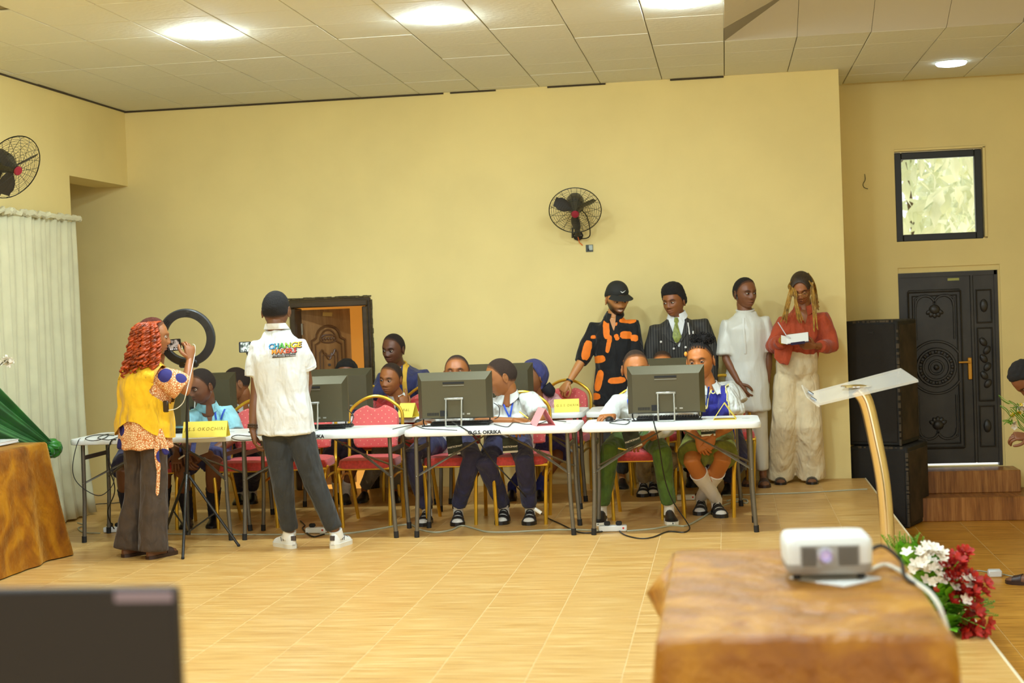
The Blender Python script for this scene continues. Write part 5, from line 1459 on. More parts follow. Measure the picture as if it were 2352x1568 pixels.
def shoe(P, heel, toe, kind, ankle, side):
    heel, toe = Vector(heel), Vector(toe)
    if not .22 < (toe - heel).length < .29: heel = toe + (heel - toe).normalized() * .26
    SOLEW = mat('shoe_white_sole', (232, 226, 208), rough=.5); BLK_ = mat('shoe_black', (32, 28, 26), rough=.35); 
    def sole(m, th, grow=.004, z=0):
        b = MB(); R = foot_rings(heel, toe, grow=grow); rr_ = []
        zb, zt = Vector((0, 0, z)), Vector((0, 0, z + th))
        u = (toe - heel).normalized()
        pts = [r_[0] for r_ in R] + [r_[-1] for r_ in reversed(R)]
        b.loft([[p + zb for p in pts], [p + zt for p in pts]]); return b.build('sole', m, P, ang=30)
    if kind == 'sneaker':
        WH = mat('sneaker_white', (236, 234, 226), rough=.5)
        sole(SOLEW, .028, .006)
        b = MB(); b.loft(foot_rings(heel, toe, hk=1.08, z0=.02)); b.tube([ankle + (toe - heel).normalized() * .02 + Vector((0, 0, -.04)), ankle + Vector((0, 0, .012))], [.046, .044], 12); o = b.build('shoe_upper', WH, P)
        DK = mat('sneaker_accent', (70, 60, 58), rough=.6)
        R = foot_rings(heel, toe, hk=1.08, z0=.02, grow=.0015)
        b = MB()
        for q in (4, 5):
            for s in (1, 2): b.tube([R[q][s + 1], R[q + 1][s + 3] if s + 3 < 6 else R[q + 1][5]], .0022, 4)
            b.tube([R[q][9], R[q + 1][7]], .0022, 4); b.tube([R[q][1], R[q + 1][3]], .0022, 4)
        for q in range(6, 9):
            b.tube([R[q][3], R[q][5]], .003, 4)
        b.build('side_stripe', DK, P)
        b = MB(); b.box((heel + Vector((0, 0, .07)) + (toe - heel).normalized() * .004), (.03, .02, .03)); b.build('heel_tab', DK, P)
    elif kind in ('loafer', 'flat'):
        sole(SOLEW if kind == 'loafer' else BLK_, .022 if kind == 'loafer' else .014)
        b = MB(); b.loft(foot_rings(heel, toe, z0=.008, hk=.95 if kind == 'loafer' else .85)); b.build('shoe_upper', BLK_, P)
    elif kind in ('sandal_sock', 'sandal_skin'):
        sole(BLK_, .026, .008)
        b = MB(); b.loft(foot_rings(heel + Vector((0, 0, .02)), toe + Vector((0, 0, .02)) - (toe - heel) * .04, wk=.9, hk=.86))
        b.build('foot_sock' if kind == 'sandal_sock' else 'foot', mat('sock_white', (232, 226, 214), rough=.85, bump=.2, bscale=150) if kind == 'sandal_sock' else mat('foot_skin', (120, 78, 50), rough=.5), P)
        b = MB(); hf = [.05, .075, .085, .085, .062, .043, .032, .012]
        for a, c in ((.20, .36), (.44, .56), (.66, .80)):
            q_ = MB(); q_.loft(foot_rings(heel + Vector((0, 0, .018)), toe + Vector((0, 0, .018)), wk=.93, hk=.9, grow=.005, t0=a, t1=c)); q_.build('strap', mat('strap_black', (30, 27, 26), rough=.6), P)
        b.loft(foot_rings(heel + Vector((0, 0, .014)), toe + Vector((0, 0, .014)), wk=1.0, hk=.5, grow=.004, t0=0, t1=.24))
        b.tube([heel + (toe - heel).normalized() * .05 + Vector((0, 0, .105)), heel + (toe - heel).normalized() * .055 + Vector((0, 0, .13))], .043, 12, flat=.9)
        b.build('heel_strap', mat('strap_black', (30, 27, 26), rough=.6), P)
    elif kind == 'slide':
        sole(mat('slide_sole', (58, 36, 24), rough=.5), .022, .006)
        b = MB(); b.loft(foot_rings(heel + Vector((0, 0, .02)), toe + Vector((0, 0, .02)), wk=.88, hk=.8)); b.build('foot', mat('foot_skin', (120, 78, 50), rough=.5), P)
        b = MB(); b.loft(foot_rings(heel + Vector((0, 0, .018)), toe + Vector((0, 0, .018)), wk=.92, hk=.88, grow=.004, t0=.55, t1=.78)); b.build('strap', mat('slide_strap', (60, 40, 30), rough=.45), P)
    elif kind == 'heel':
        sole(BLK_, .02, .004)
        b = MB(); b.loft(foot_rings(heel + Vector((0, 0, .018)), toe + Vector((0, 0, .018)), wk=.85, hk=.8)); b.build('foot', mat('foot_skin', (0, 0, 0)), P)
        for a, c in ((.3, .4), (.5, .6), (.7, .85)):
            b = MB(); b.loft(foot_rings(heel + Vector((0, 0, .016)), toe + Vector((0, 0, .016)), wk=.9, hk=.9, grow=.004, t0=a, t1=c)); b.build('strap', mat('strap_silver', (60, 56, 52), rough=.25, metal=.5), P)

# ------------------------------------------------------------------ generic person
def rings_along(pts, ab, across, n=20, sq=.85):
    """elliptic sections; across = lateral unit vector, a = half width, b = half depth"""
    R = []; pts = [Vector(p) for p in pts]
    for i, p in enumerate(pts):
        d = (pts[min(i + 1, len(pts) - 1)] - pts[max(0, i - 1)]).normalized()
        u = Vector(across[i] if isinstance(across, list) else across); u = (u - d * u.dot(d)).normalized(); v = d.cross(u)
        a, b = ab[i]
        R.append([p + u * (a * math.copysign(abs(math.cos(q)) ** sq, math.cos(q))) + v * (b * math.copysign(abs(math.sin(q)) ** sq, math.sin(q))) for q in [2 * PI * k / n for k in range(n)]])
    return R
class Person:
    pass
def person(label, J, head, top, bottom, skin=(96, 60, 38), hair='crop', hands=(None, None), shoes=None, lean=None, female=False, name='person', sleeves=.55, group=None,
           voxel=.012, neckw=.06, chest=None, loose=.02, hem=None, collar=None, wr=.006, sock=None, top_name='shirt', bottom_name='trousers', face={}, seed=1, arm_k=1.0, hair_col=(24, 19, 15), leg_r=None, bottom_kind='trousers', bottom_mat=None, top_mat=None, skirt_to=.85, sleeve_r=1.0, torso_k=1.0, sock_to=.28, waist=.16, tuck=0, seat=None):
    """J: pelvis, neck, sa, sb (shoulders), ea, eb (elbows), wa, wb (wrists), ha, hb (hips), ka, kb (knees), aa, ab (ankles); a = left in the picture"""
    p = Person(); g = {k: Vector(v) for k, v in J.items()}
    if seat is None: seat = (g['ha'] - g['ka']).y > .2 and g['ka'].z > .3 and g['pelvis'].z < .75
    hc, yaw, pitch, roll, hs = head
    hc = Vector(hc)
    skin = tuple(min(255, v * q) for v, q in zip(skin, (1.34, 1.36, 1.34)))
    g['neck'].z += .010
    _ms = (g['sa'] + g['sb']) / 2
    for q_ in ('sa', 'sb'): g[q_] = _ms + (g[q_] - _ms) * 1.07
    if seat:
        g['pelvis'].z = max(g['pelvis'].z, .60)
        for q_ in ('ha', 'hb'): g[q_].z = max(g[q_].z, .585)
    if shoes:
        sh2 = []
        for (h_, t_, kd), q_ in zip(shoes, ('aa', 'ab')):
            h_, t_ = Vector(h_), Vector(t_)
            if not .22 < (t_ - h_).length < .29: h_ = t_ + (h_ - t_).normalized() * .26
            g[q_] = h_ + (t_ - h_).normalized() * .055 + Vector((0, 0, .105)); sh2.append((h_, t_, kd))
        shoes = sh2
    base = Vector((g['pelvis'].x, g['pelvis'].y, min(g['aa'].z, g['ab'].z) - .08))
    t = thing(name, label, 'person', base, group); p.root = t; p.g = g; p.skin = skin
    HM = head_mat(hc, yaw, pitch, roll); p.HM = HM; p.hs = hs
    sh = (g['sb'] - g['sa']); ac = sh.normalized(); hipac = (g['hb'] - g['ha']).normalized()
    sw = sh.length / 2; smid = (g['sa'] + g['sb']) / 2
    nb = g['neck']; pel = g['pelvis']
    if chest is None: chest = (sw * .86, .115)
    cw, cd = chest
    # torso line
    line = [pel - Vector((0, 0, .02)), pel + (nb - pel) * .08, pel + (nb - pel) * .32, pel + (nb - pel) * .60, pel + (nb - pel) * .76, nb - (nb - pel).normalized() * .085, nb - (nb - pel).normalized() * .048, nb - (nb - pel).normalized() * .012, nb]
    k = torso_k
    wid = [(cw * .92 * k, cd * .95 * k), (cw * .98 * k, cd * 1.02 * k), (cw * .86 * k, cd * .9 * k), (cw * .98 * k, cd * 1.0 * k), (cw * 1.0, cd * .95), (sw * .90, .086), (sw * .56, .076), (.074, .064), (.062, .058)]
    acr = [hipac, hipac, hipac.lerp(ac, .5), ac, ac, ac, ac, ac, ac]
    p.line, p.wid, p.acr = line, wid, acr
    # body
    b = MB()
    b.loft(rings_along(line, [(max(.03, a - .030), max(.03, c - .026)) for a, c in wid[:-1]] + [(.055, .055)], acr))
    hd = (HM.to_3x3() @ Vector((0, 0, 1)))
    hback = HM.to_3x3() @ Vector((0, .022, -.075)) * hs + hc
    b.tube([nb - Vector((0, 0, .06)), nb.lerp(hback, .5), hback, hback + hd * .03], [neckw * 1.15, neckw, neckw * .98, neckw * .9], 14)
    arms = []
    for s_, e_, w_ in (('sa', 'ea', 'wa'), ('sb', 'eb', 'wb')):
        S, E, W = g[s_], g[e_], g[w_]; q = arm_k
        cu = [smid.lerp(S, .7), S, S.lerp(E, .5), E, E.lerp(W, .35), E.lerp(W, .7), W, W + (W - E).normalized() * .012]
        b.tube(cu, [.040 * q, .045 * q, .042 * q, .038 * q, .040 * q, .032 * q, .025 * q, .022 * q], 12)
        arms.append((S, E, W))
    for h_, k_, a_ in (('ha', 'ka', 'aa'), ('hb', 'kb', 'ab')):
        Hh, K, A = g[h_], g[k_], g[a_]; lr = leg_r or 1
        b.tube([Hh, Hh.lerp(K, .5), K, K.lerp(A, .3), K.lerp(A, .65), A, A - Vector((0, 0, .05))], [.085 * lr, .072 * lr, .054 * lr, .054 * lr, .043 * lr, .033 * lr, .032 * lr], 14)
    V, F = solid(b, voxel, 4)
    cols = np.broadcast_to(rgb(skin), (len(V), 3)).copy()
    hm = MB()
    for hs_, w_, e_, sd in ((hands[0], 'wa', 'ea', 'R'), (hands[1], 'wb', 'eb', 'L')):
        if hs_ is None: continue
        kw = dict(hs_); d = kw.pop('d', g[w_] - g[e_]); n_ = kw.pop('n', (0, 0, 1)); sd = kw.pop('side', sd)
        hand(hm, g[w_], d, n_, sd, **kw)
    off = len(V); V = list(V)
    F = list(F)
    if hm.v:
        V += [np.array(v) for v in hm.v]; F += [tuple(i + off for i in f) for f in hm.f]
        cols = np.concatenate([cols, np.broadcast_to(rgb(skin) * .95, (len(hm.v), 3))]); off = len(V)
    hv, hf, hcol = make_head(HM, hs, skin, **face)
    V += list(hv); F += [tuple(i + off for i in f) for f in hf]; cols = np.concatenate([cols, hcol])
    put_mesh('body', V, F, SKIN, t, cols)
    # top
    tb = MB()
    L2 = list(line); W2 = [(a + loose, c + loose * .9) for a, c in wid[:-3]] + [(wid[-3][0] + loose * .7, wid[-3][1] + loose * .7), (.084, .074), (.068, .066)]
    A2 = list(acr)
    hm_ = hem if hem is not None else .10
    down = (pel - nb).normalized() if lean is None else Vector((0, 0, -1))
    e0 = L2[0] + Vector((0, 0, -1)) * 0 + down * hm_ * .5; e1 = L2[0] + down * hm_
    L2 = [e1, e0] + L2[1:]; W2 = [(W2[0][0] + .02, W2[0][1] + .018), (W2[0][0] + .012, W2[0][1] + .01)] + W2[1:]
    if tuck: W2 = [(a - .035, c - .035) for a, c in W2[:2]] + [(W2[2][0] - .025, W2[2][1] - .025)] + W2[3:]
    A2 = [A2[0], A2[0]] + A2[1:]
    tb.loft(rings_along(L2, W2, A2))
    sl = sleeves if isinstance(sleeves, tuple) else (sleeves, sleeves)
    for (S, E, W), sv in zip(arms, sl):
        if sv <= 0:
            tb.tube([smid.lerp(S, .55) - Vector((0, 0, .02)), S], [.06, .062], 14); continue
        if sv <= 1: pts = [smid.lerp(S, .55) - Vector((0, 0, .02)), S - Vector((0, 0, .013)), S.lerp(E, sv * .5), S.lerp(E, sv)]; r_ = [.060, .062 * (sleeve_r + 1) / 2, .066 * sleeve_r, .070 * sleeve_r]
        else: pts = [smid.lerp(S, .55) - Vector((0, 0, .02)), S - Vector((0, 0, .013)), S.lerp(E, .55), E, E.lerp(W, (sv - 1) * .5), E.lerp(W, sv - 1)]; r_ = [.062, .064 * (sleeve_r + 1) / 2, .062 * sleeve_r, .056 * sleeve_r, .050 * sleeve_r, .046 * sleeve_r]
        tb.tube(pts, r_, 14)
    TV, TF = solid(tb, .0105, 3, wr=wr * 1.45, wf=8, seed=seed)
    p.TV, p.TF = TV, TF
    p.top = put_mesh(top_name, TV, TF, top_mat or cloth(*top), t)
    # bottom
    bb = MB()
    bl = [pel + (nb - pel) * waist, pel + (nb - pel) * .06, pel - Vector((0, 0, .03)), pel - Vector((0, 0, .085))]
    bb.loft(rings_along(bl, [(cw * .86 + tuck, cd * .92 + tuck), (cw * .96 + tuck, cd * 1.02 + tuck), (cw * .98 + tuck * .7, cd * 1.05 + tuck * .7), (cw * .75, cd * .85)], hipac))
    lr = leg_r or 1
    for h_, k_, a_ in (('ha', 'ka', 'aa'), ('hb', 'kb', 'ab')):
        Hh, K, A = g[h_], g[k_], g[a_]
        if bottom_kind == 'trousers':
            bb.tube([Hh, Hh.lerp(K, .45), K, K.lerp(A, .4), K.lerp(A, .85), A.lerp(K, .06)], [.10 * lr, .088 * lr, .072 * lr, .066 * lr, .058 * lr, .056 * lr], 16)
        elif bottom_kind == 'wide':
            bb.tube([Hh, Hh.lerp(K, .5), K, K.lerp(A, .5), A - Vector((0, 0, .055))], [.108 * lr, .106 * lr, .108 * lr, .112 * lr, .122 * lr], 18)
        elif bottom_kind == 'skirt':
            bb.tube([Hh, Hh.lerp(K, .4), Hh.lerp(K, skirt_to)], [.105, .108, .112], 16)
        elif bottom_kind == 'shorts':
            bb.tube([Hh, Hh.lerp(K, .5), Hh.lerp(K, skirt_to)], [.10, .10, .10], 16)
    if bottom_kind == 'skirt':
        m0 = (g['ha'] + g['hb']) / 2; m1 = (g['ha'].lerp(g['ka'], skirt_to) + g['hb'].lerp(g['kb'], skirt_to)) / 2; wd = (g['kb'] - g['ka']).length / 2
        bb.loft(rings_along([m0, m0.lerp(m1, .5), m1], [(.13, .085), (wd * .8 + .03, .07), (wd + .02, .05)], hipac))
    if bottom:
        BV, BF = solid(bb, .012, 3, wr=wr * 1.1, wf=7, seed=seed + 9)
        p.BV, p.BF = BV, BF
        p.bottom = put_mesh(bottom_name, BV, BF, bottom_mat or cloth(*bottom), t)
    if sock:
        for k_, a_ in (('ka', 'aa'), ('kb', 'ab')):
            K, A = g[k_], g[a_]; b = MB()
            n_ = 12; q = [A - Vector((0, 0, .06))] + [A.lerp(K, sock_to * i / n_) for i in range(n_ + 1)]
            b.tube(q, [.038] + [np.interp(sock_to * i / n_, [0, .35, .7, 1], [.033, .043, .054, .056]) * lr + .006 + .0015 * math.sin(i * 2.1) for i in range(n_ + 1)], 16); b.build('sock', mat('sock_%d_%d_%d' % tuple(sock), sock, rough=.9, bump=.2, bscale=120), t)
    if shoes:
        for (heel, toe, kind), a_, sd in zip(shoes, ('aa', 'ab'), (0, 1)):
            shoe(t, heel, toe, kind, g[a_], sd)
    if hair == 'crop': hair_cap(HM, hs, .006, parent=t, col=hair_col, skin=skin)
    elif hair == 'low': hair_cap(HM, hs, .0028, parent=t, skin=skin, col=tuple(int(v * .27 + 8) for v in skin), noise_amp=.0008)
    elif hair == 'afro': hair_cap(HM, hs, .016, parent=t, col=hair_col, top=.022, noise_amp=.004, line=([0, .5, .9, 1.25, 1.45, 1.7, 2.2, 3.15], [.062, .060, .056, .03, .0, -.02, -.04, -.05]))
    elif hair == 'thick': hair_cap(HM, hs, .014, parent=t, col=hair_col, noise_amp=.008, freq=45)
    if collar:
        cm, style = collar
        b = MB(); R0, R1, R2 = [], [], []
        up = (hback - nb).normalized(); fwd = ac.cross(Vector((0, 0, 1))).normalized()
        if lean == 'away': fwd = -fwd
        n_ = 30; gap = .32 if style != 'closed' else .02
        rr0 = []
        for i in range(n_ + 1):
            a = gap + (2 * PI - 2 * gap) * i / n_
            d = fwd * math.cos(a) + ac * math.sin(a); fr = max(0, math.cos(a))
            c0 = nb + up * .0 + fwd * .004
            r0 = .066
            dip = -.035 * fr
            rr0.append([c0 + d * r0 + up * (.016 + dip), c0 + d * (r0 - .004) + up * (.050 + dip * .8), c0 + d * (r0 + .002) + up * (.054 + dip * .8), c0 + d * (r0 + .020 + .012 * fr) + up * (.010 + dip - .028 * fr ** 2), c0 + d * (r0 + .014 + .012 * fr) + up * (.006 + dip - .028 * fr ** 2)])
        b.loft(rr0, cap=True); b.build('collar', cm, t, ang=60)
    return p
def seated(px, hips=None): pass
def patch(p, name, m, f, th=.004, src='top'):
    V, F = (p.TV, p.TF) if src == 'top' else (p.BV, p.BF)
    v, fs = clip(V, F, f, th)
    if not fs: return None
    return put_mesh(name, v, fs, m, p.root)
def bvh_of(p, src='top'):
    V, F = (p.TV, p.TF) if src == 'top' else (p.BV, p.BF)
    return BVHTree.FromPolygons([Vector(v) for v in V], F)
def on_shirt(bv, q, dirv=(0, 1, 0), lift=.006):
    """where a ray along dirv through q meets the cloth, lifted off it"""
    d = Vector(dirv).normalized(); h = bv.ray_cast(Vector(q) - d * 1.0, d)
    return (h[0] - d * lift) if h[0] is not None else Vector(q)
def lanyard(p, pts_l, pts_r, m, badge=None, words='PARTICIPANT'):
    bv = bvh_of(p); b = MB()
    for pts in (pts_l, pts_r):
        q = [on_shirt(bv, at(x, y, Y), lift=.012) for x, y, Y in pts]
        b.tube(catmull(q, 5), .0065, 6, flat=.25, ref=(1, 0, 0))
    b.build('lanyard', m, p.root)
def badge(p, C_, right, down, w_, h_, words):
    M_ = frame(C_, right, -Vector(down))
    b = MB(); b.loft([[M_ @ Vector((x, y, z)) for x, y in ((-w_ / 2, -h_ / 2), (w_ / 2, -h_ / 2), (w_ / 2, h_ / 2), (-w_ / 2, h_ / 2))] for z in (0, .003)])
    o = b.build('badge', mat('badge_print', (70, 82, 80), rough=.15, rgb2=(34, 40, 44), scale=14), p.root, smooth=False)
    lettering('badge_lettering', words, w_ * .155, M_ @ Matrix.Translation((0, -.012, .0035)), mat('badge_white', (240, 240, 235)), o, extrude=.0003, offset=.0006)
    b = MB(); b.box((0, 0, 0), (w_ * .98, .014, .001)); b.v = [M_ @ (v + Vector((0, -h_ * .44, .0035))) for v in b.v]; b.build('badge_strip', mat('badge_white', (0, 0, 0)), o, smooth=False)

# ------------------------------------------------------------------ the people
def JJ(**k): return {n: at(*v) for n, v in k.items()}
WHITE_CLOTH = ('white_shirt', (226, 227, 224), .02)
LAN = mat('lanyard_blue', (40, 80, 190), rough=.6)
YTRIM = mat('yellow_trim', (226, 180, 60), rough=.7)

# ---- woman with red curly braids, yellow vest, holding up a phone
def ankara():
    m, nt, b = new_mat('printed_cotton'); L = nt.links
    tc = nt.nodes.new('ShaderNodeTexCoord')
    v = nt.nodes.new('ShaderNodeTexVoronoi'); v.inputs['Scale'].default_value = 6.2; v.inputs['Randomness'].default_value = .55
    L.new(tc.outputs['Object'], v.inputs['Vector'])
    n = nt.nodes.new('ShaderNodeTexVoronoi'); n.feature = 'DISTANCE_TO_EDGE'; n.inputs['Scale'].default_value = 75
    L.new(tc.outputs['Object'], n.inputs['Vector'])
    r1 = nt.nodes.new('ShaderNodeValToRGB'); e = r1.color_ramp.elements; e[0].position = .05; e[0].color = lin((206, 112, 34)); e[1].position = .22; e[1].color = lin((250, 224, 180))
    L.new(n.outputs['Distance'], r1.inputs[0])
    r2 = nt.nodes.new('ShaderNodeValToRGB'); r2.color_ramp.interpolation = 'CONSTANT'; e = r2.color_ramp.elements; e[0].position = 0; e[0].color = (1, 1, 1, 1); e[1].position = .3; e[1].color = (0, 0, 0, 1)
    L.new(v.outputs['Distance'], r2.inputs[0])
    mx = nt.nodes.new('ShaderNodeMix'); mx.data_type = 'RGBA'
    L.new(r2.outputs[0], mx.inputs[0]); L.new(r1.outputs[0], mx.inputs[6]); mx.inputs[7].default_value = lin((42, 36, 110))
    L.new(mx.outputs[2], b.inputs['Base Color']); b.inputs['Roughness'].default_value = .75
    return m
M_ANK = ankara()
J = JJ(pelvis=(332, 985, 9.3), neck=(340, 838, 9.32), sa=(308, 855, 9.46), sb=(376, 862, 9.2), ea=(352, 890, 9.72), wa=(372, 812, 9.66), eb=(428, 898, 9.25), wb=(436, 826, 9.40),
       ha=(314, 1000, 9.36), hb=(354, 1000, 9.25), ka=(318, 1135, 9.35), kb=(354, 1135, 9.25), aa=(320, 1258, 9.35), ab=(354, 1262, 9.26))
p1 = person('woman with red curly braids in a yellow vest filming with her raised phone', J, (at(350, 774, 9.33), 112, 4, 0, 1.08), None, ('brown_trousers', (66, 50, 34), .12), skin=(120, 76, 46), hair='crop', hair_col=(92, 38, 18),
            hands=(dict(d=(.1, -.1, 1), n=(-.3, .9, 0), side='L', curl=.15), dict(d=(-.04, .2, 1), n=(.8, -.55, .1), side='R', curl=.7)), lean='away', sleeves=.78, sleeve_r=1.22, top_mat=M_ANK, top_name='printed_blouse',
            hem=.10, chest=(.155, .12), loose=.03, bottom_kind='wide', bottom_name='wide_trousers', wr=.009, leg_r=.80, seed=2,
            shoes=((onz(308, 1275), onz(352, 1266), 'slide'), (onz(356, 1281), onz(404, 1270), 'slide')), face=dict(brow=0))
_sm = (p1.g['sa'] + p1.g['sb']) / 2
sgm = [(_sm.lerp(p1.g['sa'], .82), p1.g['ea']), (_sm.lerp(p1.g['sb'], .82), p1.g['eb'])]
def seg_d(v, a, b):
    ab = b - a; t = max(0, min(1, (v - a).dot(ab) / ab.dot(ab))); return (v - a - ab * t).length
zv = at(330, 985, 9.3).z
def vest_f(v):
    hemz = zv + .06 * math.cos((v.x - p1.g['pelvis'].x) * 14 + .3)
    a = min(-.05 if seg_d(v, s + (e - s) * .02, e) < .14 and (v - s).dot(e - s) > -.002 else .1 for s, e in sgm)
    return min(v.z - hemz, a, .84 * 0 + (p1.g['neck'].z - .002 - v.z))
YV = cloth('vest_yellow', (244, 190, 20), var=.05, bump=.3)
patch(p1, 'vest', YV, vest_f, .022)
_bv = bvh_of(p1)
def wrap_text(p, bv, words, size, C_, m, name, lift=.026, dirv=(0, 1, 0), right=(1, 0, 0), **k):
    vs, fs = text_mesh(words, size, extrude=0, **k); R_ = Vector(right).normalized(); b = MB()
    b.add([on_shirt(bv, C_ + R_ * v.x + Vector((0, 0, 1)) * v.y, dirv, lift) for v in vs], fs); return b.build(name, m, p.root, smooth=False)
dv = Vector((.35, .9, 0))
for i, (wd_, sz) in enumerate((('NATIONAL', .026), ('PRESS', .03))):
    wrap_text(p1, _bv, wd_, sz, at(283, 852 + i * 16, 9.3), M_INK, 'vest_lettering', dirv=(.5, .86, 0), right=(.86, -.5, 0))
# curly braids
rr = random.Random(21); b = MB(); HMi = p1.HM
fw_ = HMi.to_3x3() @ Vector((0, -1, 0)); rt_ = HMi.to_3x3() @ Vector((1, 0, 0)); hc_ = HMi.translation
zend = at(320, 872, 9.3).z
for i in range(190):
    az = rr.uniform(-1.95, 1.95); d = (-fw_ * math.cos(az) + rt_ * math.sin(az)); d.z = 0; d.normalize()
    top = hc_ + Vector((0, 0, .105)) + d * rr.uniform(.0, .05) + fw_ * rr.uniform(.0, .05)
    r1 = rr.uniform(.085, .125); side = hc_ + d * (r1 + .01) + Vector((0, 0, .02))
    fwdness = max(0, d.dot(fw_))
    r2 = r1 + rr.uniform(.015, .075) * (1 - fwdness * .8); ze = zend + rr.uniform(0, .1) + .13 * fwdness + .05 * abs(math.sin(az))
    end = Vector((hc_.x, hc_.y, 0)) + d * r2 - fw_ * .02; end.z = ze
    midp = Vector((hc_.x, hc_.y, 0)) + d * (r1 + (r2 - r1) * .5 + .012); midp.z = (side.z + ze) / 2
    base_ = catmull([top, hc_ + d * (r1 * .8) + Vector((0, 0, .085)), side, midp, end], 20)
    pts = []; ph = rr.uniform(0, 6.28)
    for q, pt in enumerate(base_):
        f = q / (len(base_) - 1); amp = .013 * smooth01(.2, .42, f); th = ph + q * .8
        pts.append(pt + d * (amp * math.cos(th)) + d.cross(Vector((0, 0, 1))) * (amp * math.sin(th)))
    b.tube(pts, [.0055 if q < 14 else .0075 for q in range(len(pts))], 6)
b.build('curly_braids', mat('braid_red', (152, 62, 22), rough=.42, var=.35, scale=26), p1.root, ang=0)
# ties of the blouse
b = MB(); b.tube(catmull([at(364, 985, 9.16), at(360, 1040, 9.14), at(364, 1080, 9.14), at(361, 1138, 9.15)], 6), [.016] * 12 + [.012] * 6 + [.004], 8, flat=.25, ref=(1, 0, 0)); b.tube(catmull([at(368, 985, 9.16), at(380, 1020, 9.15), at(384, 1038, 9.15), at(376, 1035, 9.15), at(366, 990, 9.16)], 5), .012, 8, flat=.4); b.build('blouse_ties', M_ANK, p1.root)
b = MB(); c_ = at(381, 933, 9.14); b.box(c_, (.035, .025, .075), bev=.006); b.build('power_bank', mat('power_bank', (60, 44, 30), rough=.25, metal=.3), p1.root)
cable('white charging cord from the vest pocket to the raised phone', [at(387, 942, 9.13), at(405, 938, 9.16), at(420, 925, 9.18), at(427, 905, 9.17), at(440, 850, 9.3), at(447, 815, 9.42), at(448, 795, 9.46), at(443, 790, 9.48)], .003, mat('cable_white', (0, 0, 0)), 'charging_cord')

# ---- man in the white polo seen from behind
J = JJ(pelvis=(655, 972, 9.5), neck=(636, 761, 9.5), sa=(597, 795, 9.5), sb=(685, 792, 9.5), ea=(588, 905, 9.47), wa=(580, 988, 9.42), eb=(706, 878, 9.58), wb=(690, 935, 9.85),
       ha=(634, 985, 9.5), hb=(686, 985, 9.5), ka=(650, 1112, 9.47), kb=(722, 1106, 9.5), aa=(668, 1226, 9.5), ab=(764, 1216, 9.55))
p2 = person('man in a white polo with a rainbow logo, standing with his back to us', J, (at(634, 714, 9.5), 183, 4, 0, 1.1), WHITE_CLOTH, ('dark_trousers', (44, 44, 42), .12), skin=(92, 60, 40), hair='crop',
            hands=(dict(d=(.12, .1, -1), n=(-.9, -.4, 0), side='L', curl=.35), None), lean='away', sleeves=.62, sleeve_r=1.12, top_name='polo_shirt', hem=.05, chest=(.165, .115), loose=.026, collar=(cloth(*WHITE_CLOTH), 'polo'),
            wr=.007, leg_r=.98, seed=4, shoes=((onz(684, 1262), onz(636, 1250), 'sneaker'), (onz(764, 1260), onz(800, 1246), 'sneaker')), face=dict(brow=0))
_bv = bvh_of(p2)
cols_ = [(90, 160, 220), (70, 170, 200), (90, 180, 80), (150, 190, 60), (240, 190, 40), (245, 170, 40)]
LC = at(654, 797, 9.4); Rr = Vector((math.cos(YAW * 0 + .03), 0, .035)).normalized()
def logo(words, size, dz, colf):
    ws = []
    for ch in words:
        vs, _ = text_mesh(ch, size, extrude=0); ws.append(max(v.x for v in vs) - min(v.x for v in vs))
    gap = size * .10; tot = sum(ws) + gap * (len(ws) - 1); x = -tot / 2
    for i, ch in enumerate(words):
        o_ = x + ws[i] / 2; x += ws[i] + gap
        for lift, off, mm in ((.005, .05 * size, mat('logo_shadow', (52, 40, 40), rough=.8)), (.0075, .02 * size, None)):
            vs, fs = text_mesh(ch, size, extrude=0, offset=off); b = MB(); mx = (max(v.x for v in vs) + min(v.x for v in vs)) / 2
            C_ = LC + Rr * o_ + Vector((0, 0, dz)) + (Vector((.002, 0, -.003)) if mm else Vector())
            b.add([on_shirt(_bv, C_ + Rr * (v.x - mx) + Vector((0, 0, v.y)), lift=lift) for v in vs], fs)
            c_ = colf(i / (len(words) - 1)); b.build('logo_letter' if not mm else 'logo_outline', mm or mat('logo_%d_%d_%d' % c_, c_, rough=.8), p2.root, smooth=False)
logo('CHANGE', .050, .010, lambda f: cols_[min(5, int(f * 5.99))])
logo('MAKERS', .042, -.026, lambda f: [(240, 150, 50), (240, 130, 40), (235, 110, 50), (228, 90, 50), (220, 80, 60), (214, 70, 60)][min(5, int(f * 5.99))])
b = MB(); q = [on_shirt(_bv, LC + Rr * (-.075 + .15 * i_ / 14) + Vector((0, 0, -.056 + z)), lift=.007) for z in (-.008, .008) for i_ in range(15)]; b.add(q, [(i_, i_ + 1, i_ + 16, i_ + 15) for i_ in range(14)]); b.build('logo_bar', mat('logo_shadow', (0, 0, 0)), p2.root, smooth=False)
wrap_text(p2, _bv, 'BE THE CHANGE YOU DESIRE', .0115, LC + Vector((0, 0, -.056)), mat('badge_white', (240, 240, 235)), 'logo_motto', lift=.009)
b = MB(); w_ = p2.g['wa']; dd = (p2.g['wa'] - p2.g['ea']).normalized()
for i in range(22):
    for k in range(2):
        a = 2 * PI * (i + .5 * k) / 22; b.sphere(w_ - dd * (.02 + .014 * k) + (dd.orthogonal().normalized() * math.cos(a) + dd.cross(dd.orthogonal()).normalized() * math.sin(a)) * .031, .0065, 6, 5)
b.build('bead_bracelet', mat('beads', (70, 48, 30), rough=.3), p2.root)
b = MB(); 
for f_, r_ in (('sa', 'ea'), ('sb', 'eb')):
    S, E = p2.g[f_], p2.g[r_]; q = S.lerp(E, .6); b.tube([q - (E - S).normalized() * .012, q + (E - S).normalized() * .008], .0815, 20)
b.build('sleeve_cuffs', cloth(*WHITE_CLOTH), p2.root)

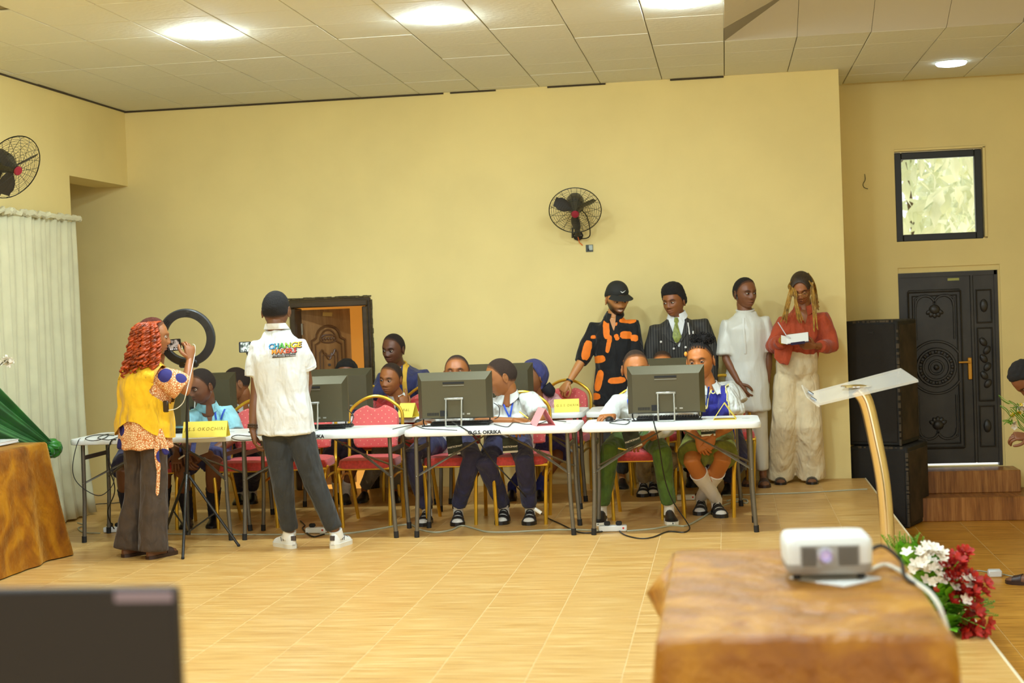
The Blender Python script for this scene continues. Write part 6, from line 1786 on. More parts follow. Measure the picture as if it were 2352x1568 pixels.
# ---- man in a black cap and black and orange shirt
J = JJ(pelvis=(1412, 900, 12.36), neck=(1410, 730, 12.34), sa=(1368, 752, 12.34), sb=(1452, 746, 12.34), ea=(1340, 822, 12.28), wa=(1306, 878, 12.18), eb=(1462, 826, 12.3), wb=(1450, 890, 12.2),
       ha=(1393, 910, 12.36), hb=(1430, 910, 12.36), ka=(1390, 1010, 12.36), kb=(1430, 1010, 12.36), aa=(1386, 1104, 12.4), ab=(1426, 1104, 12.4))
p3 = person('smiling bearded man in a black cap and black and orange shirt', J, (at(1417, 688, 12.3), 24, 14, 0, 1.12), ('shirt_black', (44, 42, 38), .1), ('trousers_charcoal', (58, 56, 48), .1), skin=(150, 100, 58), hair=None,
            hands=(dict(d=(-.6, -.2, -.75), n=(-.3, -.75, .5), curl=.75, spread=.12), None), sleeves=1.18, sleeve_r=1.12, hem=.08, chest=(.155, .118), loose=.022, collar=(cloth('shirt_black', (0, 0, 0)), 'open'), seed=6,
            shoes=((onz(1386, 1112), onz(1376, 1124), 'flat'), (onz(1428, 1112), onz(1432, 1124), 'flat')), face=dict(smile=1, teeth=1, beard=1.0))
ORNG = mat('print_orange', (244, 124, 20), rough=.75, var=.04, scale=20)
blobs = [(1360, 733, 10, 6, .2), (1393, 757, 7, 21, -.08), (1399, 729, 5, 6, 0), (1441, 733, 18, 9, .1), (1438, 769, 12, 8, .1), (1457, 776, 8, 7, .1), (1417, 774, 5, 7, -.3), (1399, 790, 5, 19, .25), (1363, 774, 6, 4, 0), (1348, 804, 9, 21, .25), (1376, 825, 14, 8, -.15), (1376, 874, 8, 23, .25), (1417, 873, 18, 7, -.05), (1366, 911, 13, 7, -.1), (1413, 744, 5, 4, 0), (1441, 830, 9, 5, .1)]
BL = []
for x, y, a, b_, t_ in blobs:
    c = at(x, y, 12.25); BL.append((c.x, c.z, a * 1.08 / 276, b_ * 1.08 / 276, t_))
def orange_f(v):
    if v.y > 12.37: return -1
    best = -1
    for cx, cz, a, b_, t_ in BL:
        dx, dz = v.x - cx, v.z - cz; u, w_ = dx * math.cos(t_) - dz * math.sin(t_), dx * math.sin(t_) + dz * math.cos(t_)
        k = 1 - (abs(u) / a) ** 3 - (abs(w_) / b_) ** 3 + .34 * noise.noise(Vector((v.x * 45, v.z * 45, 2)))
        best = max(best, k)
    return best
patch(p3, 'printed_patches', ORNG, orange_f, .0022)
b = MB(); w_ = p3.g['wa']; dd = (p3.g['wa'] - p3.g['ea']).normalized(); b.tube([w_ - dd * .02, w_ - dd * .006], .031, 14); b.build('wristband', M_BLACK, p3.root)
CAPM = mat('cap_black', (38, 38, 34), rough=.8)
cp = hair_cap(p3.HM, p3.hs, .014, name='cap', m=CAPM, parent=p3.root, top=.012, noise_amp=0, line=([0, .8, 1.4, 2.2, 3.15], [.052, .048, .035, .0, -.005]))
b = MB(); rings = []
for i in range(13):
    a = -1.0 + 2.0 * i / 12; r0, r1 = .096, .096 + .062 * math.cos(a) ** .5
    q = []
    for r, z in ((r0, .054), (r1, .030), (r1 + .002, .026), (r0, .049)): q.append(p3.HM @ (Vector((.80 * r * math.sin(a), -r * math.cos(a) * 1.06, z)) * p3.hs))
    rings.append(q)
b.loft(rings); b.build('cap_brim', CAPM, cp)
b = MB(); b.tube([p3.HM @ (Vector(v) * p3.hs) for v in ((-.016, -.107, .089), (-.004, -.113, .080), (.006, -.114, .083), (.024, -.109, .095))], [.001, .004, .003, .0008], 6); b.build('cap_emblem', mat('badge_white', (0, 0, 0)), cp)
b = MB()
for i in range(13):
    a = -1.1 + 2.2 * i / 12; b.sphere(p3.g['neck'] + Vector((.062 * math.sin(a), -.066 * math.cos(a) - .004, -.035 * math.cos(a) + .018)), .0055, 6, 5)
b.build('necklace', mat('pearl', (230, 225, 215), rough=.25), p3.root)
def skin_v(p, skin, wid_, dep, name='open_neck', slant=0, ctr=None, m=None, src='top', th=.0045, flip=1):
    nb = p.g['neck']; ax = ctr if ctr is not None else nb.x
    ac = (p.g['sb'] - p.g['sa']).normalized(); fwd = ac.cross(Vector((0, 0, 1))) * flip
    def f(v):
        if (v - nb).dot(fwd) < .0: return -1
        d = nb.z + .05 - v.z; u = abs((v - nb).dot(ac) - slant * d)
        return (wid_ * (1 - d / dep) - u) * 10 if d > -.05 else -1
    return patch(p, name, m or mat('skin_%d_%d_%d' % skin, skin, rough=.45), f, th, src)
skin_v(p3, p3.skin, .055, .17)

# ---- man in the pinstripe suit
def pinstripe():
    m, nt, b = new_mat('pinstripe'); L = nt.links
    tc = nt.nodes.new('ShaderNodeTexCoord'); wv = nt.nodes.new('ShaderNodeTexWave'); wv.inputs['Scale'].default_value = 14; wv.inputs['Distortion'].default_value = .4
    L.new(tc.outputs['Object'], wv.inputs['Vector']); r = nt.nodes.new('ShaderNodeValToRGB'); e = r.color_ramp.elements
    e[0].position = .86; e[0].color = lin((40, 38, 34)); e[1].position = .97; e[1].color = lin((84, 80, 72))
    L.new(wv.outputs['Fac'], r.inputs[0]); L.new(r.outputs[0], b.inputs['Base Color']); b.inputs['Roughness'].default_value = .75
    return m
M_SUIT = pinstripe()
J = JJ(pelvis=(1562, 900, 12.4), neck=(1556, 731, 12.36), sa=(1508, 757, 12.38), sb=(1612, 744, 12.36), ea=(1494, 826, 12.36), wa=(1500, 892, 12.3), eb=(1634, 812, 12.34), wb=(1634, 884, 12.3),
       ha=(1542, 910, 12.4), hb=(1582, 910, 12.4), ka=(1542, 1010, 12.38), kb=(1582, 1010, 12.38), aa=(1542, 1100, 12.42), ab=(1582, 1100, 12.42))
p4 = person('smiling man in a dark pinstripe double-breasted suit and green tie', J, (at(1548, 693, 12.32), -26, 6, -4, 1.1), ('suit', (40, 38, 34), .05), ('suit_trousers', (40, 38, 36), .1), skin=(104, 62, 34), hair='afro',
            sleeves=2.0, sleeve_r=1.05, top_mat=M_SUIT, top_name='jacket', hem=.12, chest=(.162, .12), loose=.02, collar=(cloth(*WHITE_CLOTH), 'shirt'), seed=8,
            shoes=((onz(1542, 1110), onz(1536, 1121), 'flat'), (onz(1584, 1109), onz(1590, 1120), 'flat')), face=dict(smile=.8, gaze=-.3))
skin_v(p4, None, .088, .31, 'shirt_front', slant=-.02, m=cloth(*WHITE_CLOTH), th=.003)
bvs = bvh_of(p4)
b = MB(); rings = []
for x0, x1, y in ((1549, 1557, 729), (1548, 1559, 737), (1550, 1556, 742), (1546, 1561, 760), (1545, 1566, 773), (1550, 1559, 784), (1554, 1556, 787)):
    l, r = at(x0, y, 12.26), at(x1, y, 12.26); c = on_shirt(bvs, (l + r) / 2, lift=.012)
    rings.append([Vector((l.x, c.y - .002, l.z)), Vector(((l.x + r.x) / 2, c.y - .012, (l.z + r.z) / 2)), Vector((r.x, c.y - .002, r.z)), Vector(((l.x + r.x) / 2, c.y + .006, (l.z + r.z) / 2))])
b.loft(rings); b.build('tie', mat('tie_green', (132, 140, 62), rough=.5, var=.15, scale=60), p4.root)
for s, pts in ((-1, [(1535, 742), (1532, 754), (1535, 768), (1548, 784), (1560, 792)]), (1, [(1572, 734), (1574, 746), (1569, 762), (1557, 785), (1545, 800)])):
    b = MB(); rings = []
    for i, (x, y) in enumerate(pts):
        wv = (.012, .035, .045, .035, .012)[i] * s; c = on_shirt(bvs, at(x, y, 12.26), lift=.006); o_ = on_shirt(bvs, at(x, y, 12.26) + Vector((wv, 0, .01)), lift=.007)
        n_ = Vector((0, -.006, 0)); rings.append([c, c + n_, o_ + n_, o_])
    b.loft(rings); b.build('lapel', M_SUIT, p4.root, smooth=False)
b = MB()
for x, y in ((1548, 800), (1575, 797), (1518, 785), (1553, 785)): b.sphere(on_shirt(bvs, at(x, y, 12.26), lift=.008), (.010, .006, .010), 10, 6)
b.build('buttons', mat('pearl', (0, 0, 0)), p4.root)
b = MB(); b.tube([on_shirt(bvs, at(1580, 741, 12.26), lift=.012), on_shirt(bvs, at(1584, 768, 12.26), lift=.014)], .0055, 8); b.tube([on_shirt(bvs, at(1592, 760, 12.26), lift=.012), on_shirt(bvs, at(1592, 767, 12.26), lift=.012)], .006, 6); b.build('pocket_pens', mat('pearl', (0, 0, 0)), p4.root)

# ---- man in the white kaftan
SAT = mat('white_satin', (212, 210, 198), rough=.30, bump=.8, bscale=11, stretch=(1.6, 1.6, .3), sheen=.2)
J = JJ(pelvis=(1716, 880, 12.36), neck=(1712, 717, 12.34), sa=(1674, 744, 12.34), sb=(1752, 738, 12.34), ea=(1668, 822, 12.3), wa=(1698, 880, 12.22), eb=(1764, 812, 12.36), wb=(1762, 880, 12.36),
       ha=(1700, 890, 12.36), hb=(1738, 890, 12.36), ka=(1712, 985, 12.36), kb=(1744, 985, 12.36), aa=(1724, 1082, 12.4), ab=(1752, 1082, 12.4))
p5 = person('man in a white satin kaftan with an earpiece, looking to the right', J, (at(1711, 674, 12.32), 34, 2, 0, 1.1), ('kaftan', (226, 224, 210), .02), ('kaftan_trousers', (200, 192, 172), .08), skin=(92, 56, 34), hair='crop',
            hands=(dict(d=(.4, -.1, -.9), n=(-.7, -.7, 0), curl=.4), None), sleeves=.92, sleeve_r=1.16, top_mat=SAT, top_name='kaftan', hem=.20, chest=(.148, .118), loose=.028, wr=.008, seed=10,
            shoes=((onz(1722, 1108), onz(1716, 1118), 'slide'), (onz(1750, 1106), onz(1757, 1121), 'slide')), leg_r=.92, bottom_mat=mat('kaftan_trousers', (206, 196, 172), rough=.4, bump=.3, bscale=16, stretch=(1.5, 1.5, .4)))
b = MB(); bvs = bvh_of(p5); q = [on_shirt(bvs, at(x, y, 12.2), lift=.004) for x, y in ((1708, 730), (1709, 760), (1711, 790), (1712, 812))]
b.tube(q, .011, 8, flat=.3, ref=(1, 0, 0)); b.build('placket', SAT, p5.root)
b = MB(); b.tube([p5.g['neck'] + Vector((.07 * math.sin(a), -.068 * math.cos(a), .008 - .012 * math.cos(a))) for a in [2 * PI * i / 24 for i in range(25)]], .009, 8); b.build('neckband', SAT, p5.root)
b = MB(); b.sphere(p5.HM @ Vector((-.089, -.002, -.012)), .013, 8, 6); b.tube([p5.HM @ Vector((-.09, -.004, -.012)), p5.HM @ Vector((-.086, -.02, -.045))], .004, 6); b.build('earpiece', M_BLACK, p5.root)

# ---- woman in the rust blouse writing in a notebook
J = JJ(pelvis=(1829, 846, 12.38), neck=(1845, 714, 12.36), sa=(1802, 738, 12.36), sb=(1888, 730, 12.36), ea=(1776, 796, 12.28), wa=(1802, 779, 12.06), eb=(1908, 796, 12.28), wb=(1872, 794, 12.08),
       ha=(1808, 862, 12.38), hb=(1850, 862, 12.38), ka=(1802, 975, 12.37), kb=(1858, 975, 12.37), aa=(1795, 1082, 12.38), ab=(1862, 1080, 12.38))
RUST = ('rust_satin', (172, 66, 26), .06)
p6 = person('woman with long golden braids in a rust blouse and cream trousers, writing', J, (at(1841, 662, 12.30), -10, 26, 0, 1.1), RUST, ('cream_trousers', (226, 206, 164), .03), skin=(112, 68, 40), hair='crop', hair_col=(52, 36, 20),
            hands=(dict(d=(.75, -.1, .1), n=(-.2, -.6, .7), curl=.8), dict(d=(-.85, -.2, .1), n=(.1, -.75, -.6), curl=.45)), sleeves=1.72, sleeve_r=1.15, top_name='blouse', hem=.01, chest=(.158, .118), loose=.028, collar=(cloth(*RUST), 'shirt'),
            bottom_kind='wide', bottom_name='wide_trousers', waist=.42, tuck=.02, wr=.006, seed=12, leg_r=1.0, shoes=((onz(1786, 1098), onz(1794, 1114), 'heel'), (onz(1860, 1096), onz(1866, 1113), 'heel')), face=dict(lid=.75))
skin_v(p6, p6.skin, .055, .17)
b = MB(); rings = []
for y, x0, x1 in ((788, 1784, 1822), (805, 1779, 1820), (822, 1779, 1816), (834, 1790, 1812), (838, 1804, 1810)):
    l, r = at(x0, y, 12.17), at(x1, y, 12.17); rings.append([l, (l + r) / 2 + Vector((0, -.02, 0)), r, r + Vector((0, .02, 0)), (l + r) / 2 + Vector((0, .05, 0)), l + Vector((0, .1, 0))])
b.loft(rings); b.build('blouse_tail', cloth(*RUST), p6.root)
rr = random.Random(4); b = MB(); H = p6.HM; R3 = H.to_3x3()
def hp(x, y, z): return H @ (Vector((x, y, z)) * p6.hs)
for i in range(30):            # braids combed back over the skull
    a = -1.35 + 2.7 * i / 29
    b.tube(catmull([hp(.080 * k_ * math.sin(a), y_, .122 * k_ * math.cos(a * .92)) for y_, k_ in ((-.082, .72), (-.066, .84), (-.03, .97), (.03, 1.01), (.08, .80))], 3), .0052, 5)
b.build('combed_braids', mat('braid_dark', (58, 42, 24), rough=.6, var=.2, scale=30), p6.root); b = MB()
ends = [(1800, 741, 12.2, 10, (1818, 664)), (1838, 739, 12.18, 8, (1824, 668)), (1874, 760, 12.18, 5, (1866, 655))]
for ex, ey, Y, n_, (sx, sy) in ends:
    for i in range(n_):
        e = at(ex + rr.uniform(-7, 7), ey + rr.uniform(-8, 3), Y + rr.uniform(-.01, .02)); s_ = at(sx + rr.uniform(-4, 4), sy + rr.uniform(-8, 8), 12.21)
        s0_ = (1 if sx > 1841 else -1)
        b.tube(catmull([hp(.066 * s0_, -.05, .085), hp(.088 * s0_, -.058, .04), s_, s_.lerp(e, .5) + Vector((rr.uniform(-.008, .008), -.02, 0)), e], 6), .0046, 6)
for i in range(16):
    a = rr.uniform(.2, 1.1); e = at(1872 + rr.uniform(-12, 10), 705 + rr.uniform(-15, 8), 12.44); b.tube(catmull([hp(.05, .05, .1), hp(.088, .05, .02), at(1870 + rr.uniform(-6, 6), 670, 12.42), e], 6), .006, 5)
b.build('braids', mat('braid_gold', (150, 110, 38), rough=.5, var=.25, scale=30), p6.root)
b = MB()
for s in (-1, 1): b.tube([hp(s * .033 + .02 * math.cos(a), -.112, .0 + .016 * math.sin(a)) for a in [2 * PI * i / 16 for i in range(17)]], .0018, 5)
b.tube([hp(-.012, -.112, .004), hp(.012, -.112, .004)], .0018, 5)
for s in (-1, 1): b.tube([hp(s * .053, -.11, .004), hp(s * .08, -.02, .004)], .0018, 5)
b.build('glasses', mat('glasses_gold', (210, 170, 100), rough=.25, metal=.8), p6.root)
b = MB(); b.sphere(hp(.08, -.01, -.004), (.010, .012, .024), 8, 6); b.build('earring', mat('pearl', (0, 0, 0)), p6.root)
w_ = p6.g['wa']; dd = (p6.g['wa'] - p6.g['ea']).normalized(); b = MB(); b.tube([w_ - dd * .045, w_ - dd * .035], .034, 14); b.build('bracelet', M_GOLD, p6.root)
nbk = thing('notebook', 'open white notebook with a dark cover held by the woman in rust', 'book', at(1832, 775, 11.97))
c0 = at(1832, 776, 11.98); Mx = frame(c0, (.98, -.1, .1), (.12, .85, .5))
b = MB(); b.box((0, 0, .0), (.17, .13, .008), bev=.001); b.v = [Mx @ v for v in b.v]; b.build('pages', mat('paper_white', (0, 0, 0)), nbk)
b = MB(); b.box((.0, 0, -.007), (.174, .134, .005)); b.box((-.0, -.068, -.006), (.11, .004, .022)); b.v = [Mx @ v for v in b.v]; b.build('cover', mat('navy_cover', (44, 40, 74), rough=.5), nbk)
b = MB(); b.box((-.105, -.01, .006), (.05, .12, .002), M=rot(y=.4)); b.v = [Mx @ v for v in b.v]; b.build('loose_page', mat('paper_white', (0, 0, 0)), nbk)
b = MB(); b.tube([at(1787, 740, 12.04), at(1806, 770, 11.98), at(1816, 776, 11.97)], .0042, 6); tag(b.build('pen', mat('pen_pearl', (200, 196, 200), rough=.25), None), 'silver pen held by the woman in rust above her notebook', 'pen')

# ---- man in the navy tunic with yellow trim
J = JJ(pelvis=(938, 960, 12.46), neck=(914, 841, 12.36), sa=(884, 868, 12.36), sb=(968, 862, 12.34), ea=(874, 930, 12.22), wa=(890, 985, 12.1), eb=(990, 920, 12.26), wb=(985, 985, 12.16),
       ha=(920, 970, 12.46), hb=(956, 970, 12.46), ka=(920, 1050, 12.42), kb=(955, 1050, 12.42), aa=(920, 1112, 12.44), ab=(955, 1112, 12.44))
NAVY = ('navy_tunic', (46, 50, 92), .08)
p7 = person('man in a navy tunic with a yellow stripe leaning in behind the red blazer', J, (at(904, 802, 12.28), -22, 8, 3, 1.13), NAVY, ('tunic_trousers', (46, 50, 92), .08), skin=(78, 48, 32), hair='low',
            sleeves=.9, sleeve_r=1.3, top_name='tunic', hem=.16, chest=(.17, .125), loose=.034, wr=.007, seed=14, shoes=((onz(918, 1120), onz(910, 1130), 'slide'), (onz(956, 1119), onz(960, 1129), 'slide')))
cx = at(928, 860, 12.25).x
patch(p7, 'yellow_stripe', YTRIM, lambda v: (.019 - abs(v.x - cx - .02 * (p7.g['neck'].z - v.z))) * 20 if v.y < p7.g['neck'].y + .03 else -1, .003)
b = MB(); b.tube([p7.g['neck'] + Vector((.073 * math.sin(a), -.07 * math.cos(a), .004 - .03 * math.cos(a))) for a in [2 * PI * i / 24 for i in range(25)]], .009, 8); b.build('neckband', YTRIM, p7.root)

# ================= students, front row
# ---- boy in white writing, turned to his neighbour
J = JJ(pelvis=(1172, 1048, 10.78), neck=(1166, 916, 10.6), sa=(1126, 930, 10.58), sb=(1216, 915, 10.6), ea=(1098, 968, 10.42), wa=(1182, 966, 10.30), eb=(1243, 962, 10.5), wb=(1222, 976, 10.36),
       ha=(1150, 1056, 10.72), hb=(1192, 1056, 10.72), ka=(1116, 1066, 10.36), kb=(1204, 1056, 10.34), aa=(1162, 1150, 10.46), ab=(1226, 1152, 10.44))
SHIRT = ('school_shirt', (220, 221, 212), .02); NTR = ('navy_trousers', (48, 46, 78), .08)
p8 = person('boy in a white shirt turning his head left while writing at the middle table', J, (at(1152, 866, 10.56), -72, 16, 0, 1.16), SHIRT, NTR, skin=(124, 76, 40), hair='low', group=None,
            hands=(dict(d=(1, -.1, -.12), n=(.1, -.35, .9), curl=.55), dict(d=(-.6, -.6, -.1), n=(0, -.2, 1), curl=.5)), sleeves=.72, sleeve_r=1.06, chest=(.155, .12), loose=.028, hem=.05, collar=(cloth(*SHIRT), 'shirt'), wr=.008, seed=16, sock=(230, 224, 212),
            shoes=((onz(1176, 1178), onz(1150, 1206), 'sandal_sock'), (onz(1226, 1180), onz(1214, 1207), 'sandal_sock')), leg_r=.95, arm_k=.95)
lanyard(p8, [(1148, 915, 10.4), (1152, 935, 10.4), (1164, 960, 10.4)], [(1172, 912, 10.4), (1170, 935, 10.4), (1166, 960, 10.4)], LAN)
badge(p8, at(1172, 1022, 10.38), (1, 0, .04), (.05, -.25, -1), .11, .11, 'PARTICIPANT')
b = MB(); b.tube([at(1193, 945, 10.28), at(1213, 960, 10.24)], .005, 6); tag(b.build('pencil', mat('pencil_yellow', (240, 200, 60), rough=.4), None), 'yellow pencil in the writing boy\'s hand', 'pencil')

# ---- boy half hidden behind the middle monitor, hand on the mouse
J = JJ(pelvis=(1034, 1046, 10.82), neck=(1052, 922, 10.72), sa=(1008, 938, 10.7), sb=(1096, 932, 10.7), ea=(978, 985, 10.58), wa=(972, 972, 10.36), eb=(1112, 985, 10.58), wb=(1082, 978, 10.34),
       ha=(1012, 1054, 10.76), hb=(1056, 1054, 10.76), ka=(944, 1046, 10.40), kb=(1086, 1046, 10.36), aa=(988, 1148, 10.48), ab=(1062, 1148, 10.46))
p9 = person('boy in a white shirt with only his eyes and forehead above the middle monitor', J, (at(1050, 858, 10.68), 2, -8, 0, 1.16), SHIRT, NTR, skin=(116, 70, 38), hair='low',
            hands=(dict(d=(-.35, -.9, -.1), n=(-.1, -.1, 1), curl=.55), dict(d=(-.2, -.9, 0), n=(0, 0, 1), curl=.4)), sleeves=.7, sleeve_r=1.2, chest=(.155, .12), loose=.028, hem=.05, collar=(cloth(*SHIRT), 'shirt'), wr=.008, seed=18, sock=(230, 224, 212),
            shoes=((onz(1004, 1184), onz(968, 1210), 'sandal_sock'), (onz(1060, 1180), onz(1050, 1209), 'sandal_sock')), leg_r=.95)
badge(p9, at(1045, 1022, 10.42), (.97, 0, .16), (-.16, -.35, -1), .115, .15, 'PARTICIPANT')

# ---- boy in green trousers behind the right-end monitor
J = JJ(pelvis=(1466, 1046, 10.84), neck=(1466, 904, 10.68), sa=(1422, 922, 10.66), sb=(1510, 912, 10.66), ea=(1390, 972, 10.5), wa=(1408, 956, 10.28), eb=(1528, 985, 10.55), wb=(1484, 1006, 10.4),
       ha=(1444, 1052, 10.78), hb=(1488, 1052, 10.78), ka=(1402, 1032, 10.36), kb=(1520, 1038, 10.34), aa=(1392, 1158, 10.42), ab=(1527, 1142, 10.42))
p10 = person('boy in a white shirt and green trousers behind the right-end monitor', J, (at(1460, 847, 10.66), 10, 4, 0, 1.16), SHIRT, ('green_trousers', (74, 100, 26), .1), skin=(134, 82, 44), hair='low',
             hands=(dict(d=(-.75, -.6, .05), n=(-.1, -.2, 1), curl=.55, spread=.12), dict(d=(-.75, -.35, -.45), n=(-.1, -.85, .45), curl=.6)), sleeves=1.6, sleeve_r=1.1, chest=(.155, .12), loose=.028, hem=.06, collar=(cloth(*SHIRT), 'shirt'), wr=.008, seed=20, sock=(230, 222, 206), sock_to=.36,
             shoes=((onz(1396, 1184), onz(1374, 1208), 'loafer'), (onz(1524, 1180), onz(1546, 1206), 'loafer')), leg_r=.92)
lanyard(p10, [(1433, 905, 10.4), (1438, 925, 10.4), (1446, 950, 10.4)], [(1488, 905, 10.4), (1480, 930, 10.4), (1462, 955, 10.4)], LAN)
badge(p10, at(1452, 1008, 10.32), (.95, 0, .3), (-.25, -.4, -1), .115, .14, 'PARTICIPANT')
b = MB(); b.tube([at(1420, 1029, 10.2), at(1442, 1034, 10.18)], .006, 6); tag(b.build('pencil', mat('pencil_yellow', (0, 0, 0)), None), 'yellow pencil in the lap of the boy in green trousers', 'pencil')

# ---- girl in the blue vest and green skirt
J = JJ(pelvis=(1632, 1042, 10.86), neck=(1630, 894, 10.7), sa=(1588, 912, 10.68), sb=(1668, 902, 10.7), ea=(1574, 975, 10.56), wa=(1604, 1006, 10.40), eb=(1686, 972, 10.58), wb=(1638, 1002, 10.40),
       ha=(1612, 1050, 10.80), hb=(1652, 1050, 10.80), ka=(1588, 1060, 10.40), kb=(1660, 1058, 10.42), aa=(1636, 1152, 10.5), ab=(1614, 1140, 10.66))
p11 = person('girl with a curly bun, blue knitted vest and olive skirt behind the right-end monitor', J, (at(1609, 829, 10.66), -14, 4, -6, 1.16), SHIRT, ('olive_skirt', (112, 116, 34), .1), skin=(140, 84, 42), hair='crop',
             hands=(dict(d=(.35, -.25, -.9), n=(-.3, -.9, .2), curl=.6), dict(d=(-.5, -.3, -.8), n=(.4, -.85, .3), curl=.6)), sleeves=.75, sleeve_r=1.15, chest=(.15, .118), loose=.026, hem=.02, collar=(cloth(*SHIRT), 'shirt'), wr=.006, seed=22, sock=(232, 226, 218), sock_to=.72,
             bottom_kind='skirt', bottom_name='skirt', skirt_to=.84, shoes=((onz(1634, 1172), onz(1660, 1190), 'sandal_sock'), (onz(1622, 1158), onz(1606, 1184), 'sandal_sock')), leg_r=1.12, arm_k=.95)
seg2 = [(p11.g['sa'], p11.g['ea']), (p11.g['sb'], p11.g['eb'])]
def torso_f(p, neckw=.06, dep=.2, out=.0, ctr=0):
    nb = p.g['neck']; ac = (p.g['sb'] - p.g['sa']).normalized(); fwd = ac.cross(Vector((0, 0, 1)))
    segs = [(p.g['sa'], p.g['ea']), (p.g['sb'], p.g['eb'])]
    def f(v):
        lat = (v - nb).dot(ac); sw = (p.g['sb'] - p.g['sa']).length / 2
        d = nb.z + .05 - v.z; vv = abs(lat - ctr * min(1, max(0, d / .1))) - neckw * (1 - d / dep) if (v - nb).dot(fwd) > -.01 else .05
        arm = sw * 1.0 - .0 - abs(lat) + out
        for s, e in segs:
            if seg_d(v, s.lerp(e, .2), e) < .085 and abs(lat) > sw * .8: arm = min(arm, -.01)
        return min(vv, arm)
    return f
VB = cloth('vest_blue', (40, 40, 140), var=.06, bump=.4, bscale=120)
ft11 = torso_f(p11, .056, .21, ctr=-.045)
patch(p11, 'knitted_vest', VB, ft11, .012)
_b = bvh_of(p11); M_TC = mat('trim_cream', (232, 220, 150), rough=.8)
_vv, _vf = clip(p11.TV, p11.TF, ft11, .0135); _ec = {}
for f_ in _vf:
    for a_, c_ in zip(f_, f_[1:] + f_[:1]): k_ = (min(a_, c_), max(a_, c_)); _ec[k_] = _ec.get(k_, 0) + 1
b = MB()
for (a_, c_), n_ in _ec.items():
    if n_ == 1 and Vector(_vv[a_]).z > p11.g['neck'].z - .24 and (Vector(_vv[a_]) - Vector(_vv[c_])).length > 1e-5: b.tube([_vv[a_], _vv[c_]], .0052, 5)
b.build('vest_trim', M_TC, p11.root)['kind'] = 'stuff'
wrap_text(p11, _b, 'O.L.', .042, at(1644, 902, 10.5), mat('trim_cream', (0, 0, 0)), 'vest_lettering', lift=.027, offset=.0015)
lanyard(p11, [(1612, 900, 10.4), (1616, 920, 10.4), (1620, 950, 10.4)], [(1628, 888, 10.4), (1624, 920, 10.4), (1620, 950, 10.4)], LAN)
badge(p11, at(1626, 985, 10.40), (1, 0, .05), (0, -.3, -1), .1, .1, 'PARTICIPANT')
b = MB(); rr = random.Random(6); bc = p11.HM @ Vector((.02, .02, .155))
b.sphere(bc + Vector((.012, 0, .0)), (.062, .045, .034), 14, 10)
for i in range(190):
    M_ = rot(rr.uniform(0, 6), rr.uniform(0, 6), rr.uniform(0, 6)); a_, c_ = rr.uniform(0, 2 * PI), rr.uniform(-1, 1); s_ = math.sqrt(1 - c_ * c_); q_ = rr.uniform(.85, 1.2)
    o_ = bc + Vector((.012 + .075 * q_ * s_ * math.cos(a_), .05 * q_ * s_ * math.sin(a_), .038 * q_ * c_))
    b.tube([o_ + M_ @ Vector((.0085 * math.cos(a), .0085 * math.sin(a), .002 * a)) for a in [i_ * .9 for i_ in range(9)]], .0026, 4)
b.build('curly_bun', mat('hair_24_19_15', (24, 19, 15), rough=.9), p11.root)
b = MB()
for i in range(7):
    a = -.9 + 1.8 * i / 6; b.tube([p11.HM @ (Vector(v) * 1.14) for v in ((.062 * math.sin(a), -.066 * math.cos(a * .7), .094 - .016 * abs(a)), (.05 * math.sin(a), -.03, .117), (.02 * math.sin(a), .03, .128))], .006, 5)
b.build('cornrows', mat('hair_24_19_15', (24, 19, 15), rough=.9), p11.root)
b = MB(); b.sphere(p11.HM @ (Vector((-.066, -.075, .062)) * 1.14), (.012, .012, .018), 8, 6); b.build('hair_bead', mat('hair_bead', (244, 160, 60), rough=.3), p11.root)

# ---- student in the light blue shirt
J = JJ(pelvis=(480, 1046, 10.86), neck=(476, 938, 10.7), sa=(436, 956, 10.62), sb=(520, 946, 10.76), ea=(428, 1006, 10.56), wa=(428, 1042, 10.38), eb=(540, 1006, 10.66), wb=(462, 1050, 10.42),
       ha=(460, 1052, 10.8), hb=(502, 1052, 10.8), ka=(414, 1072, 10.44), kb=(490, 1070, 10.42), aa=(436, 1182, 10.55), ab=(496, 1178, 10.5))
LB = ('light_blue_shirt', (150, 206, 214), .05)
p12 = person('student with cropped hair and earring in a light blue shirt, looking down left', J, (at(463, 886, 10.60), -34, 16, 4, 1.12), LB, ('navy_skirt', (62, 60, 100), .1), skin=(92, 58, 38), hair='low',
             hands=(dict(d=(.3, -.4, -.6), n=(-.5, -.6, .4), curl=.5), dict(d=(-.8, -.3, -.35), n=(0, -.75, .6), curl=.5)), sleeves=.8, sleeve_r=1.15, chest=(.15, .115), loose=.028, hem=.04, collar=(cloth(*LB), 'shirt'), wr=.008, seed=24, sock=(38, 34, 48), sock_to=.5,
             bottom_kind='skirt', bottom_name='skirt', skirt_to=.8, shoes=((onz(444, 1194), onz(424, 1216), 'flat'), (onz(502, 1188), onz(486, 1214), 'flat')), leg_r=1.1, face=dict(lid=.6))
skin_v(p12, p12.skin, .05, .2)
lanyard(p12, [(464, 946, 10.4), (466, 956, 10.4), (468, 970, 10.4)], [(486, 946, 10.4), (483, 956, 10.4), (478, 970, 10.4)], LAN)
b = MB(); b.sphere(p12.HM @ (Vector((.083, .005, -.035)) * 1.12), .0045, 8, 6); b.build('earring', mat('pearl', (0, 0, 0)), p12.root)
b = MB(); q = [at(x, y, Y) for x, y, Y in ((452, 1012, 10.42), (485, 1010, 10.42), (478, 1038, 10.36), (446, 1050, 10.34))]; b.add(q + [v + Vector((0, .004, .004)) for v in q], [(0, 1, 2, 3), (7, 6, 5, 4), (0, 4, 5, 1), (1, 5, 6, 2), (2, 6, 7, 3), (3, 7, 4, 0)])
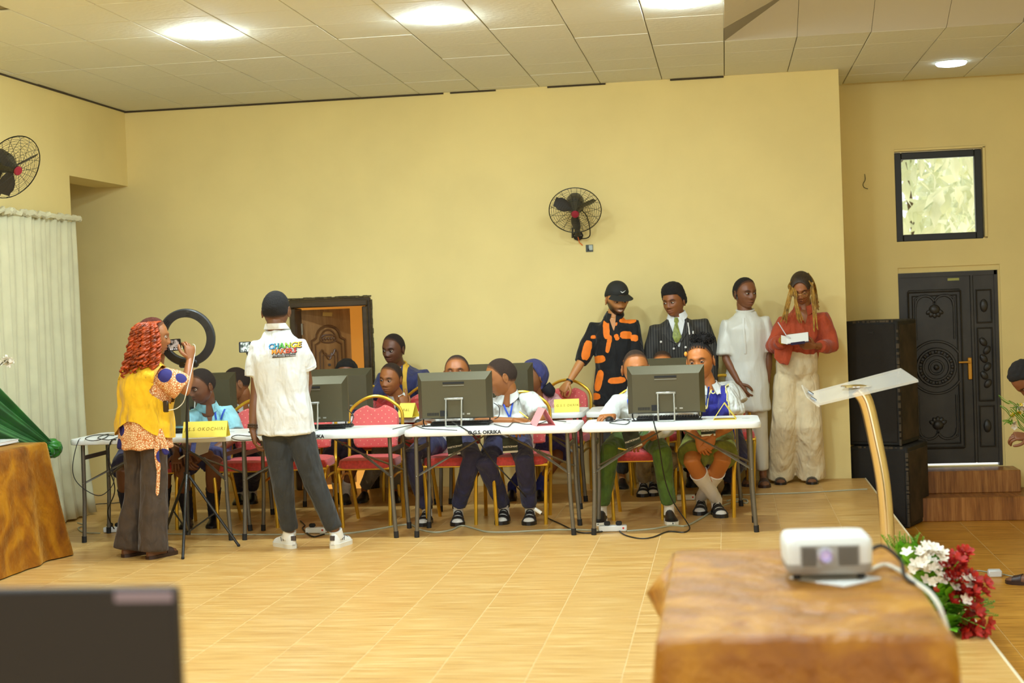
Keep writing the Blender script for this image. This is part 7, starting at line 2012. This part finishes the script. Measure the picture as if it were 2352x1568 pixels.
tag(b.build('paper_sheet', mat('paper_white', (0, 0, 0)), None, smooth=False), 'white sheet of paper in the lap of the student in light blue', 'paper')
# ---- student almost hidden behind the woman in yellow
J = JJ(pelvis=(335, 1050, 10.86), neck=(335, 945, 10.7), sa=(300, 962, 10.7), sb=(376, 958, 10.68), ea=(292, 1010, 10.6), wa=(310, 1040, 10.42), eb=(398, 1004, 10.58), wb=(405, 1042, 10.42),
       ha=(315, 1058, 10.8), hb=(355, 1058, 10.8), ka=(284, 1085, 10.42), kb=(376, 1074, 10.44), aa=(300, 1190, 10.5), ab=(380, 1186, 10.55))
person('student in light blue almost hidden behind the woman in the yellow vest', J, (at(334, 900, 10.62), -5, 14, 0, 1.08), LB, ('navy_skirt', (0, 0, 0)), skin=(92, 58, 38), hair='low',
       hands=(None, dict(d=(.2, -.5, -.6), n=(.2, -.6, .6), curl=.5)), sleeves=.75, sleeve_r=1.1, chest=(.15, .115), loose=.026, hem=.04, wr=.007, seed=26, sock=(38, 34, 48), sock_to=.6, bottom_kind='skirt', bottom_name='skirt', skirt_to=.9,
       shoes=((onz(304, 1200), onz(290, 1222), 'flat'), (onz(384, 1194), onz(370, 1218), 'flat')), leg_r=1.1)

# ================= students, second row
MAR = ('maroon_knit', (96, 26, 36), .08)
J = JJ(pelvis=(562, 1040, 12.1), neck=(564, 938, 11.96), sa=(528, 955, 11.9), sb=(600, 945, 12.0), ea=(520, 1000, 11.8), wa=(540, 985, 11.6), eb=(608, 1000, 11.85), wb=(570, 990, 11.6),
       ha=(545, 1046, 12.05), hb=(580, 1046, 12.05), ka=(545, 1062, 11.7), kb=(585, 1060, 11.7), aa=(552, 1128, 11.75), ab=(582, 1126, 11.75))
p13 = person('boy in a maroon vest over a white shirt, in profile, in the second row', J, (at(544, 880, 11.88), -62, 16, 0, 1.14), SHIRT, ('navy_trousers', (0, 0, 0)), skin=(110, 68, 40), hair='low', sleeves=1.5, chest=(.15, .115), loose=.026, hem=.04, collar=(cloth(*SHIRT), 'shirt'), seed=28,
             sock=(230, 226, 216), shoes=((onz(556, 1144), onz(546, 1160), 'flat'), (onz(586, 1142), onz(578, 1158), 'flat')), leg_r=.9)
patch(p13, 'knitted_vest', cloth(*MAR), torso_f(p13, .075, .24, .02), .012)
b = MB(); bvs = bvh_of(p13); b.tube([on_shirt(bvs, p13.g['neck'] + Vector((-.03, -.06, -z)), (.5, .85, 0), .018) for z in (.04, .08, .14, .2)], [.012, .016, .02, .022], 6, flat=.3, ref=(1, 0, 0)); b.build('tie', cloth(*MAR), p13.root)

RED_B = ('blazer_red', (168, 30, 30), .06)
J = JJ(pelvis=(906, 1042, 12.1), neck=(916, 917, 11.98), sa=(876, 938, 11.98), sb=(956, 928, 11.98), ea=(870, 990, 11.8), wa=(888, 990, 11.55), eb=(956, 974, 11.72), wb=(930, 936, 11.74),
       ha=(888, 1048, 12.04), hb=(926, 1048, 12.04), ka=(868, 1062, 11.74), kb=(928, 1060, 11.72), aa=(848, 1126, 11.72), ab=(912, 1128, 11.76))
p14 = person('boy in a red blazer with his finger on his cheek, watching the screen', J, (at(898, 870, 11.9), -18, 6, 5, 1.12), RED_B, ('grey_trousers', (120, 112, 96), .06), skin=(116, 70, 38), hair='low',
             hands=(None, dict(d=(-.15, .12, 1), n=(.6, -.75, 0), side='L', curls=[.1, 1.3, 1.4, 1.4])), sleeves=1.93, sleeve_r=1.08, top_name='blazer', chest=(.155, .118), loose=.026, hem=.06, collar=(cloth(*SHIRT), 'shirt'), seed=30,
             shoes=((onz(850, 1140), onz(826, 1156), 'flat'), (onz(916, 1140), onz(905, 1156), 'flat')), leg_r=.9)
skin_v(p14, None, .055, .26, 'shirt_front', m=cloth(*SHIRT), th=.004)
b = MB(); bvs = bvh_of(p14); b.tube([on_shirt(bvs, p14.g['neck'] + Vector((0, -.06, -z)), lift=.01) for z in (.03, .07, .13, .19)], [.010, .014, .018, .020], 6, flat=.3, ref=(1, 0, 0)); b.build('tie', mat('tie_dark', (30, 34, 30), rough=.6), p14.root)
b = MB(); w_ = p14.g['wb']; dd = (p14.g['wb'] - p14.g['eb']).normalized(); b.tube([w_ - dd * .03, w_ - dd * .012], .034, 16); b.sphere(w_ - dd * .021 + Vector((-.0, -.034, 0)), (.022, .010, .022), 12, 6); b.build('wristwatch', mat('watch_silver', (190, 190, 186), rough=.25, metal=.8), p14.root)

J = JJ(pelvis=(798, 1042, 12.2), neck=(798, 922, 12.12), sa=(760, 938, 12.1), sb=(836, 934, 12.1), ea=(752, 990, 11.95), wa=(772, 990, 11.65), eb=(842, 990, 11.95), wb=(822, 988, 11.65),
       ha=(780, 1048, 12.14), hb=(816, 1048, 12.14), ka=(770, 1062, 11.78), kb=(812, 1060, 11.78), aa=(775, 1128, 11.8), ab=(796, 1126, 11.76))
person('student with twisted hair, only forehead and hair above the monitor by the brown door', J, (at(797, 862, 12.08), 3, 12, 0, 1.1), ('navy_dress', (44, 50, 88), .08), ('navy_skirt', (0, 0, 0)), skin=(92, 56, 34), hair='thick', sleeves=.8, chest=(.15, .115), seed=32, sock=(226, 222, 214),
       bottom_kind='skirt', bottom_name='skirt', skirt_to=.9, top_name='school_top', shoes=((onz(780, 1142), onz(772, 1158), 'flat'), (onz(800, 1142), onz(792, 1160), 'flat')), leg_r=.95)

PINK = ('pink_blouse', (226, 164, 168), .05)
J = JJ(pelvis=(1256, 1038, 12.12), neck=(1236, 912, 11.98), sa=(1210, 926, 11.92), sb=(1270, 918, 12.02), ea=(1200, 972, 11.8), wa=(1215, 965, 11.55), eb=(1288, 958, 11.86), wb=(1258, 962, 11.6),
       ha=(1240, 1044, 12.06), hb=(1274, 1044, 12.06), ka=(1228, 1052, 11.74), kb=(1280, 1050, 11.74), aa=(1186, 1122, 11.78), ab=(1242, 1122, 11.78))
p16 = person('girl in a pink blouse and dark blue head scarf behind a second-row monitor', J, (at(1226, 866, 11.92), -48, 6, 0, 1.1), PINK, ('purple_skirt', (62, 56, 124), .1), skin=(104, 64, 36), hair='crop', sleeves=.9, sleeve_r=1.15, chest=(.145, .115), seed=34, hands=(None, dict(d=(-.8, -.4, 0), n=(0, -.1, 1), curl=.4)),
             bottom_kind='skirt', bottom_name='skirt', skirt_to=.9, sock=(52, 60, 140), sock_to=.35, shoes=((onz(1182, 1138), onz(1170, 1152), 'flat'), (onz(1244, 1136), onz(1236, 1152), 'flat')), leg_r=.95, collar=(cloth(*PINK), 'shirt'))
hair_cap(p16.HM, p16.hs, .02, name='head_scarf', m=cloth('scarf_blue', (58, 60, 112), var=.06), parent=p16.root, noise_amp=.003, freq=25, line=([0, .7, 1.1, 1.5, 2.0, 3.15], [.098, .094, .07, .0, -.10, -.112]))
b = MB(); b.tube(catmull([p16.HM @ Vector((.06, .06, -.08)), p16.HM @ Vector((.07, .09, -.13)), at(1262, 902, 12.03)], 5), [.05] * 6 + [.04] * 4 + [.02], 10); b.build('scarf_tail', mat('scarf_black', (30, 28, 34), rough=.85), p16.root)

J = JJ(pelvis=(1522, 1040, 12.2), neck=(1522, 908, 12.1), sa=(1484, 924, 12.08), sb=(1560, 920, 12.08), ea=(1474, 975, 11.95), wa=(1495, 972, 11.65), eb=(1570, 975, 11.95), wb=(1545, 970, 11.65),
       ha=(1504, 1046, 12.14), hb=(1540, 1046, 12.14), ka=(1480, 1055, 11.8), kb=(1548, 1055, 11.8), aa=(1478, 1118, 11.9), ab=(1505, 1118, 11.9))
person('boy in the second row with only the top of his head above the monitors', J, (at(1522, 842, 12.06), 2, 4, 0, 1.1), SHIRT, ('khaki_trousers', (150, 128, 86), .06), skin=(140, 82, 40), hair='low', sleeves=.8, chest=(.15, .115), seed=36, sock=(226, 222, 214),
       shoes=((onz(1482, 1126), onz(1476, 1142), 'sandal_sock'), (onz(1502, 1124), onz(1500, 1140), 'sandal_sock')), leg_r=.9)

J = JJ(pelvis=(1645, 1036, 12.1), neck=(1618, 888, 11.95), sa=(1578, 900, 11.95), sb=(1672, 888, 11.95), ea=(1566, 965, 11.85), wa=(1590, 975, 11.6), eb=(1700, 940, 11.9), wb=(1672, 962, 11.62),
       ha=(1628, 1042, 12.04), hb=(1664, 1042, 12.04), ka=(1630, 1050, 11.7), kb=(1702, 1046, 11.74), aa=(1640, 1112, 11.85), ab=(1672, 1108, 11.85))
person('student in a white shirt and navy trousers hidden behind the girl in the blue vest', J, (at(1606, 846, 11.92), -10, 10, 0, 1.0), SHIRT, ('navy_trousers', (0, 0, 0)), skin=(92, 58, 36), hair='low', sleeves=.75, sleeve_r=1.3, chest=(.155, .12), loose=.03, seed=38,
       shoes=((onz(1642, 1122), onz(1636, 1138), 'flat'), (onz(1676, 1120), onz(1670, 1138), 'flat')), leg_r=1.05)

# ---- person bending down at the right edge
J = JJ(pelvis=(2505, 935, 10.5), neck=(2395, 872, 10.35), sa=(2390, 905, 10.2), sb=(2400, 890, 10.55), ea=(2400, 985, 10.15), wa=(2362, 1003, 10.2), eb=(2410, 985, 10.55), wb=(2380, 1010, 10.45),
       ha=(2500, 950, 10.42), hb=(2500, 945, 10.6), ka=(2465, 1120, 10.4), kb=(2480, 1115, 10.6), aa=(2412, 1316, 10.3), ab=(2500, 1310, 10.6))
person('person with short dark hair bending forward at the right edge of the picture', J, (at(2362, 868, 10.32), -75, 62, 0, 1.1), ('dark_top', (60, 44, 30), .1), ('dark_trousers', (0, 0, 0)), skin=(96, 58, 36), hair='thick', sleeves=.6, chest=(.15, .115), seed=40,
       hands=(dict(d=(-1, -.1, .1), n=(.0, -.55, .8), curl=.7), None), shoes=((onz(2398, 1346, LOW), onz(2310, 1338, LOW), 'slide'), (onz(2500, 1325, LOW), onz(2420, 1322, LOW), 'slide')))
fb = thing('flower_bouquet', 'yellow and white artificial flowers at the right edge beside the bending person', 'flowers', (at(2345, 960, 10.8).x, 10.8, LOW))
b = MB(); c_ = at(2345, 990, 10.8)
b.lathe([(.1, 0), (.12, .02), (.05, .5), (.07, .9), (.06, .9), (.02, .88)], (c_.x + .22, 10.8, LOW), 16); b.build('vase', mat('vase_gold', (176, 120, 40), rough=.4), fb)
rr = random.Random(9); b = MB()
for i in range(14):
    e = at(2340 + rr.uniform(-26, 20), 955 + rr.uniform(-30, 30), 10.8 + rr.uniform(-.06, .06)); b.tube([(c_.x + .22, 10.8, LOW + .85), e], .003, 4)
b.build('stems', GR2, fb)['kind'] = 'stuff'
for i in range(9):
    for kind, mm, pxs in (('leaf', GR2, (2330, 955)), ('blossom', WHP if i % 3 else mat('petal_yellow', (236, 190, 40), rough=.5), (2338, 955))):
        bl = frond_mesh(.12) if kind == 'leaf' else blossom_mesh(5, .026, .5); M_ = rot(rr.uniform(0, 6), rr.uniform(-1, 1), rr.uniform(0, 6))
        e = at(pxs[0] + rr.uniform(-12, 18), pxs[1] + rr.uniform(-32, 28), 10.78); bl.v = [e + M_ @ v for v in bl.v]; bl.build(kind, mm, fb)
